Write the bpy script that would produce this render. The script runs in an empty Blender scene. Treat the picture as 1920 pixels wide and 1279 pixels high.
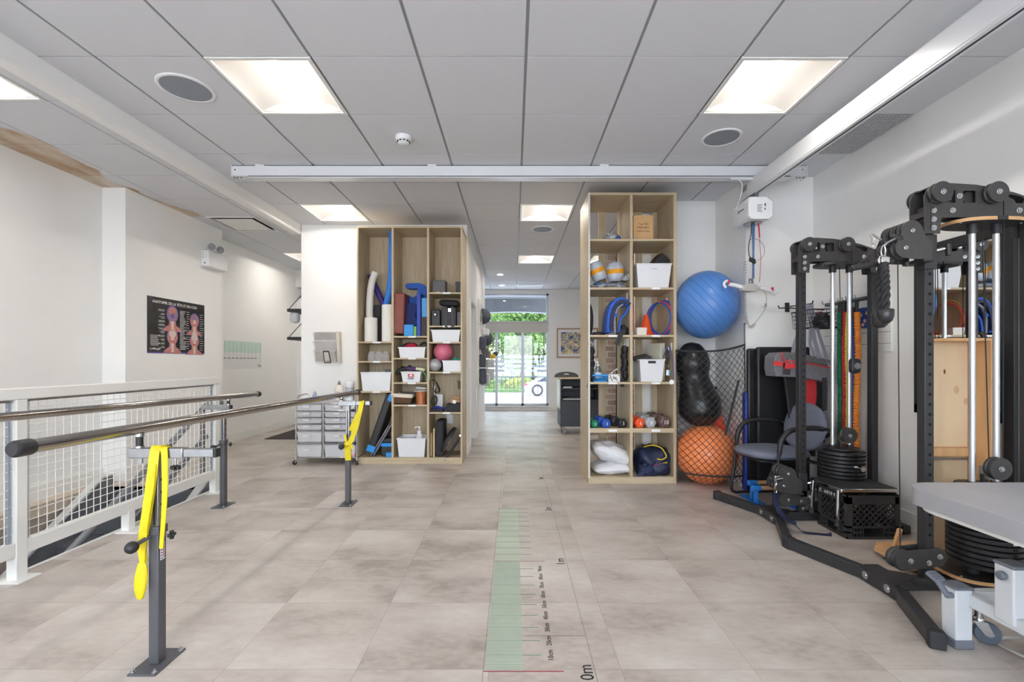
import bpy, bmesh, math, random
from mathutils import Vector, Matrix, Quaternion
from mathutils.geometry import tessellate_polygon
random.seed(7)
PI = math.pi
SC = bpy.context.scene
COL = SC.collection
# camera constants (pixels of the 1920x1279 frame); room units are metres
F, CX, CY, H = 862.6, 963.0, 677.0, 1.2268
def at(px, py, Y):
    return Vector(((px - CX) * Y / F, Y, H - (py - CY) * Y / F))
def X_(px, Y): return (px - CX) * Y / F
def Z_(py, Y): return H - (py - CY) * Y / F
def lin(c):
    c = c / 255.0
    return c / 12.92 if c <= 0.04045 else ((c + 0.055) / 1.055) ** 2.4
def rgb(r, g, b): return (lin(r), lin(g), lin(b), 1.0)

# ---------------------------------------------------------------- materials
MATS = {}
def mat(name, col=(200, 200, 200), rough=0.5, metal=0.0, noise=None, bump=None, trans=0.0, alpha=1.0,
        emit=None, ior=1.45, coat=0.0, col2=None, stretch=(1, 1, 1), sheen=0.0):
    """noise=(scale, amount) varies the colour; bump=(scale, strength); col2 = second colour of the variation"""
    if name in MATS: return MATS[name]
    m = bpy.data.materials.new(name); m.use_nodes = True
    nt = m.node_tree; b = nt.nodes['Principled BSDF']
    b.inputs['Base Color'].default_value = rgb(*col)
    b.inputs['Roughness'].default_value = rough
    b.inputs['Metallic'].default_value = metal
    b.inputs['IOR'].default_value = ior
    b.inputs['Transmission Weight'].default_value = trans
    b.inputs['Alpha'].default_value = alpha
    b.inputs['Coat Weight'].default_value = coat
    b.inputs['Sheen Weight'].default_value = sheen
    if emit:
        b.inputs['Emission Color'].default_value = rgb(*emit[0]); b.inputs['Emission Strength'].default_value = emit[1]
    if noise or bump:
        tc = nt.nodes.new('ShaderNodeTexCoord'); mp = nt.nodes.new('ShaderNodeMapping')
        mp.inputs['Scale'].default_value = stretch
        nt.links.new(tc.outputs['Object'], mp.inputs['Vector'])
    if noise:
        n = nt.nodes.new('ShaderNodeTexNoise'); n.inputs['Scale'].default_value = noise[0]; n.inputs['Detail'].default_value = 5
        nt.links.new(mp.outputs[0], n.inputs['Vector'])
        r = nt.nodes.new('ShaderNodeValToRGB')
        c2 = col2 or tuple(max(0, v * (1 - noise[1])) for v in col)
        r.color_ramp.elements[0].position = 0.3; r.color_ramp.elements[1].position = 0.7
        r.color_ramp.elements[0].color = rgb(*c2); r.color_ramp.elements[1].color = rgb(*col)
        nt.links.new(n.outputs['Fac'], r.inputs[0]); nt.links.new(r.outputs[0], b.inputs['Base Color'])
    if bump:
        n2 = nt.nodes.new('ShaderNodeTexNoise'); n2.inputs['Scale'].default_value = bump[0]; n2.inputs['Detail'].default_value = 4
        nt.links.new(mp.outputs[0], n2.inputs['Vector'])
        bp = nt.nodes.new('ShaderNodeBump'); bp.inputs['Strength'].default_value = bump[1]; bp.inputs['Distance'].default_value = 0.004
        nt.links.new(n2.outputs['Fac'], bp.inputs['Height']); nt.links.new(bp.outputs[0], b.inputs['Normal'])
    MATS[name] = m
    return m
def glassy(name, tint=(245, 250, 250), gloss=0.08, rough=0.05):
    """thin clear sheet: mostly transparent with a little gloss"""
    if name in MATS: return MATS[name]
    m = bpy.data.materials.new(name); m.use_nodes = True; nt = m.node_tree
    for n in list(nt.nodes): nt.nodes.remove(n)
    o = nt.nodes.new('ShaderNodeOutputMaterial'); t = nt.nodes.new('ShaderNodeBsdfTransparent'); g = nt.nodes.new('ShaderNodeBsdfGlossy')
    t.inputs[0].default_value = rgb(*tint); g.inputs['Roughness'].default_value = rough
    mx = nt.nodes.new('ShaderNodeMixShader'); mx.inputs[0].default_value = gloss
    nt.links.new(t.outputs[0], mx.inputs[1]); nt.links.new(g.outputs[0], mx.inputs[2]); nt.links.new(mx.outputs[0], o.inputs[0])
    MATS[name] = m
    return m

# ---------------------------------------------------------------- mesh builder
class MB:
    def __init__(s, xf=None):
        s.v, s.f, s.mi = [], [], []; s.xf = xf; s.m = 0
    def add(s, vs, fs):
        o = len(s.v)
        for p in vs:
            p = Vector(p); s.v.append(s.xf @ p if s.xf is not None else p)
        for f in fs:
            s.f.append([i + o for i in f]); s.mi.append(s.m)
        return s
    def box(s, x0, y0, z0, x1, y1, z1):
        return s.add([(x0,y0,z0),(x1,y0,z0),(x1,y1,z0),(x0,y1,z0),(x0,y0,z1),(x1,y0,z1),(x1,y1,z1),(x0,y1,z1)],
              [(0,3,2,1),(4,5,6,7),(0,1,5,4),(1,2,6,5),(2,3,7,6),(3,0,4,7)])
    def cbox(s, c, size, rot=None):
        c = Vector(c); h = Vector(size) / 2; vs = []
        for dz in (-1, 1):
            for dx, dy in ((-1,-1),(1,-1),(1,1),(-1,1)):
                p = Vector((dx*h.x, dy*h.y, dz*h.z))
                if rot is not None: p = rot @ p
                vs.append(c + p)
        return s.add(vs, [(0,3,2,1),(4,5,6,7),(0,1,5,4),(1,2,6,5),(2,3,7,6),(3,0,4,7)])
    def taper(s, c, sb, st, h, rot=None, wall=None):
        """open or closed tapered box standing at c (bottom centre); sb/st = bottom/top (x, y); wall = thickness -> open tub"""
        c = Vector(c); R = rot or Matrix.Identity(3)
        def ring(sx, sy, z): return [c + R @ Vector((a*sx/2, b*sy/2, z)) for a, b in ((-1,-1),(1,-1),(1,1),(-1,1))]
        if not wall:
            v = ring(*sb, 0) + ring(*st, h)
            return s.add(v, [(3,2,1,0),(4,5,6,7)] + [(i,(i+1)%4,4+(i+1)%4,4+i) for i in range(4)])
        w = wall
        v = ring(*sb, 0) + ring(*st, h) + ring(st[0]-2*w, st[1]-2*w, h) + ring(sb[0]-2*w, sb[1]-2*w, w)
        q = [(3,2,1,0)]
        for k in range(3):
            q += [(4*k+i, 4*k+(i+1)%4, 4*k+4+(i+1)%4, 4*k+4+i) for i in range(4)]
        q.append((12,13,14,15))
        return s.add(v, q)
    def cyl(s, p0, p1, r, r2=None, n=16, caps=True):
        p0, p1 = Vector(p0), Vector(p1); r2 = r if r2 is None else r2
        d = (p1 - p0).normalized(); a = d.orthogonal().normalized(); b = d.cross(a)
        vs = []
        for p, q in ((p0, r), (p1, r2)):
            for i in range(n):
                t = 2*PI*i/n; vs.append(p + (a*math.cos(t) + b*math.sin(t))*q)
        fs = [(i,(i+1)%n,n+(i+1)%n,n+i) for i in range(n)]
        if caps: fs += [tuple(range(n-1,-1,-1)), tuple(range(n,2*n))]
        return s.add(vs, fs)
    def tube(s, pts, r, n=8, closed=False, caps=True):
        pts = [Vector(p) for p in pts]; N = len(pts); rs = r if isinstance(r, (list, tuple)) else [r]*N
        vs = []; a = None
        for i, p in enumerate(pts):
            if closed: d = pts[(i+1)%N] - pts[i-1]
            else: d = pts[min(i+1,N-1)] - pts[max(i-1,0)]
            d = d.normalized() if d.length > 1e-9 else Vector((0,0,1))
            if a is None: a = d.orthogonal().normalized()
            else:
                a = a - d*a.dot(d)
                a = a.normalized() if a.length > 1e-6 else d.orthogonal().normalized()
            b = d.cross(a)
            for k in range(n):
                t = 2*PI*k/n; vs.append(p + (a*math.cos(t)+b*math.sin(t))*rs[i])
        fs = []
        for i in range(N if closed else N-1):
            j = (i+1) % N
            fs += [(i*n+k, i*n+(k+1)%n, j*n+(k+1)%n, j*n+k) for k in range(n)]
        if not closed and caps: fs += [tuple(range(n-1,-1,-1)), tuple(range((N-1)*n, N*n))]
        return s.add(vs, fs)
    def strap(s, pts, w, t, side):
        """flat band along pts; side = direction of its width (vector or list of vectors)"""
        pts = [Vector(p) for p in pts]; N = len(pts); vs = []
        for i, p in enumerate(pts):
            d = (pts[min(i+1,N-1)] - pts[max(i-1,0)]).normalized()
            sd = Vector(side[i] if isinstance(side, list) else side); sd = (sd - d*sd.dot(d)).normalized()
            nn = d.cross(sd); ww = w[i] if isinstance(w, (list, tuple)) else w
            vs += [p + sd*ww/2 + nn*t/2, p - sd*ww/2 + nn*t/2, p - sd*ww/2 - nn*t/2, p + sd*ww/2 - nn*t/2]
        fs = []
        for i in range(N-1):
            fs += [(4*i+k, 4*i+(k+1)%4, 4*i+4+(k+1)%4, 4*i+4+k) for k in range(4)]
        fs += [(3,2,1,0), tuple(4*(N-1)+k for k in range(4))]
        return s.add(vs, fs)
    def lathe(s, prof, c, n=24, axis=(0,0,1), sx=1.0, sy=1.0):
        """prof = [(radius, height)] turned about axis through c"""
        c = Vector(c); q = Vector((0,0,1)).rotation_difference(Vector(axis).normalized()); vs = []; fs = []
        for r, h in prof:
            for k in range(n):
                t = 2*PI*k/n; vs.append(c + q @ Vector((r*math.cos(t)*sx, r*math.sin(t)*sy, h)))
        for i in range(len(prof)-1):
            fs += [(i*n+k, i*n+(k+1)%n, (i+1)*n+(k+1)%n, (i+1)*n+k) for k in range(n)]
        if prof[0][0] > 1e-6: fs.append(tuple(range(n-1,-1,-1)))
        if prof[-1][0] > 1e-6: fs.append(tuple(range((len(prof)-1)*n, len(prof)*n)))
        return s.add(vs, fs)
    def ball(s, c, r, n=24, sc=(1,1,1), rot=None):
        c = Vector(c); vs = []; fs = []; m = max(6, n//2)
        for i in range(m+1):
            th = PI*i/m
            for k in range(n):
                ph = 2*PI*k/n
                p = Vector((math.sin(th)*math.cos(ph)*r*sc[0], math.sin(th)*math.sin(ph)*r*sc[1], math.cos(th)*r*sc[2]))
                if rot is not None: p = rot @ p
                vs.append(c + p)
        for i in range(m):
            fs += [(i*n+k, (i+1)*n+k, (i+1)*n+(k+1)%n, i*n+(k+1)%n) for k in range(n)]
        return s.add(vs, fs)
    def prism(s, poly, frame, d0, d1, holes=()):
        """poly (a, b) points extruded from d0 to d1; frame = (origin, A, B, D) axes"""
        o, A, B, D = [Vector(q) for q in frame]
        loops = [list(poly)] + [list(h) for h in holes]
        flat = [p for l in loops for p in l]; n = len(flat)
        tris = tessellate_polygon([[Vector((p[0], p[1], 0)) for p in l] for l in loops])
        vs = [o + A*p[0] + B*p[1] + D*d0 for p in flat] + [o + A*p[0] + B*p[1] + D*d1 for p in flat]
        fs = [tuple(t) for t in tris] + [tuple(i+n for i in reversed(t)) for t in tris]
        k = 0
        for l in loops:
            m = len(l)
            fs += [(k+i, k+(i+1)%m, n+k+(i+1)%m, n+k+i) for i in range(m)]
            k += m
        return s.add(vs, fs)
    def surf(s, fn, nu, nv, thick=None):
        vs = [fn(i/nu, j/nv) for j in range(nv+1) for i in range(nu+1)]
        fs = [(j*(nu+1)+i, j*(nu+1)+i+1, (j+1)*(nu+1)+i+1, (j+1)*(nu+1)+i) for j in range(nv) for i in range(nu)]
        return s.add(vs, fs)
    def build(s, name, m, parent=None, bevel=0.0, seg=2, sub=0, label=None, ang=40, solid=0, flat=False, merge=False):
        me = bpy.data.meshes.new(name)
        o0 = s.v[0] if False else None
        me.from_pydata([tuple(p) for p in s.v], [], s.f)
        ms = m if isinstance(m, (list, tuple)) else [m]
        for q in ms: me.materials.append(q)
        me.polygons.foreach_set('material_index', s.mi)
        bm = bmesh.new(); bm.from_mesh(me)
        if merge: bmesh.ops.remove_doubles(bm, verts=bm.verts, dist=1e-5)
        bmesh.ops.dissolve_degenerate(bm, dist=1e-7, edges=bm.edges)
        bmesh.ops.recalc_face_normals(bm, faces=bm.faces)
        bm.to_mesh(me); bm.free()
        if not flat:
            me.polygons.foreach_set('use_smooth', [True]*len(me.polygons)); me.set_sharp_from_angle(angle=math.radians(ang))
        ob = bpy.data.objects.new(name, me); COL.objects.link(ob)
        if parent is not None:
            ob.parent = parent
            if parent.type == 'EMPTY': ob.matrix_parent_inverse = parent.matrix_basis.inverted()
        if solid:
            md = ob.modifiers.new('solid', 'SOLIDIFY'); md.thickness = solid
        if bevel:
            md = ob.modifiers.new('bevel', 'BEVEL'); md.width = bevel; md.segments = seg; md.limit_method = 'ANGLE'; md.angle_limit = math.radians(40)
            md.use_clamp_overlap = True
        if sub:
            md = ob.modifiers.new('sub', 'SUBSURF'); md.levels = sub; md.render_levels = sub
        if label: ob['label'] = label
        return ob

def tag(o, label, cat, group=None, kind=None):
    if label: o['label'] = label
    if cat: o['category'] = cat
    if group: o['group'] = group
    if kind: o['kind'] = kind
    return o
def thing(name, label, cat, loc=(0,0,0), group=None):
    o = bpy.data.objects.new(name, None); COL.objects.link(o); o.location = loc; o.empty_display_size = 0.05
    return tag(o, label, cat, group)
def struct(o): o['kind'] = 'structure'; return o
def dup(root, loc=None, delta=None, rotz=0.0, label=None, group=None, swap=None):
    """copy a thing with its parts and sub-parts; swap = {material: other material}"""
    kids = {}
    for o in COL.objects:
        if o.parent is not None: kids.setdefault(o.parent, []).append(o)
    def cp(o):
        c = o.copy(); COL.objects.link(c)
        if swap and o.type == 'MESH' and any(m in swap for m in o.data.materials):
            c.data = o.data.copy()
            for i, m in enumerate(c.data.materials):
                if m in swap: c.data.materials[i] = swap[m]
        for k in kids.get(o, []):
            q = cp(k); inv = k.matrix_parent_inverse.copy(); q.parent = c; q.matrix_parent_inverse = inv
        return c
    r = cp(root)
    if loc is not None: r.location = loc
    if delta is not None: r.location = Vector(root.location) + Vector(delta)
    if rotz: r.rotation_euler = (0, 0, root.rotation_euler[2] + rotz)
    if label: r['label'] = label
    if group: r['group'] = group
    return r
def text_mesh(txt, size, M, m, name, parent=None, depth=0.0005, align='LEFT', sx=1.0):
    cu = bpy.data.curves.new(name, 'FONT'); cu.body = txt; cu.size = size; cu.align_x = align; cu.extrude = depth; cu.resolution_u = 2
    tmp = bpy.data.objects.new('tmp', cu); me = bpy.data.meshes.new_from_object(tmp)
    bpy.data.objects.remove(tmp); bpy.data.curves.remove(cu)
    me.transform(M @ Matrix.Diagonal((sx, 1, 1, 1))); me.name = name; me.materials.clear(); me.materials.append(m)
    ob = bpy.data.objects.new(name, me); COL.objects.link(ob)
    if parent is not None:
        ob.parent = parent
        if parent.type == 'EMPTY': ob.matrix_parent_inverse = parent.matrix_basis.inverted()
    return ob
def frame_m(o, A, B):
    """4x4 matrix with text x along A, y along B at o"""
    A, B = Vector(A).normalized(), Vector(B).normalized(); D = A.cross(B)
    M = Matrix((A, B, D)).transposed().to_4x4(); M.translation = Vector(o)
    return M
def rz(a): return Matrix.Rotation(math.radians(a), 3, 'Z')
def rx(a): return Matrix.Rotation(math.radians(a), 3, 'X')
def ry(a): return Matrix.Rotation(math.radians(a), 3, 'Y')
def X4(loc, rot=None):
    M = (rot or Matrix.Identity(3)).to_4x4(); M.translation = Vector(loc); return M
def arc(c, r, a0, a1, n, A=(1,0,0), B=(0,0,1)):
    c, A, B = Vector(c), Vector(A), Vector(B)
    return [c + A*r*math.cos(math.radians(a0+(a1-a0)*i/n)) + B*r*math.sin(math.radians(a0+(a1-a0)*i/n)) for i in range(n+1)]
def bez(p0, p1, p2, p3, n):
    p0, p1, p2, p3 = map(Vector, (p0, p1, p2, p3)); out = []
    for i in range(n+1):
        t = i/n; u = 1-t; out.append(p0*u**3 + p1*3*u*u*t + p2*3*u*t*t + p3*t**3)
    return out
def spline(pts, n=6):
    """Catmull-Rom through pts"""
    P = [Vector(p) for p in pts]; out = []
    for i in range(len(P)-1):
        a, b, c, d = P[max(i-1,0)], P[i], P[i+1], P[min(i+2,len(P)-1)]
        for k in range(n):
            t = k/n
            out.append(0.5*((2*b) + (c-a)*t + (2*a-5*b+4*c-d)*t*t + (3*b-a-3*c+d)*t**3))
    out.append(P[-1]); return out

def milky(name, col=(230, 231, 234), clear=0.3, rough=0.4):
    """translucent cloudy plastic"""
    m = mat(name, col, rough, noise=(6, 0.03)); nt = m.node_tree; p_ = nt.nodes['Principled BSDF']
    t_ = nt.nodes.new('ShaderNodeBsdfTransparent'); tl = nt.nodes.new('ShaderNodeBsdfTranslucent'); tl.inputs[0].default_value = rgb(*col)
    a_ = nt.nodes.new('ShaderNodeMixShader'); a_.inputs[0].default_value = 0.4; nt.links.new(p_.outputs[0], a_.inputs[1]); nt.links.new(tl.outputs[0], a_.inputs[2])
    b_ = nt.nodes.new('ShaderNodeMixShader'); b_.inputs[0].default_value = clear; nt.links.new(a_.outputs[0], b_.inputs[1]); nt.links.new(t_.outputs[0], b_.inputs[2])
    nt.links.new(b_.outputs[0], nt.nodes['Material Output'].inputs[0])
    return m
# common materials
M_wall = mat('wall_paint', (238, 238, 236), 0.65, noise=(3, 0.012), bump=(300, 0.03))
M_black = mat('black_powder_coat', (50, 50, 52), 0.42, noise=(40, 0.1), bump=(500, 0.05))
M_blk_plastic = mat('black_plastic', (42, 42, 44), 0.45, noise=(20, 0.1))
M_rubber = mat('black_rubber', (46, 46, 48), 0.6, noise=(60, 0.15), bump=(300, 0.1))
M_chrome = mat('chrome', (205, 205, 205), 0.12, 1.0, noise=(4, 0.04))
M_steel = mat('brushed_steel', (170, 172, 174), 0.34, 1.0, noise=(30, 0.1))
M_zinc = mat('zinc_bolt', (205, 207, 210), 0.25, 1.0, noise=(60, 0.12))
M_white_plastic = mat('white_plastic', (232, 233, 235), 0.35, noise=(8, 0.02))
M_white_metal = mat('white_enamel', (232, 232, 228), 0.35, noise=(6, 0.02))
M_grey_metal = mat('charcoal_metal', (84, 84, 88), 0.4, noise=(20, 0.06))
M_ink = mat('black_ink', (40, 40, 42), 0.7, noise=(40, 0.1))
M_white_ink = mat('white_print', (240, 240, 240), 0.6, noise=(40, 0.03))
# ================================================================= room shell
CEIL = 2.9992
GX0, GY0, T = 0.0721, 2.678, 0.6283           # ceiling grid of the main room
XR = 2.885                               # right wall
XL = -4.20                               # left wall
# ---- floor material: large vinyl tiles, mottled
def floor_material():
    m = bpy.data.materials.new('vinyl_tile_floor'); m.use_nodes = True; nt = m.node_tree; b = nt.nodes['Principled BSDF']; L = nt.links.new
    def N(t): return nt.nodes.new(t)
    def math_(op, a, b_=None):
        n = N('ShaderNodeMath'); n.operation = op
        for i, q in enumerate((a, b_)):
            if q is None: continue
            if isinstance(q, (int, float)): n.inputs[i].default_value = q
            else: L(q, n.inputs[i])
        return n.outputs[0]
    tc = N('ShaderNodeTexCoord'); sp = N('ShaderNodeSeparateXYZ'); L(tc.outputs['Object'], sp.inputs[0])
    u = math_('DIVIDE', math_('SUBTRACT', sp.outputs[0], 0.428), 0.526); v = math_('DIVIDE', math_('SUBTRACT', sp.outputs[1], 1.83), 0.503)
    fu, fv = math_('FLOOR', u), math_('FLOOR', v)
    cb = N('ShaderNodeCombineXYZ'); L(fu, cb.inputs[0]); L(fv, cb.inputs[1])
    wn = N('ShaderNodeTexWhiteNoise'); wn.noise_dimensions = '2D'; L(cb.outputs[0], wn.inputs['Vector'])
    sc = N('ShaderNodeVectorMath'); sc.operation = 'SCALE'; L(wn.outputs['Color'], sc.inputs[0]); sc.inputs['Scale'].default_value = 0.7
    ad = N('ShaderNodeVectorMath'); st = N('ShaderNodeVectorMath'); st.operation = 'MULTIPLY'; L(tc.outputs['Object'], st.inputs[0]); st.inputs[1].default_value = (0.75, 1.35, 1.0)
    L(st.outputs[0], ad.inputs[0]); L(sc.outputs[0], ad.inputs[1])
    n1 = N('ShaderNodeTexNoise'); n1.inputs['Scale'].default_value = 2.1; n1.inputs['Detail'].default_value = 7; n1.inputs['Roughness'].default_value = 0.58; L(ad.outputs[0], n1.inputs['Vector'])
    n2 = N('ShaderNodeTexNoise'); n2.inputs['Scale'].default_value = 26; n2.inputs['Detail'].default_value = 6; L(ad.outputs[0], n2.inputs['Vector'])
    mixf = math_('ADD', math_('MULTIPLY', n1.outputs['Fac'], 0.8), math_('MULTIPLY', n2.outputs['Fac'], 0.2))
    mixf = math_('ADD', mixf, math_('MULTIPLY', math_('SUBTRACT', wn.outputs['Value'], 0.5), 0.05))
    r = N('ShaderNodeValToRGB'); L(mixf, r.inputs[0]); e = r.color_ramp.elements
    e[0].position = 0.33; e[0].color = rgb(148, 137, 128); e[1].position = 0.68; e[1].color = rgb(203, 196, 188)
    q = e.new(0.48); q.color = rgb(182, 172, 163)
    def seam(t, size, w):
        fr = math_('FRACT', t); d = math_('MULTIPLY', math_('MINIMUM', fr, math_('SUBTRACT', 1.0, fr)), size)
        return math_('LESS_THAN', d, w)
    s = math_('MAXIMUM', seam(u, 0.526, 0.0011), seam(v, 0.503, 0.0011))
    mx = N('ShaderNodeMix'); mx.data_type = 'RGBA'; L(math_('MULTIPLY', s, 0.55), mx.inputs[0]); L(r.outputs[0], mx.inputs[6]); mx.inputs[7].default_value = rgb(110, 101, 95)
    L(mx.outputs[2], b.inputs['Base Color'])
    L(math_('ADD', 0.27, math_('MULTIPLY', n2.outputs['Fac'], 0.2)), b.inputs['Roughness'])
    b.inputs['Specular IOR Level'].default_value = 0.42
    bp = N('ShaderNodeBump'); bp.inputs['Strength'].default_value = 0.05; bp.inputs['Distance'].default_value = 0.002; L(n2.outputs['Fac'], bp.inputs['Height']); L(bp.outputs[0], b.inputs['Normal'])
    MATS['floor'] = m
    return m
M_floor = floor_material()
SX0, SX1, SY1 = -4.03, -2.86, 4.52       # stairwell opening
fl = MB()
for (x0, y0, x1, y1) in ((SX1, -3.6, 5.5, 12.0), (-4.6, SY1, SX1, 12.0), (-4.6, -3.6, SX0, SY1), (SX0, -3.6, SX1, 0.6)):
    fl.box(x0, y0, -0.18, x1, y1, 0)
struct(fl.build('floor', M_floor, flat=True))
# ---- ceiling: lay-in tiles hung a few millimetres under the grid
M_tile = mat('acoustic_ceiling_tile', (214, 216, 220), 0.9, noise=(90, 0.02), bump=(420, 0.12))
M_grid = mat('ceiling_grid_metal', (150, 152, 156), 0.5, noise=(5, 0.02))
M_stain = mat('water_stain', (214, 206, 192), 0.9, noise=(2.6, 0.3), col2=(168, 128, 84), bump=(420, 0.1), stretch=(2.2, 0.8, 1))
def stain_mask(m):
    nt = m.node_tree; b = nt.nodes['Principled BSDF']; src = b.inputs['Base Color'].links[0].from_socket
    tc = nt.nodes.new('ShaderNodeTexCoord'); sp = nt.nodes.new('ShaderNodeSeparateXYZ'); n = nt.nodes.new('ShaderNodeTexNoise'); n.inputs['Scale'].default_value = 1.7; n.inputs['Detail'].default_value = 5
    nt.links.new(tc.outputs['Object'], sp.inputs[0]); nt.links.new(tc.outputs['Object'], n.inputs['Vector'])
    a = nt.nodes.new('ShaderNodeMath'); a.operation = 'MULTIPLY_ADD'; nt.links.new(n.outputs['Fac'], a.inputs[0]); a.inputs[1].default_value = 0.55; nt.links.new(sp.outputs[0], a.inputs[2])
    r = nt.nodes.new('ShaderNodeMapRange'); r.inputs['From Min'].default_value = -3.60; r.inputs['From Max'].default_value = -3.56; nt.links.new(a.outputs[0], r.inputs['Value'])
    mx = nt.nodes.new('ShaderNodeMix'); mx.data_type = 'RGBA'; nt.links.new(r.outputs[0], mx.inputs[0]); nt.links.new(src, mx.inputs[6]); mx.inputs[7].default_value = rgb(214, 216, 220); nt.links.new(mx.outputs[2], b.inputs['Base Color'])
stain_mask(M_stain)
lights_main = [(-3, 0), (2, 0), (-4, 4), (0, 4), (0, 8), (2, 8), (-3, -4), (2, -4), (5, 6), (5, 10), (-4, 6), (-3, 9)]     # cell of the grid: (column, row)
def cell(c, r): return GX0 + T*c, GY0 + T*r
skip = set(lights_main)
ce = MB()
BX0, BX1 = -2.884, -2.766
vent_cells = {(4, 1)}
for c in range(-5, 10):
    for r in range(-11, 17):
        if (c, r) in skip: continue
        x, y = cell(c, r)
        x0, x1 = max(x + 0.009, BX1), min(x + T - 0.009, 5.4)
        ce.m = 1; ce.box(x, y, CEIL + 0.007, x + T, y + T, CEIL + 0.03); ce.m = 0
        if x1 - x0 < 0.03: continue
        if (c, r) in vent_cells: continue
        ce.box(x0, y + 0.0045, CEIL, x1, y + T - 0.0045, CEIL + 0.02)
# ceiling over the stair side
LGX, LGY = -3.172, 3.131
lights_left = [(-1, -1), (-1, 7), (-1, -5)]
left_vent = (-1, 4)
for c in range(-3, 1):
    for r in range(-11, 15):
        if (c, r) in lights_left or (c, r) == left_vent: continue
        x, y = LGX + T*c, LGY + T*r
        x0, x1 = max(x + 0.006, -4.5), min(x + T - 0.006, BX0)
        ce.m = 1; ce.box(x, y, CEIL + 0.007, x + T, y + T, CEIL + 0.03); ce.m = 0
        if x1 - x0 < 0.02: continue
        stained = c == -2 and (-1 <= r <= 3)
        ce.m = 2 if stained else 0
        ce.box(x0, y + 0.0045, CEIL, x1, y + T - 0.0045, CEIL + 0.02)
ce.m = 0
ceiling = struct(ce.build('ceiling', [M_tile, M_grid, M_stain], flat=True))
# cross and long T lines read as the reveal between tiles; the boxed drop beam
struct(MB().box(BX0, -3.6, 2.872, BX1, 6.0, CEIL + 0.02).build('trim_1', M_wall, bevel=0.022, seg=3))
# ---- walls
wl = MB()
wl.box(-4.6, -3.6, -2.0, XL, 4.70, 3.1)
wl.box(-4.6, 4.70, -2.0, -3.965, 6.26, 3.1)
wl.box(-4.6, 6.26, -0.2, -4.24, 12.2, 3.1)
struct(wl.build('wall_left', M_wall, flat=True))
wr = MB()
wr.box(XR, -3.6, 0, XR + 0.2, 4.65, 3.1)
wr.box(2.235, 4.43, 0, XR, 4.65, 3.1)
wr.box(2.235, 4.65, 0, 2.40, 5.10, 3.1)
wr.box(1.655, 5.097, 0, 2.40, 5.5, 3.1)
wr.box(1.44, 5.22, 0, 1.655, 5.5, 3.1)
struct(wr.build('wall_right', M_wall, flat=True))
# partition block behind the left shelf unit and along the corridor
wp = MB()
PY = 5.99
wp.box(-2.764, 6.75, 0, -2.66, 7.95, 3.1)  # kept short so the added lights behind it spill into the passage
wp.box(-2.764, PY, 0, -0.604, PY + 0.15, 3.1)
DY0, DY1, DZ = 6.43, 7.31, 2.065
wp.box(-0.75, PY + 0.15, 0, -0.604, DY0, 3.1)
wp.box(-0.75, DY1, 0, -0.604, 9.65, 3.1)
wp.box(-0.75, DY0, DZ, -0.604, DY1, 3.1)
wp.box(-2.764, 9.5, 0, -0.75, 9.65, 3.1)
struct(wp.build('wall_partition', M_wall, flat=True))
# corridor door, half recessed
M_door = mat('grey_door_paint', (190, 191, 194), 0.45, noise=(6, 0.03))
dr = MB().box(-0.745, DY0 + 0.01, 0.005, -0.705, DY1 - 0.01, DZ - 0.005)
d1 = struct(dr.build('door_1', M_door))
MB().cyl((-0.705, DY0 + 0.09, 1.0), (-0.665, DY0 + 0.09, 1.0), 0.01).cyl((-0.668, DY0 + 0.09, 1.0), (-0.668, DY0 + 0.2, 1.0), 0.009).build('door_handle', M_steel, d1)
# jambs of the door
tj = MB()
tj.box(-0.606, DY0 - 0.045, 0, -0.592, DY0 + 0.004, DZ + 0.045).box(-0.606, DY1 - 0.004, 0, -0.592, DY1 + 0.045, DZ + 0.045).box(-0.606, DY0, DZ - 0.004, -0.592, DY1, DZ + 0.045)
struct(tj.build('trim_2', M_white_metal, bevel=0.002))
# far wall with the big window opening
WY = 11.4
WX0, WX1, WZ0, WZ1 = -1.06, 0.865, 0.12, 2.90
wf = MB()
wf.box(-4.6, WY, 0, WX0, WY + 0.2, 3.1).box(WX1, WY, 0, 5.5, WY + 0.2, 3.1)
wf.box(WX0, WY, 0, WX1, WY + 0.2, WZ0).box(WX0, WY, WZ1, WX1, WY + 0.2, 3.1)
struct(wf.build('wall_far', M_wall, flat=True))
struct(MB().box(5.3, 4.5, 0, 5.5, 12, 3.1).box(2.40, 4.5, 0, 5.5, 4.65, 3.1).build('wall_east', M_wall, flat=True))
struct(MB().box(-4.24, 9.0, 0, -2.764, 9.2, 2.45).box(-4.24, 8.95, 2.66, -2.764, 9.2, 3.1).build('wall_passage', M_wall, flat=True))
# wall behind the camera: piers and a band left around two wide shopfront windows
wb = MB()
wb.box(-4.6, -3.8, -0.2, -3.9, -3.6, 3.1).box(2.6, -3.8, -0.2, 3.1, -3.6, 3.1).box(-3.9, -3.8, 2.7, 2.6, -3.6, 3.1).box(-3.9, -3.8, -0.2, 2.6, -3.6, 0.35).box(-0.75, -3.8, 0.35, -0.55, -3.6, 2.7)
struct(wb.build('wall_front', M_wall, flat=True))
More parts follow.
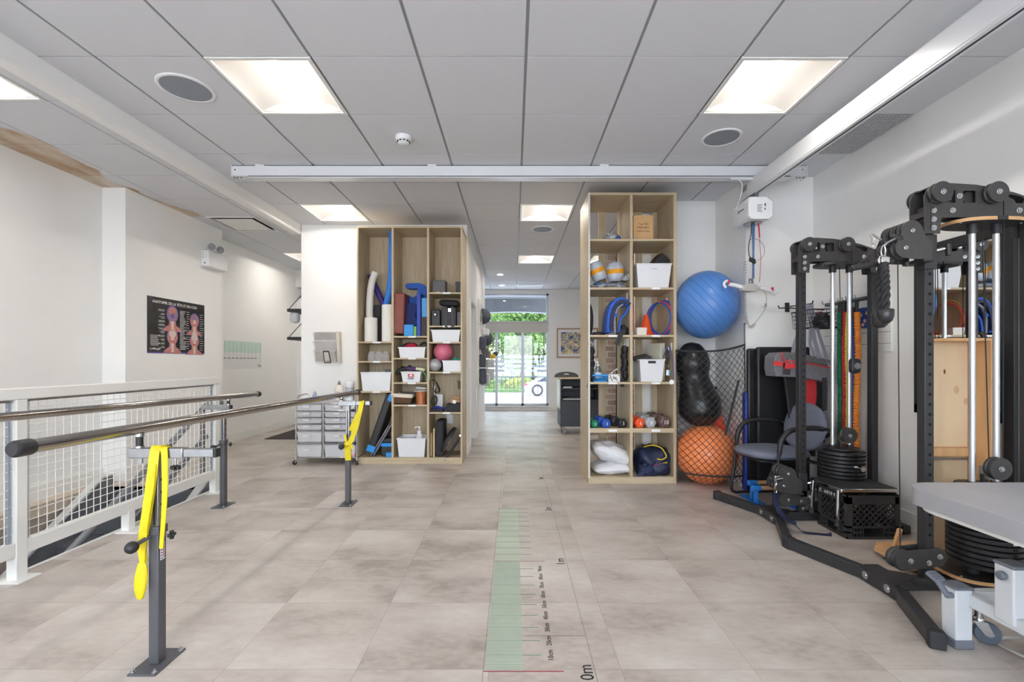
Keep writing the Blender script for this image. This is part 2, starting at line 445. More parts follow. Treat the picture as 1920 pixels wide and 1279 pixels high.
# baseboards
bb = MB()
for (x0, y0, x1, y1) in ((XL, -3.6, XL + 0.012, 4.70), (-3.965, 4.70, -3.953, 6.26), (-4.24, 6.26, -4.228, 9.0)):
    bb.box(x0, y0, 0, x1, y1, 0.13)
struct(bb.build('baseboard_left', M_white_metal, bevel=0.003))
bb = MB().box(XR - 0.012, -3.6, 0, XR, 4.43, 0.13).box(2.235, 4.418, 0, XR, 4.43, 0.13).box(2.223, 4.418, 0, 2.235, 5.1, 0.13).box(1.66, 5.085, 0, 2.235, 5.097, 0.13)
struct(bb.build('baseboard_right', M_white_metal, bevel=0.003))
bb = MB().box(-2.69, PY - 0.012, 0, -1.88, PY, 0.1).box(-0.604, 7.36, 0, -0.592, 9.65, 0.1).box(-0.604, PY, 0, -0.592, 6.38, 0.1)
struct(bb.build('baseboard_partition', M_white_metal, bevel=0.003))
# brick pier beyond the open shelf
def brick_material():
    m = bpy.data.materials.new('pale_brick'); m.use_nodes = True; nt = m.node_tree; b = nt.nodes['Principled BSDF']
    tc = nt.nodes.new('ShaderNodeTexCoord'); sp = nt.nodes.new('ShaderNodeSeparateXYZ'); cb = nt.nodes.new('ShaderNodeCombineXYZ')
    nt.links.new(tc.outputs['Object'], sp.inputs[0]); nt.links.new(sp.outputs[0], cb.inputs[0]); nt.links.new(sp.outputs[2], cb.inputs[1])
    t = nt.nodes.new('ShaderNodeTexBrick'); nt.links.new(cb.outputs[0], t.inputs['Vector'])
    t.inputs['Color1'].default_value = rgb(190, 168, 152); t.inputs['Color2'].default_value = rgb(168, 144, 130); t.inputs['Mortar'].default_value = rgb(205, 198, 190)
    t.inputs['Scale'].default_value = 1.0; t.inputs['Brick Width'].default_value = 0.22; t.inputs['Row Height'].default_value = 0.085; t.inputs['Mortar Size'].default_value = 0.012
    n = nt.nodes.new('ShaderNodeTexNoise'); n.inputs['Scale'].default_value = 30; nt.links.new(tc.outputs['Object'], n.inputs['Vector'])
    mx = nt.nodes.new('ShaderNodeMix'); mx.data_type = 'RGBA'; mx.blend_type = 'MULTIPLY'; mx.inputs[0].default_value = 0.35
    nt.links.new(t.outputs['Color'], mx.inputs[6]); nt.links.new(n.outputs['Fac'], mx.inputs[7]); nt.links.new(mx.outputs[2], b.inputs['Base Color'])
    bp = nt.nodes.new('ShaderNodeBump'); bp.inputs['Distance'].default_value = 0.006; bp.invert = True; nt.links.new(t.outputs['Fac'], bp.inputs['Height']); nt.links.new(bp.outputs[0], b.inputs['Normal'])
    b.inputs['Roughness'].default_value = 0.85
    return m
struct(MB().box(1.30, 6.5, 0, 2.3, 6.9, 3.0).build('wall_brick', brick_material(), flat=True))
tag(MB().cyl((1.46, 6.455, 0.0), (1.46, 6.455, 2.94), 0.022, n=12).build('drain_pipe', M_blk_plastic), 'thin black vertical pipe running up the pale brick pier behind the open shelf', 'pipe')

# ---- window in the far wall
M_frame = mat('window_aluminium', (196, 202, 212), 0.35, 0.3, noise=(6, 0.03))
wd = MB()
fy0, fy1 = WY + 0.05, WY + 0.13
wd.box(WX0, fy0, WZ0, WX1, fy1, WZ0 + 0.05).box(WX0, fy0, WZ1 - 0.05, WX1, fy1, WZ1)
wd.box(WX0, fy0, WZ0, WX0 + 0.05, fy1, WZ1).box(WX1 - 0.05, fy0, WZ0, WX1, fy1, WZ1)
wd.box(WX0, fy0, 2.15, WX1, fy1, 2.22)
for xm in (-0.425, 0.225):
    wd.box(xm - 0.035, fy0, WZ0, xm + 0.035, fy1, 2.15)
w1 = struct(wd.build('window_1', M_frame, bevel=0.004))
pn = MB(); gm = glassy('window_glass', (250, 252, 252), 0.05, 0.02)
pn.box(WX0 + 0.03, WY + 0.085, WZ0 + 0.03, WX1 - 0.03, WY + 0.095, WZ1 - 0.03)
pn.build('window_pane', gm, w1, flat=True)
M_shade = mat('roller_shade_fabric', (206, 203, 198), 0.8, noise=(60, 0.03), bump=(400, 0.05))
rs = MB().box(WX0 + 0.02, WY + 0.02, 1.94, WX1 - 0.02, WY + 0.032, 2.20)
rs.cyl((WX0 + 0.02, WY + 0.03, 2.19), (WX1 - 0.02, WY + 0.03, 2.19), 0.025)
rs.cyl((WX0 + 0.02, WY + 0.026, 1.94), (WX1 - 0.02, WY + 0.026, 1.94), 0.009)
tag(rs.build('roller_shade', M_shade), 'pale roller shade pulled down a little across the far window', 'blind')
struct(MB().box(WX0 - 0.03, WY - 0.05, WZ0 - 0.03, WX1 + 0.03, WY + 0.05, WZ0).build('trim_3', M_white_metal, bevel=0.004))

# ================================================================= troffer lights
M_lamp = mat('lamp_white', (255, 246, 232), 0.5, emit=((255, 247, 238), 92.0))
M_refl = mat('troffer_reflector', (192, 190, 186), 0.35, noise=(8, 0.01))
def troffer(x, y, label, strength_mat=None):
    t = thing('ceiling_light', label, 'ceiling light', (x + T/2, y + T/2, CEIL), 'recessed square ceiling lights')
    w = 0.028
    fr = MB().box(x+.004, y+.004, CEIL-.006, x+T-.004, y+w, CEIL+.01).box(x+.004, y+T-w, CEIL-.006, x+T-.004, y+T-.004, CEIL+.01)
    fr.box(x+.004, y+w, CEIL-.006, x+w, y+T-w, CEIL+.01).box(x+T-w, y+w, CEIL-.006, x+T-.004, y+T-w, CEIL+.01)
    fr.build('frame', M_white_metal, t, bevel=0.002)
    vs = MB(); a0, a1 = x + w, x + T - w; hgt = 0.085
    def vault(u, v):
        xx = a0 + (a1-a0)*u; zz = CEIL + 0.004 + hgt*math.sin(PI*u)**0.8
        return Vector((xx, y + w + (T-2*w)*v, zz))
    vs.surf(vault, 24, 1)
    for yy in (y + w, y + T - w):
        ring = [(a0 + (a1-a0)*i/24, yy, CEIL + 0.004 + hgt*max(0.0, math.sin(PI*i/24))**0.8) for i in range(25)]
        vs.add(ring, [tuple(range(25))])
    vs.build('reflector', M_refl, t, ang=60)
    xc = x + T/2
    lm = MB()
    pts = [(-0.036, 0.0), (-0.028, -0.012), (0, -0.018), (0.028, -0.012), (0.036, 0.0)]
    zt = CEIL + 0.004 + hgt - 0.006
    vsn = [(xc + p[0], yy, zt + p[1]) for yy in (y + w + .012, y + T - w - .012) for p in pts]
    lm.add(vsn, [(i, i+1, i+6, i+5) for i in range(4)] + [(0,5,9,4), (4,3,2,1,0), (5,6,7,8,9)])
    lm.build('lamp', M_lamp, t)
    return t
names_main = {(-3,0): 'square ceiling light above the parallel bars, beside the round speaker', (2,0): 'square ceiling light left of the ceiling lift rail, next to the smoke-grey round speaker',
  (-4,4): 'small square ceiling light in front of the white wall left of the tall closed-back shelf', (0,4): 'square ceiling light over the walkway between the two tall shelf units',
  (0,8): 'square ceiling light far down the corridor, before the window', (2,8): 'square ceiling light behind the open shelf, seen through its gaps',
  (-3,-4): 'ceiling light behind the viewer over the parallel bars', (2,-4): 'ceiling light behind the viewer near the lift rail', (5,6): 'added unseen ceiling light brightening the far room, hidden behind the brick pier', (-4,6): 'added unseen ceiling light behind the white partition, brightening the passage', (-3,9): 'second added unseen ceiling light behind the white partition, brightening the passage', (5,10): 'added unseen ceiling light brightening the far room, beside the framed picture wall'}  # far-room and side-room lights are unseen, added to brighten far room and passage
for cr in lights_main: troffer(*cell(*cr), names_main[cr])
names_left = {(-1,-1): 'square ceiling light over the stairwell at the edge of the picture', (-1,7): 'far square ceiling light in the passage left of the white wall', (-1,-5): 'ceiling light over the stairs behind the viewer'}
for c, r in lights_left: troffer(LGX + T*c, LGY + T*r, names_left[(c, r)])
# ================================================================= ceiling fittings
M_grille = mat('speaker_grille', (146, 153, 162), 0.6, noise=(300, 0.15), bump=(900, 0.2))
def speaker(x, y, r, label):
    t = thing('ceiling_speaker', label, 'speaker', (x, y, CEIL), 'round ceiling speakers')
    MB().lathe([(r*0.86, -0.001), (r*0.87, -0.007), (r*0.95, -0.009), (r, -0.004), (r, 0.003)], (x, y, CEIL), 40).build('rim', M_white_plastic, t)
    MB().lathe([(0, -0.0075), (r*0.5, -0.0072), (r*0.87, -0.005)], (x, y, CEIL), 40).build('grille', M_grille, t)
speaker(-2.127, 2.99, 0.165, 'round grey ceiling speaker above the left of the room, near the drop beam')
speaker(1.648, 3.646, 0.15, 'round grey ceiling speaker near the ceiling lift rail')
speaker(0.386, 6.18, 0.15, 'round grey ceiling speaker over the walkway between the shelf units')
t = thing('smoke_detector', 'small white smoke detector on the ceiling tile before the cross rail', 'smoke detector', (-0.87, 3.636, CEIL))
c = (-0.87, 3.636, CEIL)
MB().lathe([(0.062, 0), (0.064, -0.012), (0.058, -0.03), (0.046, -0.038)], c, 32).build('base', M_white_plastic, t)
MB().lathe([(0.043, -0.038), (0.045, -0.050), (0.036, -0.058), (0, -0.060)], c, 32).build('sensor_cap', M_white_plastic, t)
vz = MB()
for k in range(10):
    a = 2*PI*k/10; vz.cbox((c[0]+0.045*math.cos(a), c[1]+0.045*math.sin(a), CEIL-0.043), (0.012, 0.016, 0.006), Matrix.Rotation(a, 3, 'Z'))
vz.build('vent_slot', M_ink, t)
# perforated return grille, cell (4,1)
x, y = cell(4, 1)
M_perf = mat('perforated_grey_metal', (196, 198, 202), 0.5, 0.2, noise=(30, 0.05))
t = thing('return_air_grille', 'grey perforated return air grille in the ceiling between the lift rail and the wall', 'vent', (x+0.2, y+T/2, CEIL))
gx1 = min(x + T, XR - 0.02)
MB().box(x+.01, y+.006, CEIL+0.004, gx1, y+T-.006, CEIL+0.006).build('backing', mat('dark_duct', (98, 100, 104), 0.8, noise=(20, 0.1)), t)
gb = MB(); n = 26
for i in range(n+1):
    yy = y + .008 + (T-.016)*i/n; gb.box(x+.01, yy-.0035, CEIL-.004, gx1, yy+.0035, CEIL+.002)
m_ = int((gx1-x)/0.03)
for i in range(m_+1):
    xx = x + .012 + (gx1-x-.02)*i/m_; gb.box(xx-.006, y+.006, CEIL-.003, xx+.006, y+T-.006, CEIL+.003)
gb.build('grille', M_perf, t)
# supply diffuser over the stair side
x, y = LGX - T, LGY + 4*T
t = thing('ceiling_diffuser', 'square white supply air diffuser with dark slots in the ceiling by the left wall', 'vent', (x+T/2, y+T/2, CEIL))
fr = MB()
for (a, b, c_, d) in ((0.006, 0.006, T-0.006, 0.03), (0.006, T-0.03, T-0.006, T-0.006), (0.006, 0.03, 0.03, T-0.03), (T-0.03, 0.03, T-0.006, T-0.03)):
    fr.box(x+a, y+b, CEIL-0.008, x+c_, y+d, CEIL+0.012)
fr.build('frame', M_white_metal, t, bevel=0.002)
MB().box(x+0.006, y+0.006, CEIL+0.06, x+T-0.006, y+T-0.006, CEIL+0.065).build('duct', mat('dark_duct'), t)
MB().box(x+0.075, y+0.075, CEIL-0.012, x+T-0.075, y+T-0.075, CEIL-0.004).build('plaque', M_white_metal, t, bevel=0.004)
# far corridor: downlights and a long diffuser
for (px_, py_, l) in ((938, 515, 'small round downlight in the far corridor ceiling, the nearer of two'), (941, 535, 'small round downlight in the far corridor ceiling, close to the window')):
    yy = 1528.9/(677-py_); xx = X_(px_, yy)
    t = thing('downlight', l, 'ceiling light', (xx, yy, CEIL), 'small corridor downlights')
    MB().lathe([(0.055, -0.001), (0.07, -0.006), (0.085, -0.003), (0.085, 0.001)], (xx, yy, CEIL), 24).build('rim', M_white_metal, t)
    MB().lathe([(0, -0.001), (0.055, -0.002)], (xx, yy, CEIL), 24).build('lens', mat('downlight_lens', (255, 250, 240), 0.4, emit=((255, 246, 232), 60.0)), t)
yy = 10.75; t = thing('linear_diffuser', 'long white ceiling air diffuser in front of the far window', 'vent', (0.3, yy, CEIL))
MB().box(0.07, yy-0.15, CEIL-0.012, 0.68, yy+0.15, CEIL).build('frame', M_white_metal, t, bevel=0.003)
sl = MB()
for k in range(4): sl.box(0.11, yy-0.11+0.06*k, CEIL-0.014, 0.64, yy-0.075+0.06*k, CEIL-0.0125)
sl.build('slot', mat('pale_slot', (214, 232, 234), 0.5, noise=(5, 0.02)), t)

# ================================================================= ceiling lift
M_rail = mat('rail_white_aluminium', (226, 228, 231), 0.32, 0.15, noise=(3, 0.02))
M_slot = mat('rail_slot_dark', (52, 58, 70), 0.5, noise=(10, 0.05))
ry_ = 4.154
t = thing('ceiling_cross_rail', 'white lift rail running across the ceiling in front of the shelf units', 'rail', (0, ry_, CEIL))
cr = MB().box(-2.543, ry_, CEIL-0.1, 2.644, ry_+0.09, CEIL-0.008)
cr.build('rail', M_rail, t, bevel=0.006)
MB().box(-2.40, ry_-0.001, CEIL-0.108, 2.50, ry_+0.05, CEIL-0.1).build('running_slot', M_slot, t)
MB().box(-2.40, ry_-0.003, CEIL-0.116, 2.50, ry_+0.09, CEIL-0.108).build('lower_lip', M_rail, t)
for xx in (-2.549, 2.644):
    e = MB().box(xx, ry_-0.004, CEIL-0.112, xx+0.008, ry_+0.094, CEIL-0.006).build('end_cap', M_white_plastic, t, bevel=0.002)
    sx = 1 if xx < 0 else -1
    b = MB()
    b.cyl((xx+sx*0.035, ry_-0.004, CEIL-0.045), (xx+sx*0.035, ry_+0.002, CEIL-0.045), 0.008)
    b.build('screw', M_zinc, e)
    d = MB()
    for k in range(3): d.cyl((xx+sx*(0.03+0.03*k), ry_-0.002, CEIL-0.112), (xx+sx*(0.03+0.03*k), ry_-0.002, CEIL-0.124), 0.007)
    d.build('stop_screw', M_steel, e)
for px_ in (487, 810, 1133):
    xx = X_(px_, ry_)
    MB().box(xx-0.04, ry_-0.006, CEIL-0.012, xx+0.04, ry_+0.1, CEIL+0.004).cyl((xx, ry_-0.008, CEIL-0.004), (xx, ry_-0.004, CEIL-0.004), 0.006).build('ceiling_bracket', M_white_metal, t, bevel=0.002)
LX0, LX1, LZ1, LZ0 = 2.160, 2.222, 2.893, 2.742
t = thing('ceiling_lift_rail', 'long white lift rail running along the ceiling towards the viewer with a dark slot', 'rail', (2.13, 3, 2.8))
MB().box(LX0, -0.8, LZ0+0.008, LX1, 4.44, LZ1).build('rail', M_rail, t, bevel=0.008)
MB().box(LX0+0.026, -0.8, LZ0+0.002, LX1-0.018, 4.42, LZ0+0.009).build('running_slot', M_slot, t)
MB().box(LX0+0.002, -0.8, LZ0, LX0+0.026, 4.43, LZ0+0.008).box(LX1-0.018, -0.8, LZ0, LX1-0.001, 4.43, LZ0+0.008).build('lower_lip', M_rail, t)
MB().box(LX0-0.01, 4.154, LZ1-0.002, LX1+0.01, 4.244, LZ1+0.006).box(1.96, 4.154, 2.866, 2.26, 4.194, 2.882).build('trolley_clamp', M_white_plastic, t, bevel=0.002)
lb = MB()
for k in range(7): lb.box(LX0-0.001, 4.26, 2.862-0.008*k, LX0-0.0003, 4.26+random.uniform(0.08, 0.13), 2.8655-0.008*k)
lb.build('warning_sticker', M_ink, t)
MB().tube(spline([(2.003, 4.16, 2.876), (2.06, 4.17, 2.85), (2.096, 4.22, 2.80), (2.10, 4.28, 2.72), (2.094, 4.34, 2.65)], 8), 0.0045, 8).build('cable', M_white_plastic, t)
# hoist motor
BXa, BXb, BYa, BYb, BZa, BZb = 2.097, 2.319, 4.10, 4.41, 2.493, 2.695
t = thing('lift_motor', 'white ceiling lift motor unit hanging from the end of the long rail', 'patient lift', (2.208, 4.25, 2.695))
pf = [(0.0, 0.03), (0.03, 0.0), (0.19, 0.0), (0.222, 0.03), (0.222, 0.16), (0.175, 0.2), (0.0, 0.2)]
MB().prism(pf, ((BXa, 0, BZa), (1,0,0), (0,0,1), (0,1,0)), BYa, BYb).build('housing', M_white_plastic, t, bevel=0.012, seg=3)
MB().box(2.174, 4.14, BZb-0.01, 2.208, 4.36, LZ0+0.004).build('trolley', M_steel, t, bevel=0.003)
MB().lathe([(0, 0.0), (0.075, 0.0), (0.085, 0.012)], (2.208, 4.25, BZa-0.004), 28, sy=1.2).build('guide_plate', M_steel, t)
st = MB()
for k in range(6): st.box(2.171, BYa-0.0012, BZa+0.125-0.012*k, 2.171+random.uniform(0.035, 0.06), BYa-0.0004, BZa+0.129-0.012*k)
st.box(2.237, BYa-0.0012, BZa+0.115, 2.247, BYa-0.0004, BZa+0.14).box(2.237, BYa-0.0012, BZa+0.08, 2.245, BYa-0.0004, BZa+0.1)
st.build('rating_label', M_ink, t)
MB().box(BXa-0.0012, 4.28, BZa+0.105, BXa-0.0004, 4.295, BZa+0.13).box(BXa-0.0012, 4.19, BZa+0.113, BXa-0.0004, 4.27, BZa+0.122).build('logo', M_ink, t)
M_webb = mat('blue_webbing', (96, 124, 168), 0.7, noise=(150, 0.1), bump=(700, 0.2))
sx_, sy_ = 2.213, 4.25
MB().strap([(sx_, sy_, BZa+0.0), (sx_+0.002, sy_, 2.23), (sx_+0.001, sy_, 1.99)], [0.034, 0.03, 0.02], 0.003, [(1,0.1,0), (0.8,0.6,0), (0.9,-0.4,0)]).build('lift_strap', M_webb, t)
M_red = mat('red_cord', (205, 40, 62), 0.6, noise=(30, 0.1))
rc = spline([(2.245, 4.22, BZa), (2.253, 4.22, 2.41), (2.26, 4.22, 2.28), (2.268, 4.22, 2.17), (2.263, 4.22, 2.08), (2.259, 4.22, 2.0), (2.255, 4.22, 1.95)], 5)
MB().strap(rc[:8], 0.012, 0.003, (1, 0, 0)).tube(rc, 0.0025, 6).build('emergency_cord', M_red, t)
M_cord = mat('light_grey_cable', (168, 166, 160), 0.5, noise=(20, 0.04))
# black clip with loop of grey wire
lp = [(2.238+0.085*math.cos(a), 4.26+0.02*math.sin(a), 2.26+0.105*math.sin(a)) for a in [math.radians(-80+200*i/24) for i in range(25)]]
MB().tube(lp, 0.0025, 6).build('wire_loop', mat('grey_wire', (150, 150, 148), 0.4, noise=(20, 0.04)), t)
MB().tube(spline([(2.192, 4.24, BZa+0.002), (2.187, 4.24, 2.39), (2.167, 4.24, 2.29), (2.172, 4.24, 2.2), (2.202, 4.24, 2.165)], 6), 0.004, 6).build('black_cable', M_blk_plastic, t)
cl = MB(); cl.cbox((2.20, 4.24, 2.155), (0.05, 0.025, 0.035), ry(25)).cbox((2.217, 4.24, 2.135), (0.025, 0.02, 0.03), ry(50)); cl.cbox((2.18, 4.235, 2.17), (0.02, 0.02, 0.02), ry(10))
cl.build('cable_clip', M_blk_plastic, t, bevel=0.004)
# spreader bar with hooks hanging on the strap
t = thing('spreader_bar', 'white two-arm lift spreader bar with red hook tips hanging in front of the blue ball', 'spreader bar', (2.17, 4.25, 1.9))
ctr = at(1404, 541, 4.25)
def P(px_, py_, yy=4.25): return at(px_, py_, yy)
hub = MB()
prof = [(-0.075, -0.025), (-0.068, 0.02), (-0.03, 0.042), (0.02, 0.045), (0.06, 0.03), (0.078, 0.0), (0.07, -0.028), (0, -0.035)]
hub.prism(prof, (ctr, (1,0,0), (0,0,1), (0,1,0)), -0.032, 0.032)
hub.build('hub', mat('warm_grey_plastic', (184, 182, 176), 0.45, noise=(20, 0.03)), t, bevel=0.012, seg=3)
MB().cbox(ctr+Vector((0.02, 0, 0.066)), (0.034, 0.026, 0.05)).cyl(ctr+Vector((0.02,-0.02,0.06)), ctr+Vector((0.02,0.02,0.06)), 0.014).build('swivel', M_steel, t, bevel=0.004)
for side, a, b, tip in ((-1, P(1392, 539), P(1366, 533), P(1362, 531)), (1, P(1424, 540), P(1446, 546), P(1452, 543))):
    arm = MB().tube([a, a.lerp(b, 0.5)+Vector((0,0,0.004)), b], [0.02, 0.019, 0.018], 14).build('arm', M_white_plastic, t)
    hk = MB().tube(arc(b+Vector((side*0.012, 0, 0.0)), 0.03, 250 if side < 0 else -70, 90, 14), 0.013, 12).build('hook', M_white_plastic, arm)
    MB().cbox(b+Vector((side*0.004, -0.012, 0.018)), (0.016, 0.018, 0.03)).build('hook_latch', M_red, arm, bevel=0.003)
# coiled cable and hand control wire, part of the lift motor
t = [o for o in COL.objects if o.name == 'lift_motor'][0]
coil = []
x0 = X_(1397, 4.25)
pathc = spline([(x0, 4.25, 2.15), (x0, 4.25, 1.97), (x0-0.002, 4.25, 1.76), (x0+0.01, 4.25, 1.61), (x0+0.035, 4.25, 1.545), (x0+0.07, 4.25, 1.545), (x0+0.085, 4.25, 1.57)], 60)
turn = 0
for i in range(len(pathc)-1):
    p = pathc[i]; d = (pathc[i+1]-p).normalized(); L_ = (pathc[i+1]-p).length
    dens = 1/0.026 if p.z > 1.92 else (1/0.0125)
    sd = Vector((0,1,0)); nn = d.cross(sd)
    for k in range(3):
        turn += L_/3*dens*2*PI
        q = p.lerp(pathc[i+1], k/3)
        coil.append(q + (sd*math.cos(turn) + nn*math.sin(turn))*0.013)
MB().tube(coil, 0.0024, 5).build('coiled_cable', M_cord, t)
q = pathc[-1]
MB().tube(spline([q, P(1428, 590), P(1436, 575), P(1437, 560), P(1435, 549), P(1426, 543)], 8), 0.003, 6).build('control_wire', M_cord, t)
MB().cbox(P(1436, 572), (0.018, 0.014, 0.03)).cbox(P(1432, 575), (0.02, 0.01, 0.008), ry(35)).build('wire_clip', M_cord, t, bevel=0.003)

# ================================================================= left wall fittings
wx = -3.965
def LW(px_, py_, X): # point on a wall of constant x
    Y = X*F/(px_-CX); return Vector((X, Y, Z_(py_, Y)))
# poster on the left wall
t = thing('anatomy_poster', 'glossy black head and neck anatomy poster pinned to the left wall', 'poster', (wx, 5.4, 1.6))
py0, py1, pz0, pz1 = 4.975, 5.895, 1.313, 1.938
PXs = wx + 0.003
M_poster = mat('glossy_black_paper', (42, 41, 41), 0.22, noise=(3, 0.1))
MB().box(wx + 0.0005, py0, pz0, PXs, py1, pz1).build('sheet', M_poster, t)
def pp(u, v, d=0.0): return Vector((PXs + 0.0004 + d, py0 + (py1-py0)*u, pz0 + (pz1-pz0)*v))
PF = (pp(0, 0), (0, py1-py0, 0), (0, 0, pz1-pz0), (1, 0, 0))
M_flesh = mat('print_muscle_red', (170, 82, 74), 0.35, noise=(60, 0.35), col2=(206, 150, 140)); M_pale = mat('print_bone', (222, 205, 200), 0.35, noise=(40, 0.1)); M_blu = mat('print_violet_blue', (108, 98, 176), 0.35, noise=(50, 0.25)); M_vio = mat('print_skin_violet', (160, 128, 160), 0.35, noise=(50, 0.25))
def pl(poly, m, name, d):
    MB().prism(poly, (pp(0, 0, d), (0, py1-py0, 0), (0, 0, pz1-pz0), (1, 0, 0)), 0, 0.0003).build(name, m, t)
def ell(cx_, cy_, a, b, n=22, f=lambda k: 1): return [(cx_+a*f(k)*math.cos(2*PI*k/n), cy_+b*f(k)*math.sin(2*PI*k/n)) for k in range(n)]
# four busts: head + neck + shoulders
def bust(cx_, cy_, s, face, skull, w=1.0):
    sh = [(-.16*w,-.20), (.16*w,-.20), (.1*w,-.12), (.055*w,-.09), (.05*w,-.02), (-.05*w,-.02), (-.055*w,-.09), (-.1*w,-.12)]
    pl([(cx_+p[0]*s*1.12, cy_+p[1]*s*1.02) for p in sh], M_blu, 'printed_outline', 0.0)
    pl([(cx_+p[0]*s, cy_+p[1]*s) for p in sh], M_flesh, 'printed_neck', 0.0003)
    pl([(cx_+x_*s*1.08, cy_+y_*s*1.06) for x_, y_ in ell(0, .1, .088*w, .145)], M_blu, 'printed_outline', 0.0001)
    pl([(cx_+x_*s, cy_+y_*s) for x_, y_ in ell(0, .1, .085*w, .14)], face, 'printed_head', 0.0006)
    pl([(cx_+x_*s, cy_+y_*s) for x_, y_ in ell(0, .16, .06*w, .07)], skull, 'printed_brow', 0.0009)
    pl([(cx_-.02*s*w, cy_+.12*s), (cx_+.02*s*w, cy_+.12*s), (cx_+.03*s*w, cy_+.04*s), (cx_-.03*s*w, cy_+.04*s)], M_blu if face is M_vio else M_pale, 'printed_nose', 0.0012)
    pl([(cx_-.025*s*w, cy_-.02*s), (cx_+.025*s*w, cy_-.02*s), (cx_+.02*s*w, cy_-.19*s), (cx_-.02*s*w, cy_-.19*s)], M_pale, 'printed_throat', 0.0009)
bust(0.40, 0.62, 1.05, M_vio, M_flesh); bust(0.40, 0.21, 1.0, M_flesh, M_pale); bust(0.80, 0.56, 0.95, M_flesh, M_vio, 1.0); bust(0.80, 0.17, 0.9, M_flesh, M_pale, 1.1)
pl([(.76,.33), (.85,.33), (.85,.43), (.76,.43)], M_pale, 'printed_bone', 0.0016)
pl([(0,0), (1,0), (1,.022), (0,.022)], M_blu, 'printed_band', 0.0); pl([(.045,.9), (.049,.9), (.049,.99), (.045,.99)], M_blu, 'printed_rule', 0.0)
ln = MB(); rr = random.Random(3)
def line(u, v, w): ln.prism([(u, v), (u+w, v), (u+w, v+.006), (u, v+.006)], PF, 0, 0.0003)
for k in range(34):
    v = 0.08 + 0.75*k/34
    w = rr.uniform(.05, .11); line(.27-w + .0, v, w) if k % 3 else None
    line(.53, v, rr.uniform(.06, .13)); line(.67-.02, v, rr.uniform(.04, .06)) if k % 2 else None
    if k % 2 == 0: line(.905, v, rr.uniform(.05, .08))
for k in range(9): line(.045, .14+.022*k, rr.uniform(.1, .15))
ln.build('printed_captions', M_white_ink, t)
text_mesh('ANATOMIE DE LA TÊTE ET DU COU', 0.044, frame_m(pp(.075, .895), (0,1,0), (0,0,1)), M_white_ink, 'printed_title', t)
text_mesh('Allergan', 0.035, frame_m(pp(.075, .065), (0,1,0), (0,0,1)), M_white_ink, 'printed_maker_mark', t)
MB().tube([pp(.052+.014*math.cos(a), .075+.02*math.sin(a), .0004) for a in [2*PI*k/16 for k in range(16)]], 0.0012, 4, closed=True).build('printed_emblem', M_white_ink, t)
# wall ruler decal
gx = -4.24
t = thing('wall_ruler', 'translucent wall ruler decal with green band on the left wall near the passage', 'decal', (gx, 7, 1.3))
ra, rb = 6.735, 7.73; rz0, rz1 = 1.10, 1.535
MB().box(gx+0.0003, ra, rz0, gx+0.001, rb, rz1).build('sheet', mat('frosted_film', (226, 226, 226), 0.35, noise=(4, 0.01)), t)
MB().box(gx+0.001, ra, 1.36, gx+0.0013, rb, rz1-0.005).build('green_band', mat('pale_green_print', (198, 222, 210), 0.4, noise=(6, 0.03)), t)
tk = MB()
for k in range(1, 10): tk.box(gx+0.0013, ra+0.1*k-0.08-.002, 1.30, gx+0.0016, ra+0.1*k-0.08+.002, 1.52)
tk.box(gx+0.0013, rb-.03, 1.22, gx+0.0016, rb-.025, 1.52)
tk.build('tick_mark', mat('grey_print', (150, 158, 158), 0.6, noise=(20, 0.05)), t)
for k in range(1, 10): text_mesh('%dcm' % (10*k), 0.035, frame_m((gx+0.0016, ra+0.1*k-0.08-.035, 1.26), (0,1,0), (0,0,1)), M_ink, 'printed_number', t)
text_mesh('1m', 0.085, frame_m((gx+0.0016, rb-0.115, 1.125), (0,1,0), (0,0,1)), M_ink, 'printed_number', t)
# emergency light
t = thing('emergency_light', 'white emergency light box with two lamp heads high on the left wall', 'emergency light', (wx, 6.02, 2.53))
ex = wx
MB().box(ex, 5.83, 2.43, ex+0.10, 6.22, 2.635).build('battery_box', M_white_plastic, t, bevel=0.012, seg=3)
eb = MB()
for k in range(3): eb.box(ex+0.02, 5.8285, 2.60-.03*k, ex+0.035, 5.83, 2.608-.03*k).box(ex+0.05, 5.8285, 2.603-.03*k, ex+0.075, 5.83, 2.606-.03*k)
eb.box(ex+0.045, 5.8285, 2.465, ex+0.06, 5.83, 2.48)
eb.build('indicator', M_ink, t)
M_lens = mat('lamp_lens_grey', (150, 150, 156), 0.25, noise=(60, 0.1))
for yy in (5.94, 6.11):
    h = MB().cyl((ex+0.05, yy, 2.635), (ex+0.055, yy, 2.67), 0.014); h.lathe([(0.025, 0), (0.05, 0.05), (0.052, 0.065)], (ex+0.04, yy+0.01, 2.70), 24, axis=(0.75, -0.62, -0.1))
    hd = h.build('lamp_head', M_white_plastic, t)
    MB().lathe([(0, 0.066), (0.047, 0.0655)], (ex+0.04, yy+0.01, 2.70), 24, axis=(0.75, -0.62, -0.1)).build('lens', M_lens, hd)

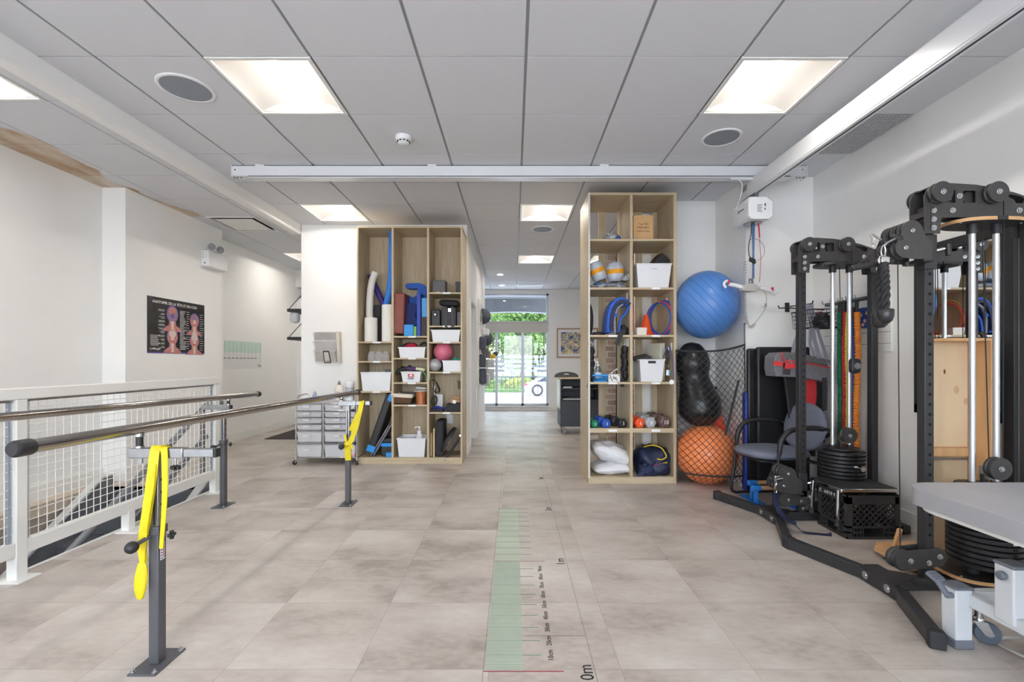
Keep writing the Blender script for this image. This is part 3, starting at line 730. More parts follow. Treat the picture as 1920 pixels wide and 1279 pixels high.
# ================================================================= stairwell and guard rail
M_well = mat('stairwell_paint', (158, 146, 136), 0.7, noise=(3, 0.06)); M_tread = mat('stair_tread', (92, 94, 98), 0.6, noise=(30, 0.1)); M_string = mat('stringer_grey_steel', (128, 131, 136), 0.4, 0.3, noise=(10, 0.06))
M_nose = mat('floor_edge_wood', (206, 190, 172), 0.5, noise=(6, 0.06), stretch=(1, 6, 1))
sw = MB().box(SX0-0.02, 0.6, -2.4, SX0+0.006, SY1, -0.03).box(SX1-0.006, 0.6, -2.4, SX1+0.02, SY1, -0.0305).box(SX0, SY1-0.006, -2.4, SX1, SY1+0.02, -0.03).box(SX0, 0.55, -2.4, SX1, 0.6, -0.03).box(SX0, 0.6, -2.42, SX1, SY1, -2.4)
struct(sw.build('wall_stairwell', M_well, flat=True))
struct(MB().box(SX0-0.14, 0.6, 0.0, SX0+0.012, SY1+0.02, 0.012).box(SX0-0.005, 0.6, -0.1, SX0+0.012, SY1, 0.0).box(SX0, SY1-0.012, -0.1, SX1, SY1+0.06, 0.012).box(SX0, SY1-0.012, -0.12, SX1, SY1, 0.0).build('trim_4', M_nose, bevel=0.003))
struct(MB().box(SX1-0.012, 0.6, -0.05, SX1+0.015, SY1+0.01, 0.006).build('trim_5', M_white_metal, bevel=0.002))
t = thing('staircase', 'grey steel stair going down through the floor opening behind the white guard rail', 'staircase', (-3.4, 4.4, 0))
for k in range(12):
    y1 = SY1 - 0.02 - 0.27*k; z = -0.18*(k+1)
    MB().box(SX0+0.1, y1-0.28, z-0.03, SX1-0.1, y1, z).box(SX0+0.1, y1-0.012, z, SX1-0.1, y1, z+0.15).build('step', M_tread, t, bevel=0.004)
def slope(y): return -(SY1 - y)*0.667
for xs in (SX0+0.05, SX1-0.10):
    poly = [(SY1, 0.10), (SY1, -0.30), (1.2, slope(1.2)-0.25), (1.2, slope(1.2)+0.12), (SY1-0.12, 0.10)]
    s_ = MB().prism(poly, ((xs, 0, 0), (0,1,0), (0,0,1), (1,0,0)), 0, 0.05).build('stringer', M_string, t, bevel=0.003)
    MB().strap([(xs+0.025, SY1, 0.112), (xs+0.025, SY1-0.12, 0.112), (xs+0.025, 1.2, slope(1.2)+0.132)], 0.07, 0.02, (1,0,0)).build('stringer_cap', mat('pale_steel_edge', (214, 215, 214), 0.35, 0.2, noise=(10, 0.03)), s_)
hr = [(SX1-0.14, 4.72, 0.80), (SX1-0.14, 4.5, 0.80), (SX1-0.14, 3.1, -0.07), (SX1-0.14, 1.6, -1.05)]
h_ = MB().tube(hr[:2]+[hr[1]]+hr[2:], 0.028, 10)
h_.build('handrail', M_string, t)
MB().strap([(SX1-0.14, 4.5, 0.50), (SX1-0.14, 3.1, -0.37), (SX1-0.14, 1.6, -1.35)], 0.05, 0.02, (0,0,1)).build('lower_rail', M_string, t)
for (yy, z1) in ((4.44, 0.76), (3.1, -0.1)):
    MB().box(SX1-0.155, yy-0.015, slope(yy)-0.1 if yy < 4.4 else -0.1, SX1-0.125, yy+0.015, z1).build('baluster', M_string, t)
# white guard rail
rxx = -2.79
t = thing('guard_rail', 'white steel guard rail with square wire mesh panels around the stair opening', 'railing', (rxx, 2.6, 0))
RT = 1.075
posts = [0.75, 2.585, 4.29]
for yy in posts:
    p = MB().box(rxx-0.03, yy-0.03, 0, rxx+0.03, yy+0.03, RT-0.065).build('post', M_white_metal, t, bevel=0.004)
    MB().box(rxx-0.05, yy-0.065, 0, rxx+0.075, yy+0.065, 0.008).build('base_plate', M_white_metal, p, bevel=0.002)
p = MB().box(rxx-0.028, 3.30, 0, rxx+0.028, 3.36, 0.15).build('post', M_white_metal, t, bevel=0.004)
MB().box(rxx-0.04, 3.26, 0, rxx+0.12, 3.40, 0.01).build('base_plate', M_white_metal, p, bevel=0.002)
MB().box(rxx-0.033, 0.4, RT-0.065, rxx+0.033, 4.325, RT).build('top_rail', M_white_metal, t, bevel=0.006)
for a, b in zip(posts[:-1], posts[1:]):
    MB().box(rxx-0.025, a+0.03, 0.135, rxx+0.025, b-0.03, 0.215).build('bottom_rail', M_white_metal, t, bevel=0.005)
    ms = MB(); y0, y1, z0, z1 = a+0.035, b-0.035, 0.215, RT-0.065
    ny = int(round((y1-y0-.06)/0.0508)); nz = int(round((z1-z0)/0.0508))
    for k in range(ny+1):
        yy = y0+.03 + (y1-y0-.06)*k/ny; ms.cyl((rxx, yy, z0-.005), (rxx, yy, z1+.005), 0.0027, n=5)
    for k in range(1, nz):
        zz = z0 + (z1-z0)*k/nz; ms.cyl((rxx+0.0035, y0-.01, zz), (rxx+0.0035, y1+.01, zz), 0.0027, n=5)
    ms.build('mesh_panel', M_white_metal, t)
    for yy in (y0+0.012, y1-0.012): MB().box(rxx-0.008, yy-0.005, z0, rxx+0.008, yy+0.005, z1).build('panel_edge', mat('grey_blue_steel', (150, 160, 172), 0.4, 0.2, noise=(10, 0.04)), t)
    MB().box(rxx-0.012, y0, RT-0.078, rxx+0.012, y1, RT-0.065).build('panel_channel', M_steel, t)

# ================================================================= parallel bars
def strap_shape(pts, w, n=5): return spline(pts, n)
def bar_stand(root, xp, yp, zarm, side, far):
    """one floor stand: post with base plate, inner slide, cross arm on top"""
    p = MB().box(xp-0.02, yp-0.022, 0.006, xp+0.02, yp+0.022, 0.555).build('post', M_grey_metal, root, bevel=0.004)
    zp = 0.555
    MB().box(xp-0.055, yp-0.085, 0, xp+0.055, yp+0.085, 0.007).build('base_plate', M_grey_metal, p, bevel=0.002)
    for sx in (-1, 1):
        for sy in (-1, 1):
            c = (xp+sx*0.043, yp+sy*0.07, 0.007)
            MB().lathe([(0.011, 0), (0.011, 0.002), (0.007, 0.003), (0.007, 0.009), (0.003, 0.0095), (0.003, 0.015), (0, 0.015)], c, 12).build('anchor_bolt', M_zinc, p)
    MB().box(xp-0.024, yp-0.026, zp-0.03, xp+0.024, yp+0.026, zp+0.004).build('collar', M_grey_metal, p, bevel=0.003)
    MB().cyl((xp-0.010*side, yp-0.02, zp-0.03), (xp-0.02*side, yp-0.085, zp-0.044), 0.0085).build('pull_pin', M_grey_metal, p)
    MB().ball((xp-0.022*side, yp-0.10, zp-0.047), 0.0235, 20).build('ball_knob', M_blk_plastic, p)
    MB().cyl((xp+0.02*side, yp, zp-0.035), (xp+0.052*side, yp, zp-0.035), 0.004, n=8).build('clamp_screw', M_zinc, p)
    k = MB().lathe([(0.007, 0), (0.008, 0.018), (0, 0.02)], (xp+0.05*side, yp, zp-0.035), 12, axis=(side, 0, 0))
    for a in range(4): k.cbox((xp+0.058*side, yp+0.012*math.cos(a*PI/2), zp-0.035+0.012*math.sin(a*PI/2)), (0.014, 0.012, 0.012))
    k.build('star_knob', M_blk_plastic, p, bevel=0.003)
    if not far:
        q = MB().box(xp+0.0202, yp-0.012, zp-0.135, xp+0.0206, yp+0.012, zp-0.065).build('sticker', M_white_plastic, p)
        MB().box(xp+0.0206, yp+0.004, zp-0.13, xp+0.0208, yp+0.009, zp-0.07).build('sticker_stripe', mat('sticker_red', (190, 60, 70), 0.5, noise=(10, 0.05)), p)
        tx = MB()
        for r_ in range(6): tx.box(xp+0.0206, yp-0.009, zp-0.13+0.011*r_, xp+0.0208, yp+0.001, zp-0.126+0.011*r_)
        tx.build('sticker_lettering', M_ink, p)
    # slide tube with slot and holes
    s_ = MB().box(xp-0.016, yp-0.018, zp-0.01, xp+0.016, yp+0.018, zarm-0.018).build('slide_tube', M_steel, root, bevel=0.003)
    MB().box(xp-0.004+0.0, yp-0.0186, zp+0.01, xp+0.004, yp-0.018, zarm-0.06).build('slide_slot', M_ink, s_)
    hl = MB()
    for kk in range(4): hl.cyl((xp+0.0155, yp, zp+0.04+0.05*kk), (xp+0.0164, yp, zp+0.04+0.05*kk), 0.006, n=12)
    hl.build('pin_hole', M_ink, s_)
    return p
def parallel_bar(name, label, near, far, stands, arms):
    t = thing(name, label, 'parallel bar', (stands[0][0], (near[1]+far[1])/2, 0), 'pair of steel parallel bars')
    near, far = Vector(near), Vector(far); d = (far-near).normalized()
    MB().cyl(near + d*0.05, far - d*0.03, 0.0225, n=28).build('handrail', mat('polished_steel_bar', (180, 176, 172), 0.13, 1.0, noise=(2, 0.05)), t)
    for a, b in ((near, near+d*0.058), (far, far-d*0.045)):
        dd = (b-a).normalized(); L_ = (b-a).length
        MB().lathe([(0, 0), (0.020, 0.001), (0.0255, 0.007), (0.0265, 0.012), (0.0265, L_-0.006), (0.0245, L_), (0.0225, L_)], a, 28, axis=dd).build('end_cap', M_blk_plastic, t)
    for (xp, yp, zarm, side, isfar), (xa, xb, xm, xpad) in zip(stands, arms):
        p = bar_stand(t, xp, yp, zarm, side, isfar)
        a_ = MB().box(xa, yp-0.019, zarm-0.02, xm, yp+0.019, zarm+0.02).build('cross_arm', M_steel, t, bevel=0.003)
        MB().box(xm, yp-0.0155, zarm-0.0165, xb, yp+0.0155, zarm+0.0165).build('arm_slide', M_steel, a_, bevel=0.003)
        MB().box(xb-(0.012 if xb > xm else -0.012), yp-0.0165, zarm-0.0175, xb+(0.002 if xb > xm else -0.002), yp+0.0165, zarm+0.0175).build('arm_cap', M_blk_plastic, a_, bevel=0.002)
        # pad bolt up to the bar
        zb = near.z + (far.z-near.z)*(yp-near.y)/(far.y-near.y)
        MB().cyl((xpad, yp, zarm+0.02), (xpad, yp, zb-0.03), 0.013, n=14).build('riser_sleeve', M_blk_plastic, t)
        MB().cyl((xpad, yp, zarm-0.045), (xpad, yp, zarm-0.02), 0.012, n=6).build('riser_nut', M_zinc, t); MB().cyl((xpad, yp, zb-0.032), (xpad, yp, zb-0.018), 0.016, n=14).build('saddle', M_zinc, t); MB().cyl((xpad, yp, zarm+0.018), (xpad, yp, zarm+0.028), 0.016, n=14).build('riser_nut', M_zinc, t)
        xk = xpad + (xm-xpad)*0.78
        MB().cyl((xk, yp, zarm-0.02), (xk, yp, zarm-0.05), 0.004, n=8).build('arm_screw', M_zinc, t)
        k = MB()
        for a in range(4): k.cbox((xk+0.011*math.cos(a*PI/2), yp+0.011*math.sin(a*PI/2), zarm-0.06), (0.014, 0.014, 0.014))
        k.cyl((xk, yp, zarm-0.05), (xk, yp, zarm-0.07), 0.01, n=10)
        k.build('arm_knob', M_blk_plastic, t, bevel=0.003)
    return t
parallel_bar('parallel_bar', 'steel parallel bar nearer the middle of the room, with yellow bands tied on its stands', (-1.533, 1.4025, 0.956), (-1.469, 4.355, 0.932),
    [(-1.449, 1.872, 0.854, 1, False), (-1.419, 3.948, 0.865, 1, True)],
    [(-1.552, -1.203, -1.335, -1.522), (-1.50, -1.22, -1.35, -1.477)])
parallel_bar('parallel_bar', 'steel parallel bar on the side of the white guard rail', (-2.48, 1.4, 0.972), (-2.409, 4.36, 0.915),
    [(-2.475, 1.872, 0.84, -1, False), (-2.462, 3.905, 0.835, 1, True)],
    [(-2.62, -2.40, -2.44, -2.468), (-2.64, -2.395, -2.43, -2.42)])
# yellow exercise bands
M_yel = mat('yellow_latex_band', (226, 208, 30), 0.5, noise=(12, 0.1), col2=(206, 186, 14), bump=(60, 0.2), trans=0.0)
t = thing('exercise_band', 'long yellow stretch band draped over the near stand of the parallel bar', 'exercise band', (-1.43, 1.84, 0.86))
xb, yb, zb = -1.436, 1.872, 0.874
p1 = spline([(xb+0.0, yb+0.024, zb-0.05), (xb, yb+0.023, zb), (xb, yb, zb+0.004), (xb-0.002, yb-0.024, zb), (xb-0.008, yb-0.034, zb-0.10), (xb-0.024, yb-0.036, zb-0.23), (xb-0.040, yb-0.037, zb-0.34), (xb-0.046, yb-0.036, zb-0.40), (xb-0.042, yb-0.034, zb-0.45)], 5)
MB().strap(p1, [0.026+0.010*math.sin(PI*i/len(p1)) for i in range(len(p1))], 0.006, (1, 0.25, 0)).build('front_tail', M_yel, t, bevel=0.001)
p2 = spline([(xb-0.002, yb-0.03, zb-0.06), (xb-0.006, yb-0.040, zb-0.16), (xb-0.024, yb-0.042, zb-0.28), (xb-0.036, yb-0.042, zb-0.39), (xb-0.042, yb-0.038, zb-0.45)], 6)
MB().strap(p2, [0.022]*len(p2), 0.005, (1, -0.3, 0)).build('second_tail', M_yel, t, bevel=0.001)
p3 = spline([(xb+0.028, yb+0.0, zb+0.003), (xb+0.03, yb-0.022, zb+0.002), (xb+0.036, yb-0.026, zb-0.03), (xb+0.04, yb-0.03, zb-0.15), (xb+0.034, yb-0.028, zb-0.26), (xb+0.022, yb-0.026, zb-0.4)], 6)
MB().strap(p3, [0.032-0.018*i/len(p3) for i in range(len(p3))], 0.005, (1, 0.1, 0)).build('back_tail', M_yel, t, bevel=0.001)
bl = MB()
def bulb(u, v):
    a = 2*PI*u; r = (0.011+0.012*math.sin(PI*v)**0.6)*(1+0.12*math.sin(3*a+4*v)); r = r*(0.25 if v < .02 else 1)
    return Vector((xb-0.046-0.006*v+r*math.cos(a), yb-0.038+0.7*r*math.sin(a), zb-0.445-0.15*v))
bl.surf(bulb, 20, 14); bl.build('rolled_end', M_yel, t, ang=80)
t = thing('exercise_band', 'yellow stretch band knotted around the far stand of the parallel bar', 'exercise band', (-1.40, 3.92, 0.6))
A_ = lambda px_, py_, y_=3.90: at(px_, py_, y_)
MB().strap(spline([A_(679, 756, 3.94), A_(679, 753, 3.92), A_(675, 770), A_(668, 800), A_(660, 822), A_(653, 834)], 5), 0.04, 0.006, (1, 0, 0.25)).build('hanging_tail', M_yel, t, bevel=0.001)
MB().strap(spline([A_(672, 775, 3.90), A_(665, 790, 3.905), A_(657, 808, 3.91)], 5), 0.035, 0.005, (1, 0, 0.6)).build('second_tail', M_yel, t, bevel=0.001)
kn = MB(); kn.ball(A_(652, 833, 3.905), 0.03, 16, (1.1, 0.9, 0.75)); kn.tube(spline([A_(645, 838), A_(650, 831), A_(657, 835), A_(661, 842)], 5), [0.012]*16, 8)
kn.build('knot', M_yel, t)
MB().strap(spline([A_(651, 835, 3.90), A_(652, 845, 3.9), A_(653, 863, 3.91)], 4), 0.05, 0.01, (1, 0, 0)).strap(spline([A_(647, 815, 3.9), A_(648, 825, 3.9), A_(652, 834, 3.9)], 4), 0.02, 0.006, (1, 0, 0)).build('lower_tail', M_yel, t, bevel=0.001)

# ================================================================= floor ruler
t = thing('floor_ruler', 'printed measuring strip with green centimetre band stuck along the floor', 'floor decal', (0.1, 3, 0))
M_film = glassy('clear_floor_film', (250, 249, 248), 0.03, 0.3)
fx0, fx1 = -0.121, 0.322
# seam outline of the clear film
ol = MB(); zf = 0.0004
def flat(mb, x0, y0, x1, y1, z=0.0004): mb.box(x0, y0, 0.0, x1, y1, z)
flat(ol, fx0-.001, 1.0, fx0+.001, 5.72); flat(ol, fx1-.001, 1.0, fx1+.001, 5.72); flat(ol, fx0, 5.718, fx1, 5.722); flat(ol, fx0, 2.052, fx1, 2.055)
ol.build('film_edge', mat('film_edge_dark', (120, 112, 106), 0.6, noise=(30, 0.1)), t, flat=True)
y0r = 1.8177
M_gr = mat('green_tint_print', (184, 194, 174), 0.45, noise=(5, 0.06), col2=(172, 180, 162)); M_gl = mat('green_line_print', (104, 142, 118), 0.5, noise=(20, 0.1)); M_rl = mat('red_line_print', (150, 60, 72), 0.5, noise=(20, 0.1))
gb = MB(); flat(gb, -0.115, y0r, 0.038, y0r+1.0, 0.0006); gb.build('green_band', mat('faint_green_print', (188, 193, 178), 0.45, noise=(5, 0.06), col2=(176, 180, 166)), t, flat=True)
gb = MB(); flat(gb, -0.115, y0r+1.0, 0.038, y0r+2.02, 0.0006); gb.build('green_band', M_gr, t, flat=True)
gl = MB()
for k in range(1, 100): flat(gl, -0.115, y0r+.01*k-.0012, 0.038, y0r+.01*k+.0012, 0.0009)
gl.build('centimetre_line', M_gl, t, flat=True)
gl = MB()
for k in range(1, 20):
    if k != 10: flat(gl, -0.115, y0r+.1*k-.0016, 0.115, y0r+.1*k+.0016, 0.0011)
gl.build('decimetre_line', M_gl, t, flat=True)
for k, x1 in ((0, 0.198), (1, 0.19), (2, 0.13)):
    rl = MB(); flat(rl, -0.119, y0r+k-.0022, x1, y0r+k+.0022, 0.0013); rl.build('metre_line', M_rl if k < 1 else mat('faded_red_print', (150, 110, 108), 0.5, noise=(20, 0.1)), t, flat=True)
for k in range(1, 10): text_mesh('%dcm' % (10*k), 0.034, frame_m((0.165, y0r+.1*k-.036, 0.0007), (0,1,0), (-1,0,0)), M_ink, 'printed_number', t, 0.0003, sx=0.95)
for k, s_ in ((0, 1), (1, 1), (2, 1), (3, 1)): text_mesh('%dm' % k, 0.078, frame_m((0.312, y0r+k-.052, 0.0007), (0,1,0), (-1,0,0)), M_ink, 'printed_number', t, 0.0003, sx=0.95)
# ================================================================= shelf units
M_oak = mat('pale_oak_laminate', (198, 182, 153), 0.5, noise=(9, 0.14), col2=(176, 159, 130), stretch=(5, 5, 0.35))
M_oakh = mat('pale_oak_shelf', (198, 182, 153), 0.5, noise=(9, 0.14), col2=(178, 161, 132), stretch=(0.35, 5, 5))
M_tag = mat('paper_tag', (236, 238, 240), 0.6, noise=(30, 0.03))
M_bin = mat('white_storage_plastic', (226, 228, 231), 0.38, noise=(6, 0.02))
M_navy = mat('navy_nylon', (40, 48, 80), 0.5, noise=(14, 0.3), bump=(16, 1.0))
# ---- left unit (closed back)
LXa, LXb, LYa, LYb, LTOP = -1.869, -0.612, 5.483, 5.985, 2.835
tL = thing('shelf_unit', 'tall closed-back oak shelf unit with three columns standing against the white wall', 'shelf unit', (-1.24, 5.67, 0))
def zL(py_): return Z_(py_, LYa)
e = 0.02
MB().box(LXa, LYa, 0, LXa+e, LYb, LTOP).build('side_panel', M_oak, tL, bevel=0.001)
MB().box(LXb-e, LYa, 0, LXb, LYb, LTOP).build('side_panel', M_oak, tL, bevel=0.001)
LD1, LD2 = X_(736, LYa), X_(802.5, LYa)
for xd in (LD1, LD2): MB().box(xd-0.0125, LYa+0.001, 0.075, xd+0.0125, LYb-0.01, LTOP-e).build('divider', M_oak, tL, bevel=0.001)
MB().box(LXa+e, LYa, LTOP-e, LXb-e, LYb, LTOP).build('top', M_oakh, tL)
MB().box(LXa+e, LYb-0.075, 0.075, LXb-e, LYb-0.06, LTOP-e).build('back_panel', M_oak, tL)
MB().box(LXa+e, LYa, 0.055, LXb-e, LYb-0.012, 0.075).build('shelf', M_oakh, tL)
MB().box(LXa+e, LYa+0.006, 0, LXb-e, LYa+0.024, 0.055).build('plinth', M_oakh, tL)
colsL = [(LXa+e, LD1-0.0125, (642, 678.5, 735)), (LD1+0.0125, LD2-0.0125, (631.5, 672.5, 718.5, 760.5)), (LD2+0.0125, LXb-e, (549.5, 612, 642.5, 698.5, 774.5))]
ZS = []
for (xa, xb, ys) in colsL:
    zs = []
    for yy in ys:
        z = zL(yy); zs.append(z + 0.009)
        MB().box(xa, LYa+0.002, z-0.009, xb, LYb-0.012, z+0.009).build('shelf', M_oakh, tL, bevel=0.001)
        xm = (xa+xb)/2 + 0.02; tg = MB().box(xm-0.045, LYa-0.0006, z-0.011, xm+0.045, LYa+0.002, z+0.009)
        tg.build('label_tag', M_tag, tL)
    ZS.append(zs)
MB().box(X_(828, LYa), LYb-0.076, zL(803), X_(840, LYa), LYb-0.081, zL(785)).build('wall_socket', M_white_plastic, tL, bevel=0.002)
# ---- right unit (open through, two columns)
RXa, RXb, RYa, RYb, RTOP = 0.7466, 1.630, 4.60, 5.15, 2.912
tR = thing('shelf_unit', 'tall open oak shelf unit with two columns standing beside the blue exercise ball', 'shelf unit', (1.19, 4.87, 0))
def zR(py_): return Z_(py_, RYa)
RD = 1.178
MB().box(RXa, RYa, 0, RXa+0.019, RYb, RTOP).build('side_panel', M_oak, tR, bevel=0.001)
MB().box(RXb-0.03, RYa, 0, RXb, RYb, RTOP).build('side_panel', M_oak, tR, bevel=0.001)
MB().box(RD-0.014, RYa+0.001, 0.06, RD+0.014, RYb-0.022, RTOP-0.025).build('divider', M_oak, tR, bevel=0.001)
MB().box(RXa+0.019, RYa, RTOP-0.025, RXb-0.03, RYb, RTOP).build('top', M_oakh, tR)
MB().box(RXa+0.019, RYa, 0.05, RXb-0.03, RYb, 0.068).build('shelf', M_oakh, tR)
MB().box(RXa+0.019, RYa+0.006, 0, RXb-0.03, RYa+0.024, 0.05).box(RXa+0.019, RYb-0.024, 0, RXb-0.03, RYb-0.006, 0.05).build('plinth', M_oakh, tR)
for (a, b) in ((0.949, 1.027), (1.158, 1.198), (1.355, 1.433), (1.546, 1.60)): MB().box(a, RYb-0.02, 0.068, b, RYb, RTOP-0.025).build('back_slat', M_oak, tR)
ZR = []
for yy, th in ((450, 0.0105), (541, 0.0105), (630, 0.0105), (718.5, 0.0105), (807.5, 0.022)):
    z = zR(yy); ZR.append(z+th)
    for xa, xb in ((RXa+0.019, RD-0.014), (RD+0.014, RXb-0.03)):
        MB().box(xa, RYa+0.001, z-th, xb, RYb-0.021, z+th).build('shelf', M_oakh, tR, bevel=0.001)
        if yy > 460 and not (yy < 550 and xa < 1):
            xm = (xa+xb)/2+0.03; MB().box(xm-0.045, RYa-0.0006, z-0.011, xm+0.04, RYa+0.001, z+0.010).build('label_tag', M_tag, tR)
ZR.append(0.068)
ps = MB().box(RXa+0.001, RYa-0.004, 0.06, RXa+0.016, RYa, RTOP-0.005)
ps.build('edge_strip', M_white_metal, tR)
hl = MB(); zz = 0.08
while zz < RTOP-0.02:
    hl.box(RXa+0.006, RYa-0.0046, zz, RXa+0.011, RYa-0.004, zz+0.006); zz += 0.0165
hl.build('strip_hole', M_ink, tR)['kind'] = 'stuff'

# ---- generic things
def bin_(name, label, px0, px1, pyt, pyb, Yf, depth, group=None, m=None, lip=True, tap=0.86, wall=0.004, slot=None):
    """open white tub, front face given in pixels at depth Yf"""
    xa, xb = X_(px0, Yf), X_(px1, Yf); zt = Z_(pyt, Yf); zb = pyb if pyb < 5 else Z_(pyb, Yf)
    cx, cy = (xa+xb)/2, Yf + depth/2; h = zt - zb
    t = thing(name, label, 'bin', (cx, cy, zb), group)
    w_ = xb-xa
    MB().taper((cx, cy, zb), (w_*tap, depth*tap), (w_, depth), h, wall=wall).build('tub', m or M_bin, t, bevel=0.006, seg=2)
    if lip:
        l = MB()
        for (a, b, c, d) in ((-w_/2-.006, -depth/2-.006, w_/2+.006, -depth/2+.004), (-w_/2-.006, depth/2-.004, w_/2+.006, depth/2+.006), (-w_/2-.006, -depth/2, -w_/2+.004, depth/2), (w_/2-.004, -depth/2, w_/2+.006, depth/2)):
            l.box(cx+a, cy+b, zt-0.011, cx+c, cy+d, zt+0.001)
        l.build('rim', m or M_bin, t, bevel=0.002)
    if slot:
        sx0, sx1, sy0, sy1 = slot
        zc = Z_(sy0, Yf); zd = Z_(sy1, Yf)
        # follow the sloping front
        k = (zt-zd)/h; yf = cy - depth/2*(1-(1-tap)*(zt-(zc+zd)/2)/h)
        MB().box(X_(sx0, Yf), yf-0.002, zd, X_(sx1, Yf), yf+0.004, zc).build('grip_slot', mat('dark_opening', (58, 56, 52), 0.7, noise=(10, 0.1)), t, bevel=0.003)
    return t
def curved_tube(name, label, pts, r, m, cat='foam roller', group=None, n=24, hollow=False, hm=None):
    mb = MB().tube(pts, r, n)
    o = mb.build(name, m); tag(o, label, cat, group)
    return o
def pillow_mesh(mb, c, sx, sy, sz, rot=None, n=18, p=2.6, wob=0.0, seed=0):
    """cushion: superellipse outline with puffed faces"""
    c = Vector(c); rr = random.Random(seed); ph = [rr.uniform(0, 6) for _ in range(4)]
    def fn(sign):
        def f(u, v):
            a, b = 2*u-1, 2*v-1
            k = (1-abs(a)**p)**0.5*(1-abs(b)**p)**0.5 if abs(a) < 1 and abs(b) < 1 else 0
            px_ = a*sx/2*(1-0.06*b*b); py_ = b*sy/2*(1-0.06*a*a)
            w_ = wob*(math.sin(7*a+ph[0]+3*b)+math.sin(9*b+ph[1]-4*a)+0.6*math.sin(15*a*b+ph[2]))*k
            q = Vector((px_, py_, sign*sz/2*k + w_))
            return c + (rot @ q if rot is not None else q)
        return f
    mb.surf(fn(1), n, n); mb.surf(fn(-1), n, n)
    return mb
def blob(mb, c, sx, sy, sz, seed=0, n=22, amp=0.18, flat=True, rot=None, boxy=2.0):
    """crumpled soft bundle resting on its base"""
    rr = random.Random(seed); c = Vector(c); K = [(rr.uniform(1.5, 7), rr.uniform(1.5, 7), rr.uniform(0, 6), rr.uniform(.3, 1)) for _ in range(9)]
    m = n//2; vs = []; fs = []
    for i in range(m+1):
        th = PI*i/m
        for k in range(n):
            ph = 2*PI*k/n
            d = 1 + amp*sum(q[3]*math.sin(q[0]*th*1.5+q[2])*math.cos(round(q[1])*ph+q[2]*2) for q in K)/3
            if boxy > 2.0:
                d0 = (abs(math.sin(th)*math.cos(ph))**boxy+abs(math.sin(th)*math.sin(ph))**boxy+abs(math.cos(th))**boxy)**(-1/boxy); d *= d0*0.93
            z = math.cos(th)*d
            if flat and z < -0.55: z = -0.55
            p = Vector((math.sin(th)*math.cos(ph)*d*sx/2, math.sin(th)*math.sin(ph)*d*sy/2, (z+0.55)/1.55*sz))
            if rot is not None: p = rot @ p
            vs.append(c+p)
    for i in range(m):
        fs += [(i*n+k, (i+1)*n+k, (i+1)*n+(k+1)%n, i*n+(k+1)%n) for k in range(n)]
    return mb.add(vs, fs)

# ================================================================= things in the left unit
Yi = LYa + 0.06
M_foam_w = mat('white_foam', (233, 230, 222), 0.85, noise=(200, 0.04), bump=(400, 0.15)); M_foam_k = mat('charcoal_foam', (52, 53, 58), 0.85, noise=(200, 0.2), bump=(400, 0.15))
M_foam_b = mat('light_blue_foam', (58, 130, 224), 0.7, noise=(60, 0.06), bump=(300, 0.1)); M_purple = mat('dark_violet_foam', (62, 48, 130), 0.4, noise=(40, 0.1))
z1 = ZS[0][0]
def roller(px0, px1, pyt, Y, m, label):
    x0, x1 = X_(px0, Y), X_(px1, Y); r = (x1-x0)/2; c = ((x0+x1)/2, Y+r, z1)
    h = Z_(pyt, Y)-z1
    o = MB().lathe([(r-0.006, 0), (r, 0.006), (r, h-0.006), (r-0.006, h), (0, h)], c, 36).build('foam_roller', m); tag(o, label, 'foam roller', 'foam rollers standing in the shelf')
roller(680, 704, 595, LYa+0.02, M_foam_w, 'short white foam roller standing at the outer end of the shelf, before the curved noodle')
roller(713, 735.5, 570.5, LYa+0.015, M_foam_w, 'taller white foam roller standing in the shelf beside the rust cushion')
roller(699.5, 716, 571.5, LYa+0.17, M_foam_k, 'charcoal foam roller standing behind the two white rollers')
curved_tube('foam_noodle', 'white bendy foam noodle curving up out of the shelf behind the short roller', spline([at(694, 641, 5.66), at(693, 600, 5.67), at(693.5, 560, 5.68), at(697, 530, 5.68), at(704, 511, 5.69)], 6), 0.042, M_foam_w, 'foam noodle')
curved_tube('foam_noodle', 'dark violet foam stick leaning behind the white noodle', [at(694, 516, 5.80), at(707, 545, 5.78), at(721, 575, 5.76), at(728, 600, 5.75)], 0.036, M_purple, 'foam noodle')
curved_tube('foam_noodle', 'long bright blue foam noodle bent from the top of the shelf down to its floor', spline([at(735, 435, 5.67), at(734.5, 470, 5.67), at(733, 520, 5.67), at(727, 560, 5.69), at(717, 590, 5.72), at(707, 625, 5.72), at(703, 640, 5.72)], 6), 0.038, M_foam_b, 'foam noodle')
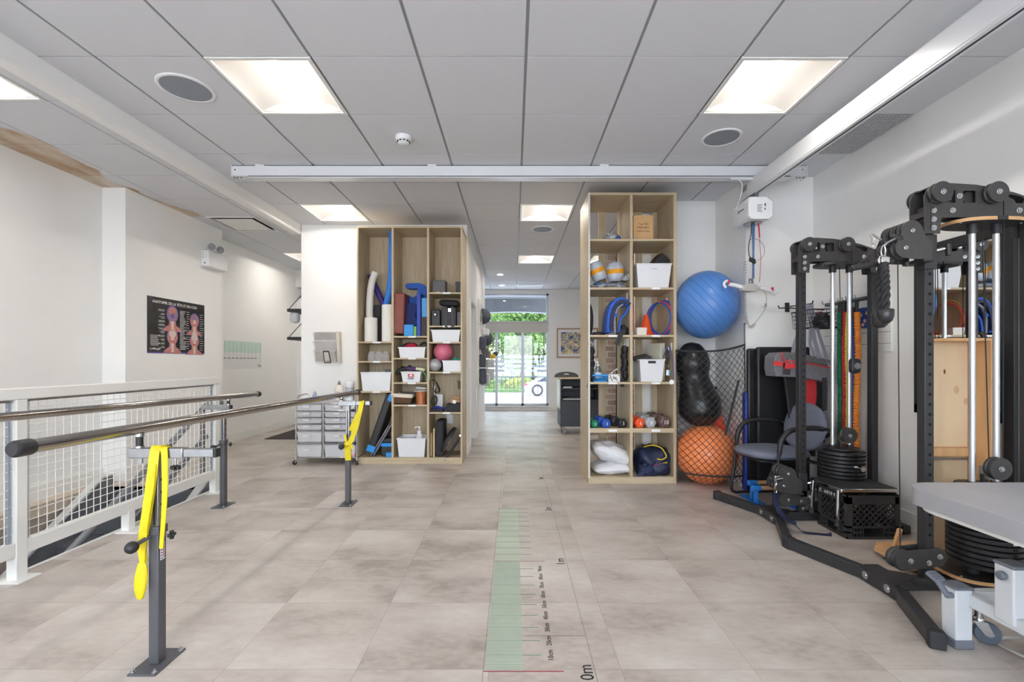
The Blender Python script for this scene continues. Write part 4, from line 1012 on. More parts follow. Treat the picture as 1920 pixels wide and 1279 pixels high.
# middle column, top bay
z2 = ZS[1][0]
M_rust = mat('rust_vinyl', (140, 74, 62), 0.5, noise=(12, 0.12), bump=(60, 0.2))
A, B, C_, D = at(738, 549, 5.55), at(760.5, 550, 5.55), at(757, 628, 5.50), at(735, 626, 5.48)
cu = MB(xf=X4(((A+B+C_+D)/4)+Vector((0.0, 0.12, 0.004)), rz(0) @ ry(1.8)))
cu.box(-0.066, -0.125, -0.248, 0.066, 0.125, 0.248)
o = cu.build('bolster_cushion', M_rust, bevel=0.02, seg=3); tag(o, 'rust brown vinyl bolster cushion standing upright in the shelf', 'cushion')
sm = MB(xf=X4(((A+B+C_+D)/4)+Vector((0.0, 0.12, 0.004)), ry(1.8))); sm.box(0.015, -0.1275, -0.24, 0.019, -0.1235, 0.24); sm.build('seam', M_rust, o)
M_bluf = mat('royal_blue_foam', (40, 92, 178), 0.7, noise=(50, 0.08), bump=(300, 0.1)); M_navf = mat('navy_foam', (34, 52, 112), 0.75, noise=(60, 0.12), bump=(300, 0.1)); M_indf = mat('indigo_board', (52, 78, 170), 0.6, noise=(30, 0.06)); M_skyf = mat('sky_blue_foam', (70, 156, 228), 0.7, noise=(40, 0.05)); M_grnf = mat('lime_foam', (128, 190, 84), 0.7, noise=(40, 0.08))
# curved blue float at the top
def PX(pts, Y): return [(X_(a, Y), Z_(b, Y)) for a, b in pts]
Yq = 5.70
hk = PX(spline([Vector((760, 537, 0)), Vector((761, 532.5, 0)), Vector((768, 531.5, 0)), Vector((780, 531, 0)), Vector((792, 533, 0)), Vector((802, 540, 0))], 5) and [(760, 537), (760.5, 533), (765, 531.2), (775, 530.8), (785, 530.8), (794, 533.5), (802, 539), (802, 572), (783, 572), (783, 541), (775, 541.5), (765, 541.2), (761, 539.5)], Yq)
tag(MB().prism(hk, ((0,0,0),(1,0,0),(0,0,1),(0,1,0)), Yq, Yq+0.09).build('swim_float', M_bluf, bevel=0.012, seg=3), 'royal blue hooked foam float sticking out on top of the blue foam pile', 'foam float')
hk = PX([(761, 552), (766, 553), (770, 557), (775, 557), (779, 553.5), (782, 556), (782, 630), (761, 630)], 5.72)
tag(MB().prism(hk, ((0,0,0),(1,0,0),(0,0,1),(0,1,0)), 5.74, 5.82).build('swim_float', M_bluf, bevel=0.01), 'wavy-topped blue foam float standing behind the navy hourglass piece', 'foam float')
hk = PX([(760, 570), (764, 569), (775, 569), (780, 570), (781, 578), (778.5, 590), (781, 602), (781, 629.8), (758, 629.8), (758, 605), (761, 595), (760, 582)], 5.62)
tag(MB().prism(hk, ((0,0,0),(1,0,0),(0,0,1),(0,1,0)), 5.63, 5.72).build('swim_float', M_navf, bevel=0.012, seg=3), 'navy blue hourglass foam float behind the small sky blue block', 'foam float')
def fbox(name, label, px0, px1, pyt, zb, Y, d, m, cat, bevel=0.006):
    o = MB().box(X_(px0, Y), Y, zb, X_(px1, Y), Y+d, Z_(pyt, Y)).build(name, m, bevel=bevel, seg=2); tag(o, label, cat); return o
fbox('foam_block', 'small sky blue foam block at the shelf edge beside the lime block', 757, 775, 608.5, z2, LYa+0.03, 0.12, M_skyf, 'foam block', 0.01)
fbox('foam_block', 'small lime green foam block at the shelf edge', 773.5+1.8, 780.5, 612, z2, LYa+0.025, 0.10, M_grnf, 'foam block')
fbox('foam_board', 'indigo blue foam board standing edge-on in the shelf', 781, 788.5, 549, z2, LYa+0.03, 0.28, M_indf, 'foam block')
fbox('foam_block', 'dark brown-grey foam block with the light blue block on top of it', 789.5, 801, 594.5, z2, LYa+0.04, 0.2, mat('taupe_foam', (72, 66, 64), 0.8, noise=(80, 0.1)), 'foam block')
fbox('foam_block', 'light blue foam block standing on the dark brown-grey block', 790.5, 801, 558.5, Z_(594.3, LYa+0.04), LYa+0.05, 0.16, mat('pale_blue_foam', (92, 164, 224), 0.7, noise=(40, 0.05)), 'foam block')
# third column
zc = ZS[2]
M_greyp = mat('grey_matte_plastic', (92, 90, 92), 0.5, noise=(20, 0.06))
o = MB().box(X_(810.5, Yi), Yi, zc[0], X_(835.5, Yi), Yi+0.13, Z_(525.5, Yi)).build('desk_speaker', M_greyp, bevel=0.01, seg=3); tag(o, 'grey box-shaped loudspeaker on the topmost small shelf', 'loudspeaker')
MB().box(X_(818, Yi), Yi-0.0015, zc[0]+0.006, X_(824, Yi), Yi+0.001, zc[0]+0.013).build('maker_badge', M_chrome, o)
o = MB().prism(PX([(853.5, 529), (856, 528.2), (866, 528.8), (866, 547.4), (855, 547.4)], Yi), ((0,0,0),(1,0,0),(0,0,1),(0,1,0)), Yi, Yi+0.14).build('desk_speaker', M_blk_plastic, bevel=0.005); tag(o, 'black speaker pushed against the side of the topmost small shelf', 'loudspeaker')
z = zc[1]
tag(pillow_mesh(MB(), at(843, 569, 5.62)+Vector((0,0,0.0)), 0.25, 0.19, 0.085, rot=ry(3), p=4).build('zip_case', M_blk_plastic, merge=True), 'padded black zip case lying on top of the camera bags', 'case')
t = thing('equipment_case', 'small black hard case with a steel latch beside the grey bag', 'case', (X_(817, Yi), Yi+0.08, z))
MB().box(X_(808, Yi), Yi, z, X_(825.5, Yi), Yi+0.16, Z_(581, Yi)).build('body', M_blk_plastic, t, bevel=0.012, seg=3)
MB().box(X_(812, Yi), Yi-0.006, Z_(592, Yi), X_(820, Yi), Yi, Z_(585, Yi)).build('flap', M_rubber, t, bevel=0.003)
MB().cyl((X_(816, Yi), Yi-0.011, Z_(590, Yi)), (X_(816, Yi), Yi-0.005, Z_(590, Yi)), 0.009).build('latch', M_chrome, t)
MB().tube(arc((X_(819, Yi), Yi+0.05, Z_(580.5, Yi)), 0.022, 0, 180, 8), 0.005).build('handle', M_blk_plastic, t)
t = thing('equipment_bag', 'dark grey strapped equipment bag under the padded zip case', 'bag', (X_(841, Yi), Yi+0.08, z))
M_gbag = mat('dark_grey_nylon', (70, 68, 70), 0.7, noise=(60, 0.15), bump=(300, 0.2))
MB().box(X_(827, Yi), Yi, z, X_(855, Yi), Yi+0.17, Z_(576, Yi)).build('body', M_gbag, t, bevel=0.015, seg=3)
for a, b in ((833, 838), (846, 850)):
    MB().strap([(X_((a+b)/2, Yi), Yi+0.1, Z_(575.2, Yi)), (X_((a+b)/2, Yi), Yi-0.004, Z_(575.2, Yi)), (X_((a+b)/2, Yi), Yi-0.006, Z_(590, Yi)), (X_((a+b)/2+1, Yi), Yi-0.006, z+0.003), (X_((a+b)/2+1, LYa), LYa-0.006, z+0.004), (X_((a+b)/2+1, LYa), LYa-0.008, z-0.03)], 0.028, 0.003, (1,0,0)).build('strap', M_blk_plastic, t)
MB().box(X_(840, Yi), Yi-0.004, Z_(585, Yi), X_(846, Yi), Yi, Z_(578, Yi)).build('buckle', M_chrome, t, bevel=0.002)
fbox('equipment_case', 'slim grey pouch squeezed between the strapped bag and the side panel', 856.5, 866, 585, z, Yi+0.01, 0.12, M_greyp, 'case', 0.01)
b1 = bin_('storage_bin', 'white open storage bin below the camera bags', 808.5, 863, 618.5, zc[2], LYa+0.03, 0.26, 'white storage bins', tap=0.9)
z = zc[3]
M_pink = mat('pink_rubber', (210, 110, 136), 0.35, noise=(10, 0.06)); M_silv = mat('silver_rubber', (172, 172, 174), 0.35, 0.2, noise=(10, 0.05)); M_blub = mat('dark_blue_rubber', (40, 48, 112), 0.4, noise=(10, 0.1))
c_ = at(816, 684.5, 5.57); rb = 12.2*5.57/F; c_.z = z+rb
tag(MB().ball(c_, rb, 32).build('exercise_ball', M_silv), 'silver grey hand ball below the pink one', 'ball')
c2 = at(818, 682, 5.77); c2.z = z+0.083
tag(MB().ball(c2, 0.083, 32).build('exercise_ball', M_blub), 'dark blue ball hidden behind the silver ball', 'ball')
c3 = at(831.5, 659.5, 5.64); rp = 18.2*5.64/F
tag(MB().ball(c3, rp, 36).build('exercise_ball', M_pink), 'pink ball resting on the silver ball and the white bin', 'ball')
bin_('storage_bin', 'white ribbed bin holding a green spiky ball, beneath the pink ball', 829.5, 866, 676, z, LYa+0.02, 0.2, 'white storage bins', tap=0.9)
sp = MB(); cs = at(856, 677, 5.58); rs_ = 0.045; cs.z -= 0.008; sp.ball(cs, rs_, 18)
for k in range(70):
    zz = 1-2*(k+.5)/70; a = k*2.39996; d = Vector((math.sqrt(1-zz*zz)*math.cos(a), math.sqrt(1-zz*zz)*math.sin(a), zz)); sp.cyl(cs+d*rs_*0.97, cs+d*(rs_+0.008), 0.005, 0.001, 6)
tag(sp.build('spiky_ball', mat('teal_rubber', (44, 160, 136), 0.4, noise=(20, 0.1))), 'green spiky massage ball sitting in the ribbed white bin', 'ball')
# hanging cuffs bay
z = zc[4]
t = thing('wall_hook', 'small white hook on the divider above the hanging cable cuff', 'hook', (LD2+0.013, 5.52, zL(712)))
MB().box(LD2+0.0125, 5.51, zL(712), LD2+0.017, 5.53, zL(700.5)).tube([(LD2+0.017, 5.52, zL(711)), (LD2+0.035, 5.52, zL(712.5)), (LD2+0.045, 5.52, zL(709))], 0.003).build('hook', M_chrome, t)
t = thing('cable_cuff', 'black ankle cuff with steel buckle hanging from the hook in the third column', 'cuff', (X_(814, 5.53), 5.53, zL(735)))
MB().strap(spline([at(811, 711, 5.53), at(818, 718, 5.53), at(824, 732, 5.54), at(818, 737, 5.53), at(813, 726, 5.53)], 5), 0.035, 0.008, (0.3,1,0)).build('strap', M_blk_plastic, t)
MB().tube([at(810, 717, 5.52), at(817, 716, 5.52), at(816.5, 726, 5.52), at(810.5, 726, 5.52)], 0.004, closed=True).cyl(at(815, 724, 5.52), at(814.5, 740, 5.52), 0.006).build('buckle', M_chrome, t)
t = thing('key_case', 'small brown leather case hanging at the right side panel above the grey box', 'case', (X_(862, 5.55), 5.55, zL(730)))
o_ = MB().box(X_(859, 5.55), 5.54, zL(730), X_(865.2, 5.55), 5.57, zL(715)).build('body', mat('dark_brown_leather', (64, 44, 40), 0.5, noise=(30, 0.15)), t, bevel=0.004)
MB().strap([at(856, 717, 5.55), at(861, 711, 5.55), at(865, 707, 5.55)], 0.02, 0.004, (0,1,0)).build('flap', M_blk_plastic, t)
fbox('paper_box', 'white flat card box leaning at the back of the cuff shelf', 816, 830, 739.5, z, 5.72, 0.03, M_white_plastic, 'box')
o = fbox('foam_block', 'flat dark foam pad under the blue strap', 806, 830, 767, z, LYa+0.03, 0.15, M_foam_k, 'foam block')
tag(MB().strap(spline([at(812, 766, 5.56), at(818, 763, 5.54), at(827, 765, 5.54), at(834, 766.5, 5.52)], 5), 0.05, 0.007, (0, 1, 0.3)).build('blue_strap', mat('blue_strap', (46, 62, 170), 0.6, noise=(60, 0.1))), 'short blue strap lying over the flat dark foam pad', 'strap')
tag(MB().tube(spline([at(812, 765, 5.60), at(810, 752, 5.60), at(813, 744, 5.60), at(818, 744, 5.60), at(819, 752, 5.60), at(817, 759, 5.60)], 6), 0.011, 10).build('grip_handle', M_blk_plastic), 'black loop handle standing on the flat dark foam pad', 'handle')
fbox('foam_block', 'charcoal block under the small wooden massager', 836, 865.5, 757.5, z, LYa+0.03, 0.16, M_foam_k, 'foam block', 0.012)
t = thing('wooden_massager', 'small wooden roller massager with paper tag on the charcoal block', 'massager', (X_(853, 5.58), 5.58, Z_(757, 5.58)))
M_bee = mat('beech_wood', (206, 164, 122), 0.5, noise=(12, 0.1), stretch=(1, 1, 4))
zb_ = Z_(757.5, LYa+0.03)
mw = MB().cyl((X_(846, 5.6), 5.56, zb_+0.03), (X_(861, 5.6), 5.60, zb_+0.03), 0.028, n=20).cyl((X_(848, 5.6), 5.62, zb_+0.055), (X_(860, 5.6), 5.64, zb_+0.055), 0.03, n=20)
mw.build('roller', M_bee, t)
MB().cbox((X_(852, 5.55), 5.535, zb_+0.022), (0.04, 0.002, 0.04), ry(20)).build('paper_tag', M_tag, t)
# lowest bay of the third column
z = 0.075
M_ply = mat('birch_ply_edge', (216, 190, 150), 0.5, noise=(10, 0.1), stretch=(1, 1, 6))
MX = MB(xf=X4((X_(813.5, LYa+0.06), LYa+0.02, z), ry(0)))
tag(MB().box(X_(812, LYa+0.03), LYa+0.03, z, X_(815, LYa+0.03), LYa+0.30, Z_(804, LYa+0.03)).build('balance_board', M_ply, bevel=0.002), 'pale wooden board standing upright at the divider in the lowest bay', 'board')
tag(MB().box(X_(807, LYa+0.1), LYa+0.1, z, X_(810.5, LYa+0.1), LYa+0.30, Z_(812, LYa+0.1)).build('balance_board', M_ply, bevel=0.002), 'second shorter wooden board behind the upright one in the lowest bay', 'board')
tag(MB().box(X_(816.5, LYa+0.05), LYa+0.04, z, X_(831.5, LYa+0.05), LYa+0.32, Z_(789, LYa+0.05)).build('balance_pad', M_foam_k, bevel=0.02, seg=3), 'thick charcoal balance pad standing upright in the lowest bay', 'balance pad')
t = thing('balance_disc', 'round black wobble board leaning in the lowest bay of the third column', 'balance board', (X_(845, 5.6), 5.6, z))
ax = Vector((-0.86, -0.05, 0.5)); cc = at(843, 826, 5.62)
MB().lathe([(0.0, -0.012), (0.185, -0.012), (0.19, -0.006), (0.19, 0.006), (0.185, 0.012), (0, 0.012)], cc, 40, axis=ax, sx=0.9).build('board', mat('pale_ply', (206, 186, 160), 0.5, noise=(12, 0.1)), t)
MB().lathe([(0.19, -0.012), (0.19, 0.03), (0.17, 0.045), (0.1, 0.055), (0, 0.058)], cc + ax.normalized()*0.012*0.2, 40, axis=ax, sx=0.9).build('rubber_cover', M_rubber, t)
t = thing('folded_stool', 'folded black step frame leaning at the front of the lowest bay', 'frame', (X_(850, 5.5), 5.5, z))
MB().tube([at(835, 862, 5.495), at(864, 817, 5.52)], 0.012, 12).build('tube', M_blk_plastic, t)
MB().cbox(at(851, 838, 5.53), (0.03, 0.05, 0.2), ry(33)).build('panel', M_rubber, t, bevel=0.008)
MB().ball(at(835, 861, 5.49), 0.016, 14).cyl(at(863, 817, 5.50), at(863, 817, 5.54), 0.012).build('pivot', M_chrome, t)
# first column
z = ZS[0][1]
M_glass = milky('clear_plastic', (240, 240, 242), 0.8, 0.2)
for k, px_ in enumerate((697, 710.5, 723.5)):
    c = (X_(px_, 5.6), 5.6, z); r = 0.043
    o = MB().lathe([(r, 0), (r, 0.07), (r*0.9, 0.10), (r*0.5, 0.118), (0, 0.122)], c, 24).lathe([(r-.003, 0.001), (r-.003, 0.07), (r*0.9-.003, 0.098), (0, 0.118)], c, 24).build('plastic_cup', M_glass)
    tag(o, ['clear plastic dome cup nearest the side panel of the shelf', 'clear plastic dome cup in the middle of three', 'clear plastic dome cup nearest the divider'][k], 'cup', 'clear domed cups')
    rb_ = MB()
    for q in range(12):
        a = 2*PI*q/12; rb_.tube([Vector(c)+Vector((r*math.cos(a), r*math.sin(a), 0.004)), Vector(c)+Vector((r*math.cos(a), r*math.sin(a), 0.07)), Vector(c)+Vector((r*.5*math.cos(a), r*.5*math.sin(a), 0.117))], 0.0014, 4)
    rb_.build('rib', mat('frosted_rib', (224, 226, 228), 0.4, noise=(20, 0.03)), o)
bin_('storage_bin', 'large white storage bin in the outer column under the clear cups', 676, 733, 698, ZS[0][2], LYa+0.015, 0.28, 'white storage bins', tap=0.9)
fbox('box_lid', 'grey lid lying at the back of the large white bin shelf', 722, 736.5, 692.5, Z_(699, 5.7), 5.68, 0.14, mat('grey_lid', (112, 112, 116), 0.5, noise=(20, 0.05)), 'lid', 0.004)
z = 0.075
M_blu = mat('cyan_blue_plastic', (44, 148, 226), 0.4, noise=(20, 0.04))
t = thing('aerobic_step', 'black aerobic step with bright blue corners leaning in the lowest outer bay', 'step', (X_(708, 5.6), 5.6, z))
p0, p1 = at(690, 851, 5.53), at(731, 741, 5.60); d = (p1-p0); L_ = d.length; ang_ = math.degrees(math.atan2(d.x, d.z))
xf = X4(p0.lerp(p1, 0.5)+Vector((0.02, 0.08, 0.02)), ry(ang_)); 
MB(xf=xf).box(-0.045, -0.12, -L_/2, 0.045, 0.17, L_/2).build('deck', M_blk_plastic, t, bevel=0.02, seg=3)
for s_ in (-1, 1):
    MB(xf=xf).box(-0.05 if s_ < 0 else -0.006, -0.125, s_*L_/2-(0.09 if s_ > 0 else -0.002), 0.052, 0.0, s_*L_/2+(0.004 if s_ > 0 else 0.085)).build('blue_corner', M_blu, t, bevel=0.01)
t = thing('folded_mat', 'folded grey and black exercise mat leaning beside the aerobic step', 'mat', (X_(712, 5.55), 5.55, z))
for k in range(3):
    q0, q1 = at(694+2.6*k, 859-0.4*k, 5.52), at(730+3.0*k, 797-2.0*k, 5.56); q0.z = max(q0.z, z+0.012)
    dd = q1-q0; MB(xf=X4(q0.lerp(q1, .5)+Vector((0, 0.09, 0.0)), ry(math.degrees(math.atan2(dd.x, dd.z))))).box(-0.008, -0.09, -dd.length/2, 0.008, 0.12, dd.length/2).build('layer', [mat('grey_vinyl', (124, 124, 134), 0.5, noise=(20, 0.06)), M_foam_k, mat('grey_vinyl')][k], t, bevel=0.004)
for k, (x0, x1, y0, y1, l) in enumerate(((723, 736, 849, 859, 'blue step riser block on the shelf floor, nearest the edge'), (714, 735, 822, 843, 'black and blue step riser in the outer bay, above the blue one'))):
    t = thing('step_riser', l, 'step riser', (X_(x0+5, 5.55), 5.56, z))
    zb = z if k == 0 else Z_(849, LYa+.02)
    Y = LYa+0.02+0.07*k
    if k == 0: MB().box(X_(x0, Y), Y, zb, X_(x1, Y), Y+0.12, Z_(849, Y)).build('block', M_blu, t, bevel=0.008)
    else:
        MB().box(X_(x0+1, Y), Y, z, X_(x1, Y), Y+0.2, Z_(838, Y)).build('foot', M_blk_plastic, t, bevel=0.01)
        MB().box(X_(x0, Y), Y-.004, Z_(838, Y), X_(x1, Y), Y+0.2, Z_(831, Y)).build('blue_band', M_blu, t, bevel=0.006)
        MB().box(X_(x0+2, Y), Y, Z_(831, Y), X_(x1, Y), Y+0.2, Z_(822, Y)).build('top_block', M_blk_plastic, t, bevel=0.012)
# middle column lower bays
z = ZS[1][1]
bin_('storage_bin', 'white bin with black and red gear showing over its rim', 747, 797.5, 651, z, LYa+0.02, 0.27, 'white storage bins', tap=0.9)
tag(MB().lathe([(0.055, -0.012), (0.075, 0), (0.055, 0.012), (0.03, 0.004), (0, 0.004)], at(771, 652, 5.60), 28, axis=(0.1, -0.7, 0.6)).build('rubber_disc', mat('red_rubber', (206, 52, 74), 0.4, noise=(20, 0.1))), 'red rubber disc poking out of the white bin', 'disc')
tag(MB().tube(arc(at(767, 652, 5.66), 0.085, 10, 170, 16, (1,0.15,0.12), (0,0.1,0.5)), 0.022, 12).build('rubber_ring', M_rubber), 'black rubber ring arching over the red disc in the white bin', 'ring')
tag(MB().tube(arc(at(796, 651, 5.66), 0.05, 20, 160, 12), 0.018, 10).build('rubber_ring', M_rubber), 'smaller black ring at the end of the white bin by the divider', 'ring')
z = ZS[1][2]
t = bin_('storage_bin', 'small white basket with a red and blue cleaning sticker on its front', 752, 789, 697, z, LYa+0.02, 0.2, 'white storage bins', tap=0.86)
yl = LYa + 0.024
MB().box(X_(765, yl), yl-0.001, Z_(707, yl), X_(776, yl), yl+0.012, Z_(700, yl)).build('sticker_red', mat('print_red', (208, 62, 58), 0.5, noise=(20, 0.05)), t)
MB().lathe([(0.018, 0), (0.018, 0.002), (0, 0.002)], at(770.5, 704, yl-0.001), 20, axis=(0,-1,0), sy=0.6).build('sticker_oval', M_tag, t)
text_mesh('MOPO', 0.032, frame_m(at(764.5, 711.5, yl-0.001), (1,0,0), (0,0,1)), mat('print_navy', (52, 56, 92), 0.5, noise=(20, 0.05)), 'sticker_lettering', t, 0.003, sx=0.8)
tag(MB().tube(spline([at(744, 702, 5.55), at(748, 695, 5.57), at(756, 692, 5.6), at(766, 690, 5.6)], 5), 0.022, 12).build('exercise_grip', M_rubber), 'black rubber grip hanging over the end of the stickered basket', 'grip')
tag(MB().cyl(at(764, 690.5, 5.6), at(786, 693, 5.58), 0.022, n=18).build('massage_roller', mat('violet_rubber', (92, 60, 112), 0.5, noise=(30, 0.1))), 'violet massage stick lying across the stickered basket', 'massage stick')
tag(MB().cyl(at(781, 691.5, 5.56), at(795, 693.5, 5.52), 0.018, n=18).cyl(at(795, 693.5, 5.52), at(796, 693.6, 5.515), 0.009, n=12).build('pump_tube', mat('pale_lime', (226, 232, 190), 0.4, noise=(20, 0.05))), 'pale tube with open end pointing out of the stickered basket', 'tube')
tag(MB().tube(spline([at(793, 697, 5.52), at(798, 704, 5.51), at(800, 716, 5.51)], 5), 0.004, 6).build('skipping_cord', mat('green_cord', (70, 206, 130), 0.5, noise=(20, 0.05))), 'thin green cord dangling from the stickered basket', 'cord')
tag(MB().ball(at(755, 691, 5.65), 0.03, 14).ball(at(768, 689, 5.66), 0.028, 14).build('hand_weights', M_rubber, merge=False), 'black lumps of gear at the back of the stickered basket', 'weights')
z = ZS[1][3]
t = thing('wicker_basket', 'brown wicker basket with cream cloth lining tilted on the shelf', 'basket', (X_(757, 5.58), 5.58, z))
M_wick = mat('brown_wicker', (112, 78, 58), 0.7, noise=(60, 0.3), bump=(160, 0.8), stretch=(1, 1, 3)); M_lin = mat('cream_linen', (226, 216, 200), 0.8, noise=(30, 0.04))
MB(xf=X4((X_(756, 5.57), 5.60, z+0.012), ry(3))).taper((0, 0, 0), (0.20, 0.18), (0.245, 0.22), 0.105, wall=0.008).build('basket', M_wick, t, bevel=0.008)
MB(xf=X4((X_(756, 5.57), 5.60, z+0.085), ry(3))).taper((0, 0, 0), (0.252, 0.226), (0.262, 0.236), 0.045, wall=0.012).build('lining', M_lin, t, bevel=0.008)
tag(MB(xf=X4((X_(765, 5.6), 5.6, z+0.135), rz(10) @ ry(5))).box(-0.09, -0.05, -0.006, 0.09, 0.05, 0.004).build('tray_lid', mat('dark_grey_tray', (74, 74, 78), 0.4, noise=(20, 0.05)), bevel=0.004), 'flat dark tray lying in the lined wicker basket', 'tray')
t = thing('copper_pot', 'copper coloured pot with stacked white lids beside the wicker basket', 'pot', (X_(789.5, 5.55), 5.57, z))
r = 0.066
MB().lathe([(r*0.86, 0), (r, 0.15), (r*1.02, 0.155)], (X_(789.5, 5.57), 5.57, z), 32).build('pot', mat('copper_paint', (192, 122, 82), 0.35, 0.4, noise=(10, 0.06)), t)
for k, (dz, dx, s_) in enumerate(((0.155, 0.0, 1.25), (0.170, -0.01, 1.35), (0.185, 0.006, 1.2), (0.198, 0.0, 1.1))):
    MB().lathe([(r*s_-.004, 0), (r*s_, 0.004), (r*s_-.004, 0.009), (0, 0.012)], (X_(789.5, 5.57)+dx, 5.57, z+dz), 32, axis=(0.05*(k-1), 0.02, 1)).build('lid', M_glass if k in (1,) else M_white_plastic, t)
z = 0.075
bin_('storage_bin', 'large white tub with a pump bottle standing in it on the lowest shelf', 744, 798, 822, z, LYa+0.015, 0.30, 'white storage bins', tap=0.88)
def pump_bottle(c, r, h, label, m, mcap, cat='pump bottle', taper=0.55, lab=None):
    c = Vector(c)
    t = thing('pump_bottle', label, cat, c)
    MB().lathe([(r*0.92, 0), (r, 0.012), (r, h*0.48), (r*taper, h*0.72), (r*0.35, h*0.76), (r*0.35, h*0.80), (0, h*0.80)], c, 28).build('bottle', m, t)
    MB().lathe([(r*0.42, h*0.76), (r*0.42, h*0.85), (r*0.14, h*0.86), (r*0.14, h*0.95), (r*0.3, h*0.955), (r*0.3, h), (0, h)], c, 20).tube([c+Vector((0,0,h*0.975)), c+Vector((-r*0.7, -r*0.2, h*0.975)), c+Vector((-r*0.85, -r*0.25, h*0.93))], r*0.12, 8).build('pump', mcap, t)
    if lab: MB().lathe([(r*1.01, h*0.1), (r*1.01, h*0.42)], c, 28).build('label', lab, t)
    return t
pump_bottle((X_(786.5, 5.6), 5.6, 0.085), 0.066, Z_(799.5, 5.6)-0.085, 'white pump bottle standing in the large white tub', mat('milky_bottle', (224, 226, 230), 0.35, noise=(10, 0.03)), M_white_plastic, taper=0.5)

# ================================================================= things in the right unit
Yr = RYa + 0.06
M_silver = mat('silver_film', (196, 199, 204), 0.35, 0.25, noise=(24, 0.45), bump=(45, 1.0)); M_card = mat('brown_cardboard', (206, 166, 116), 0.75, noise=(14, 0.05))
t = thing('crumpled_bag', 'small crumpled silver and blue packet on the topmost open shelf', 'packet', (X_(1148, 4.75), 4.75, ZR[0]))
blob(MB(), (X_(1145, 4.68), 4.68, ZR[0]), 0.16, 0.13, 0.075, 5, amp=0.3).build('packet', M_silver, t); blob(MB(), (X_(1157, 4.66), 4.66, ZR[0]), 0.07, 0.08, 0.05, 8, amp=0.3).build('blue_fold', mat('blue_film', (52, 88, 160), 0.4, noise=(20, 0.2)), t)
t = thing('cardboard_box', 'brown cardboard carton with printed lettering on the top shelf', 'box', (X_(1206, Yr), Yr+0.1, ZR[0]))
Yb = RYa+0.07
MB().box(X_(1187.5, Yb), Yb, ZR[0], X_(1225, Yb), Yb+0.22, Z_(403.5, Yb)).build('carton', M_card, t, bevel=0.002)
for k, (s_, sz) in enumerate((('Yoga  Ball', .022), ('EFEB-65BLK', .022), ('Made In China', .021))):
    text_mesh(s_, sz*1.12, frame_m((X_(1206, Yb), Yb-0.0006, Z_(421.5+6.6*k, Yb)), (1,0,0), (0,0,1)), mat('carton_ink', (70, 50, 34), 0.7, noise=(30, 0.1)), 'printed_lettering', t, 0.0004, 'CENTER')
MB().box(X_(1187.6, Yb), Yb+0.1, Z_(403.5, Yb), X_(1225, Yb), Yb+0.12, Z_(403.5, Yb)+0.001).build('tape', mat('packing_tape', (188, 150, 100), 0.3, noise=(10, 0.05)), t)
# sandbags in grey plastic with orange band
M_greyb = mat('grey_blue_film', (186, 194, 206), 0.35, 0.1, noise=(22, 0.12), bump=(50, 0.7)); M_orb = mat('orange_band', (232, 160, 26), 0.5, noise=(25, 0.15))
def bundle(px_, py_, r, hh, tilt, label):
    Y = 4.70; c = at(px_, py_, Y); R = ry(tilt)
    t = thing('wrapped_mat_roll', label, 'wrapped roll', (c.x, Y, ZR[1]), 'wrapped rolls with orange bands')
    ax = R @ Vector((0, 0, 1))
    prof = [(0.0, -hh), (r*0.72, -hh), (r*0.95, -hh*0.75), (r, -hh*0.3), (r, hh*0.3), (r*0.93, hh*0.75), (r*0.7, hh), (0, hh)]
    MB().lathe(prof, c, 28, axis=ax).build('film_wrap', M_greyb, t)
    MB().lathe([(r*1.005, -hh*0.25), (r*1.015, -hh*0.2), (r*1.015, hh*0.2), (r*1.005, hh*0.25)], c, 28, axis=ax).build('orange_band', M_orb, t)
bundle(1120, 509, 0.078, 0.098, -22, 'grey film-wrapped roll with orange band, the tilted one by the outer panel')
bundle(1153, 511, 0.088, 0.095, -4, 'grey film-wrapped roll with orange band, the upright one in the middle of the shelf')
t = thing('silver_pouch', 'folded silver quilted pouch standing at the divider next to the wrapped rolls', 'pouch', (X_(1172, 4.68), 4.68, ZR[1]))
cp = at(1173, 520, 4.66)
MB().prism([(0.05*math.cos(a)*2.0 if False else x_, y_) for x_, y_ in [(-0.07, -0.028), (0.0, -0.046), (0.05, -0.02), (0.062, 0.05), (0.045, 0.075), (0.03, 0.05), (-0.03, 0.0)] for a in (0,)], (cp, (1,0,0), (0,0,1), (0,1,0)), -0.04, 0.08).build('pouch', mat('grey_pattern_fabric', (168, 170, 174), 0.5, 0.1, noise=(80, 0.6), bump=(100, 0.6)), t, bevel=0.012, seg=3)
t = thing('foil_blanket', 'crinkled silver foil pack lying flat under the wrapped rolls', 'packet', (X_(1140, 4.7), 4.7, ZR[1]))
blob(MB(), (X_(1141, 4.72), 4.735, ZR[1]), 0.38, 0.25, 0.06, 12, n=40, amp=0.2).build('foil', M_silver, t)
tag(MB(xf=X4((X_(1141, 4.72), 4.72, ZR[1]+0.05), ry(2))).box(-0.15, -0.06, -0.005, 0.14, 0.1, 0.006).build('folded_sheet', mat('blue_sheet', (58, 110, 170), 0.5, noise=(20, 0.2)), bevel=0.003), 'thin blue folded sheet between foil pack and wrapped rolls', 'sheet')
t = bin_('storage_bin', 'white bin with a black box tilted on top, high in the open shelf', 1193.5, 1259.5, 494, ZR[1], RYa+0.02, 0.36, 'white storage bins', tap=0.86)
MB().box(X_(1222, RYa+.02), RYa+0.024, Z_(504, RYa+.02), X_(1233, RYa+.02), RYa+0.034, Z_(503, RYa+.02)).build('moulded_line', mat('grey_moulding', (170, 172, 176), 0.5, noise=(20, 0.05)), t)
bz = Z_(494, RYa+0.02)
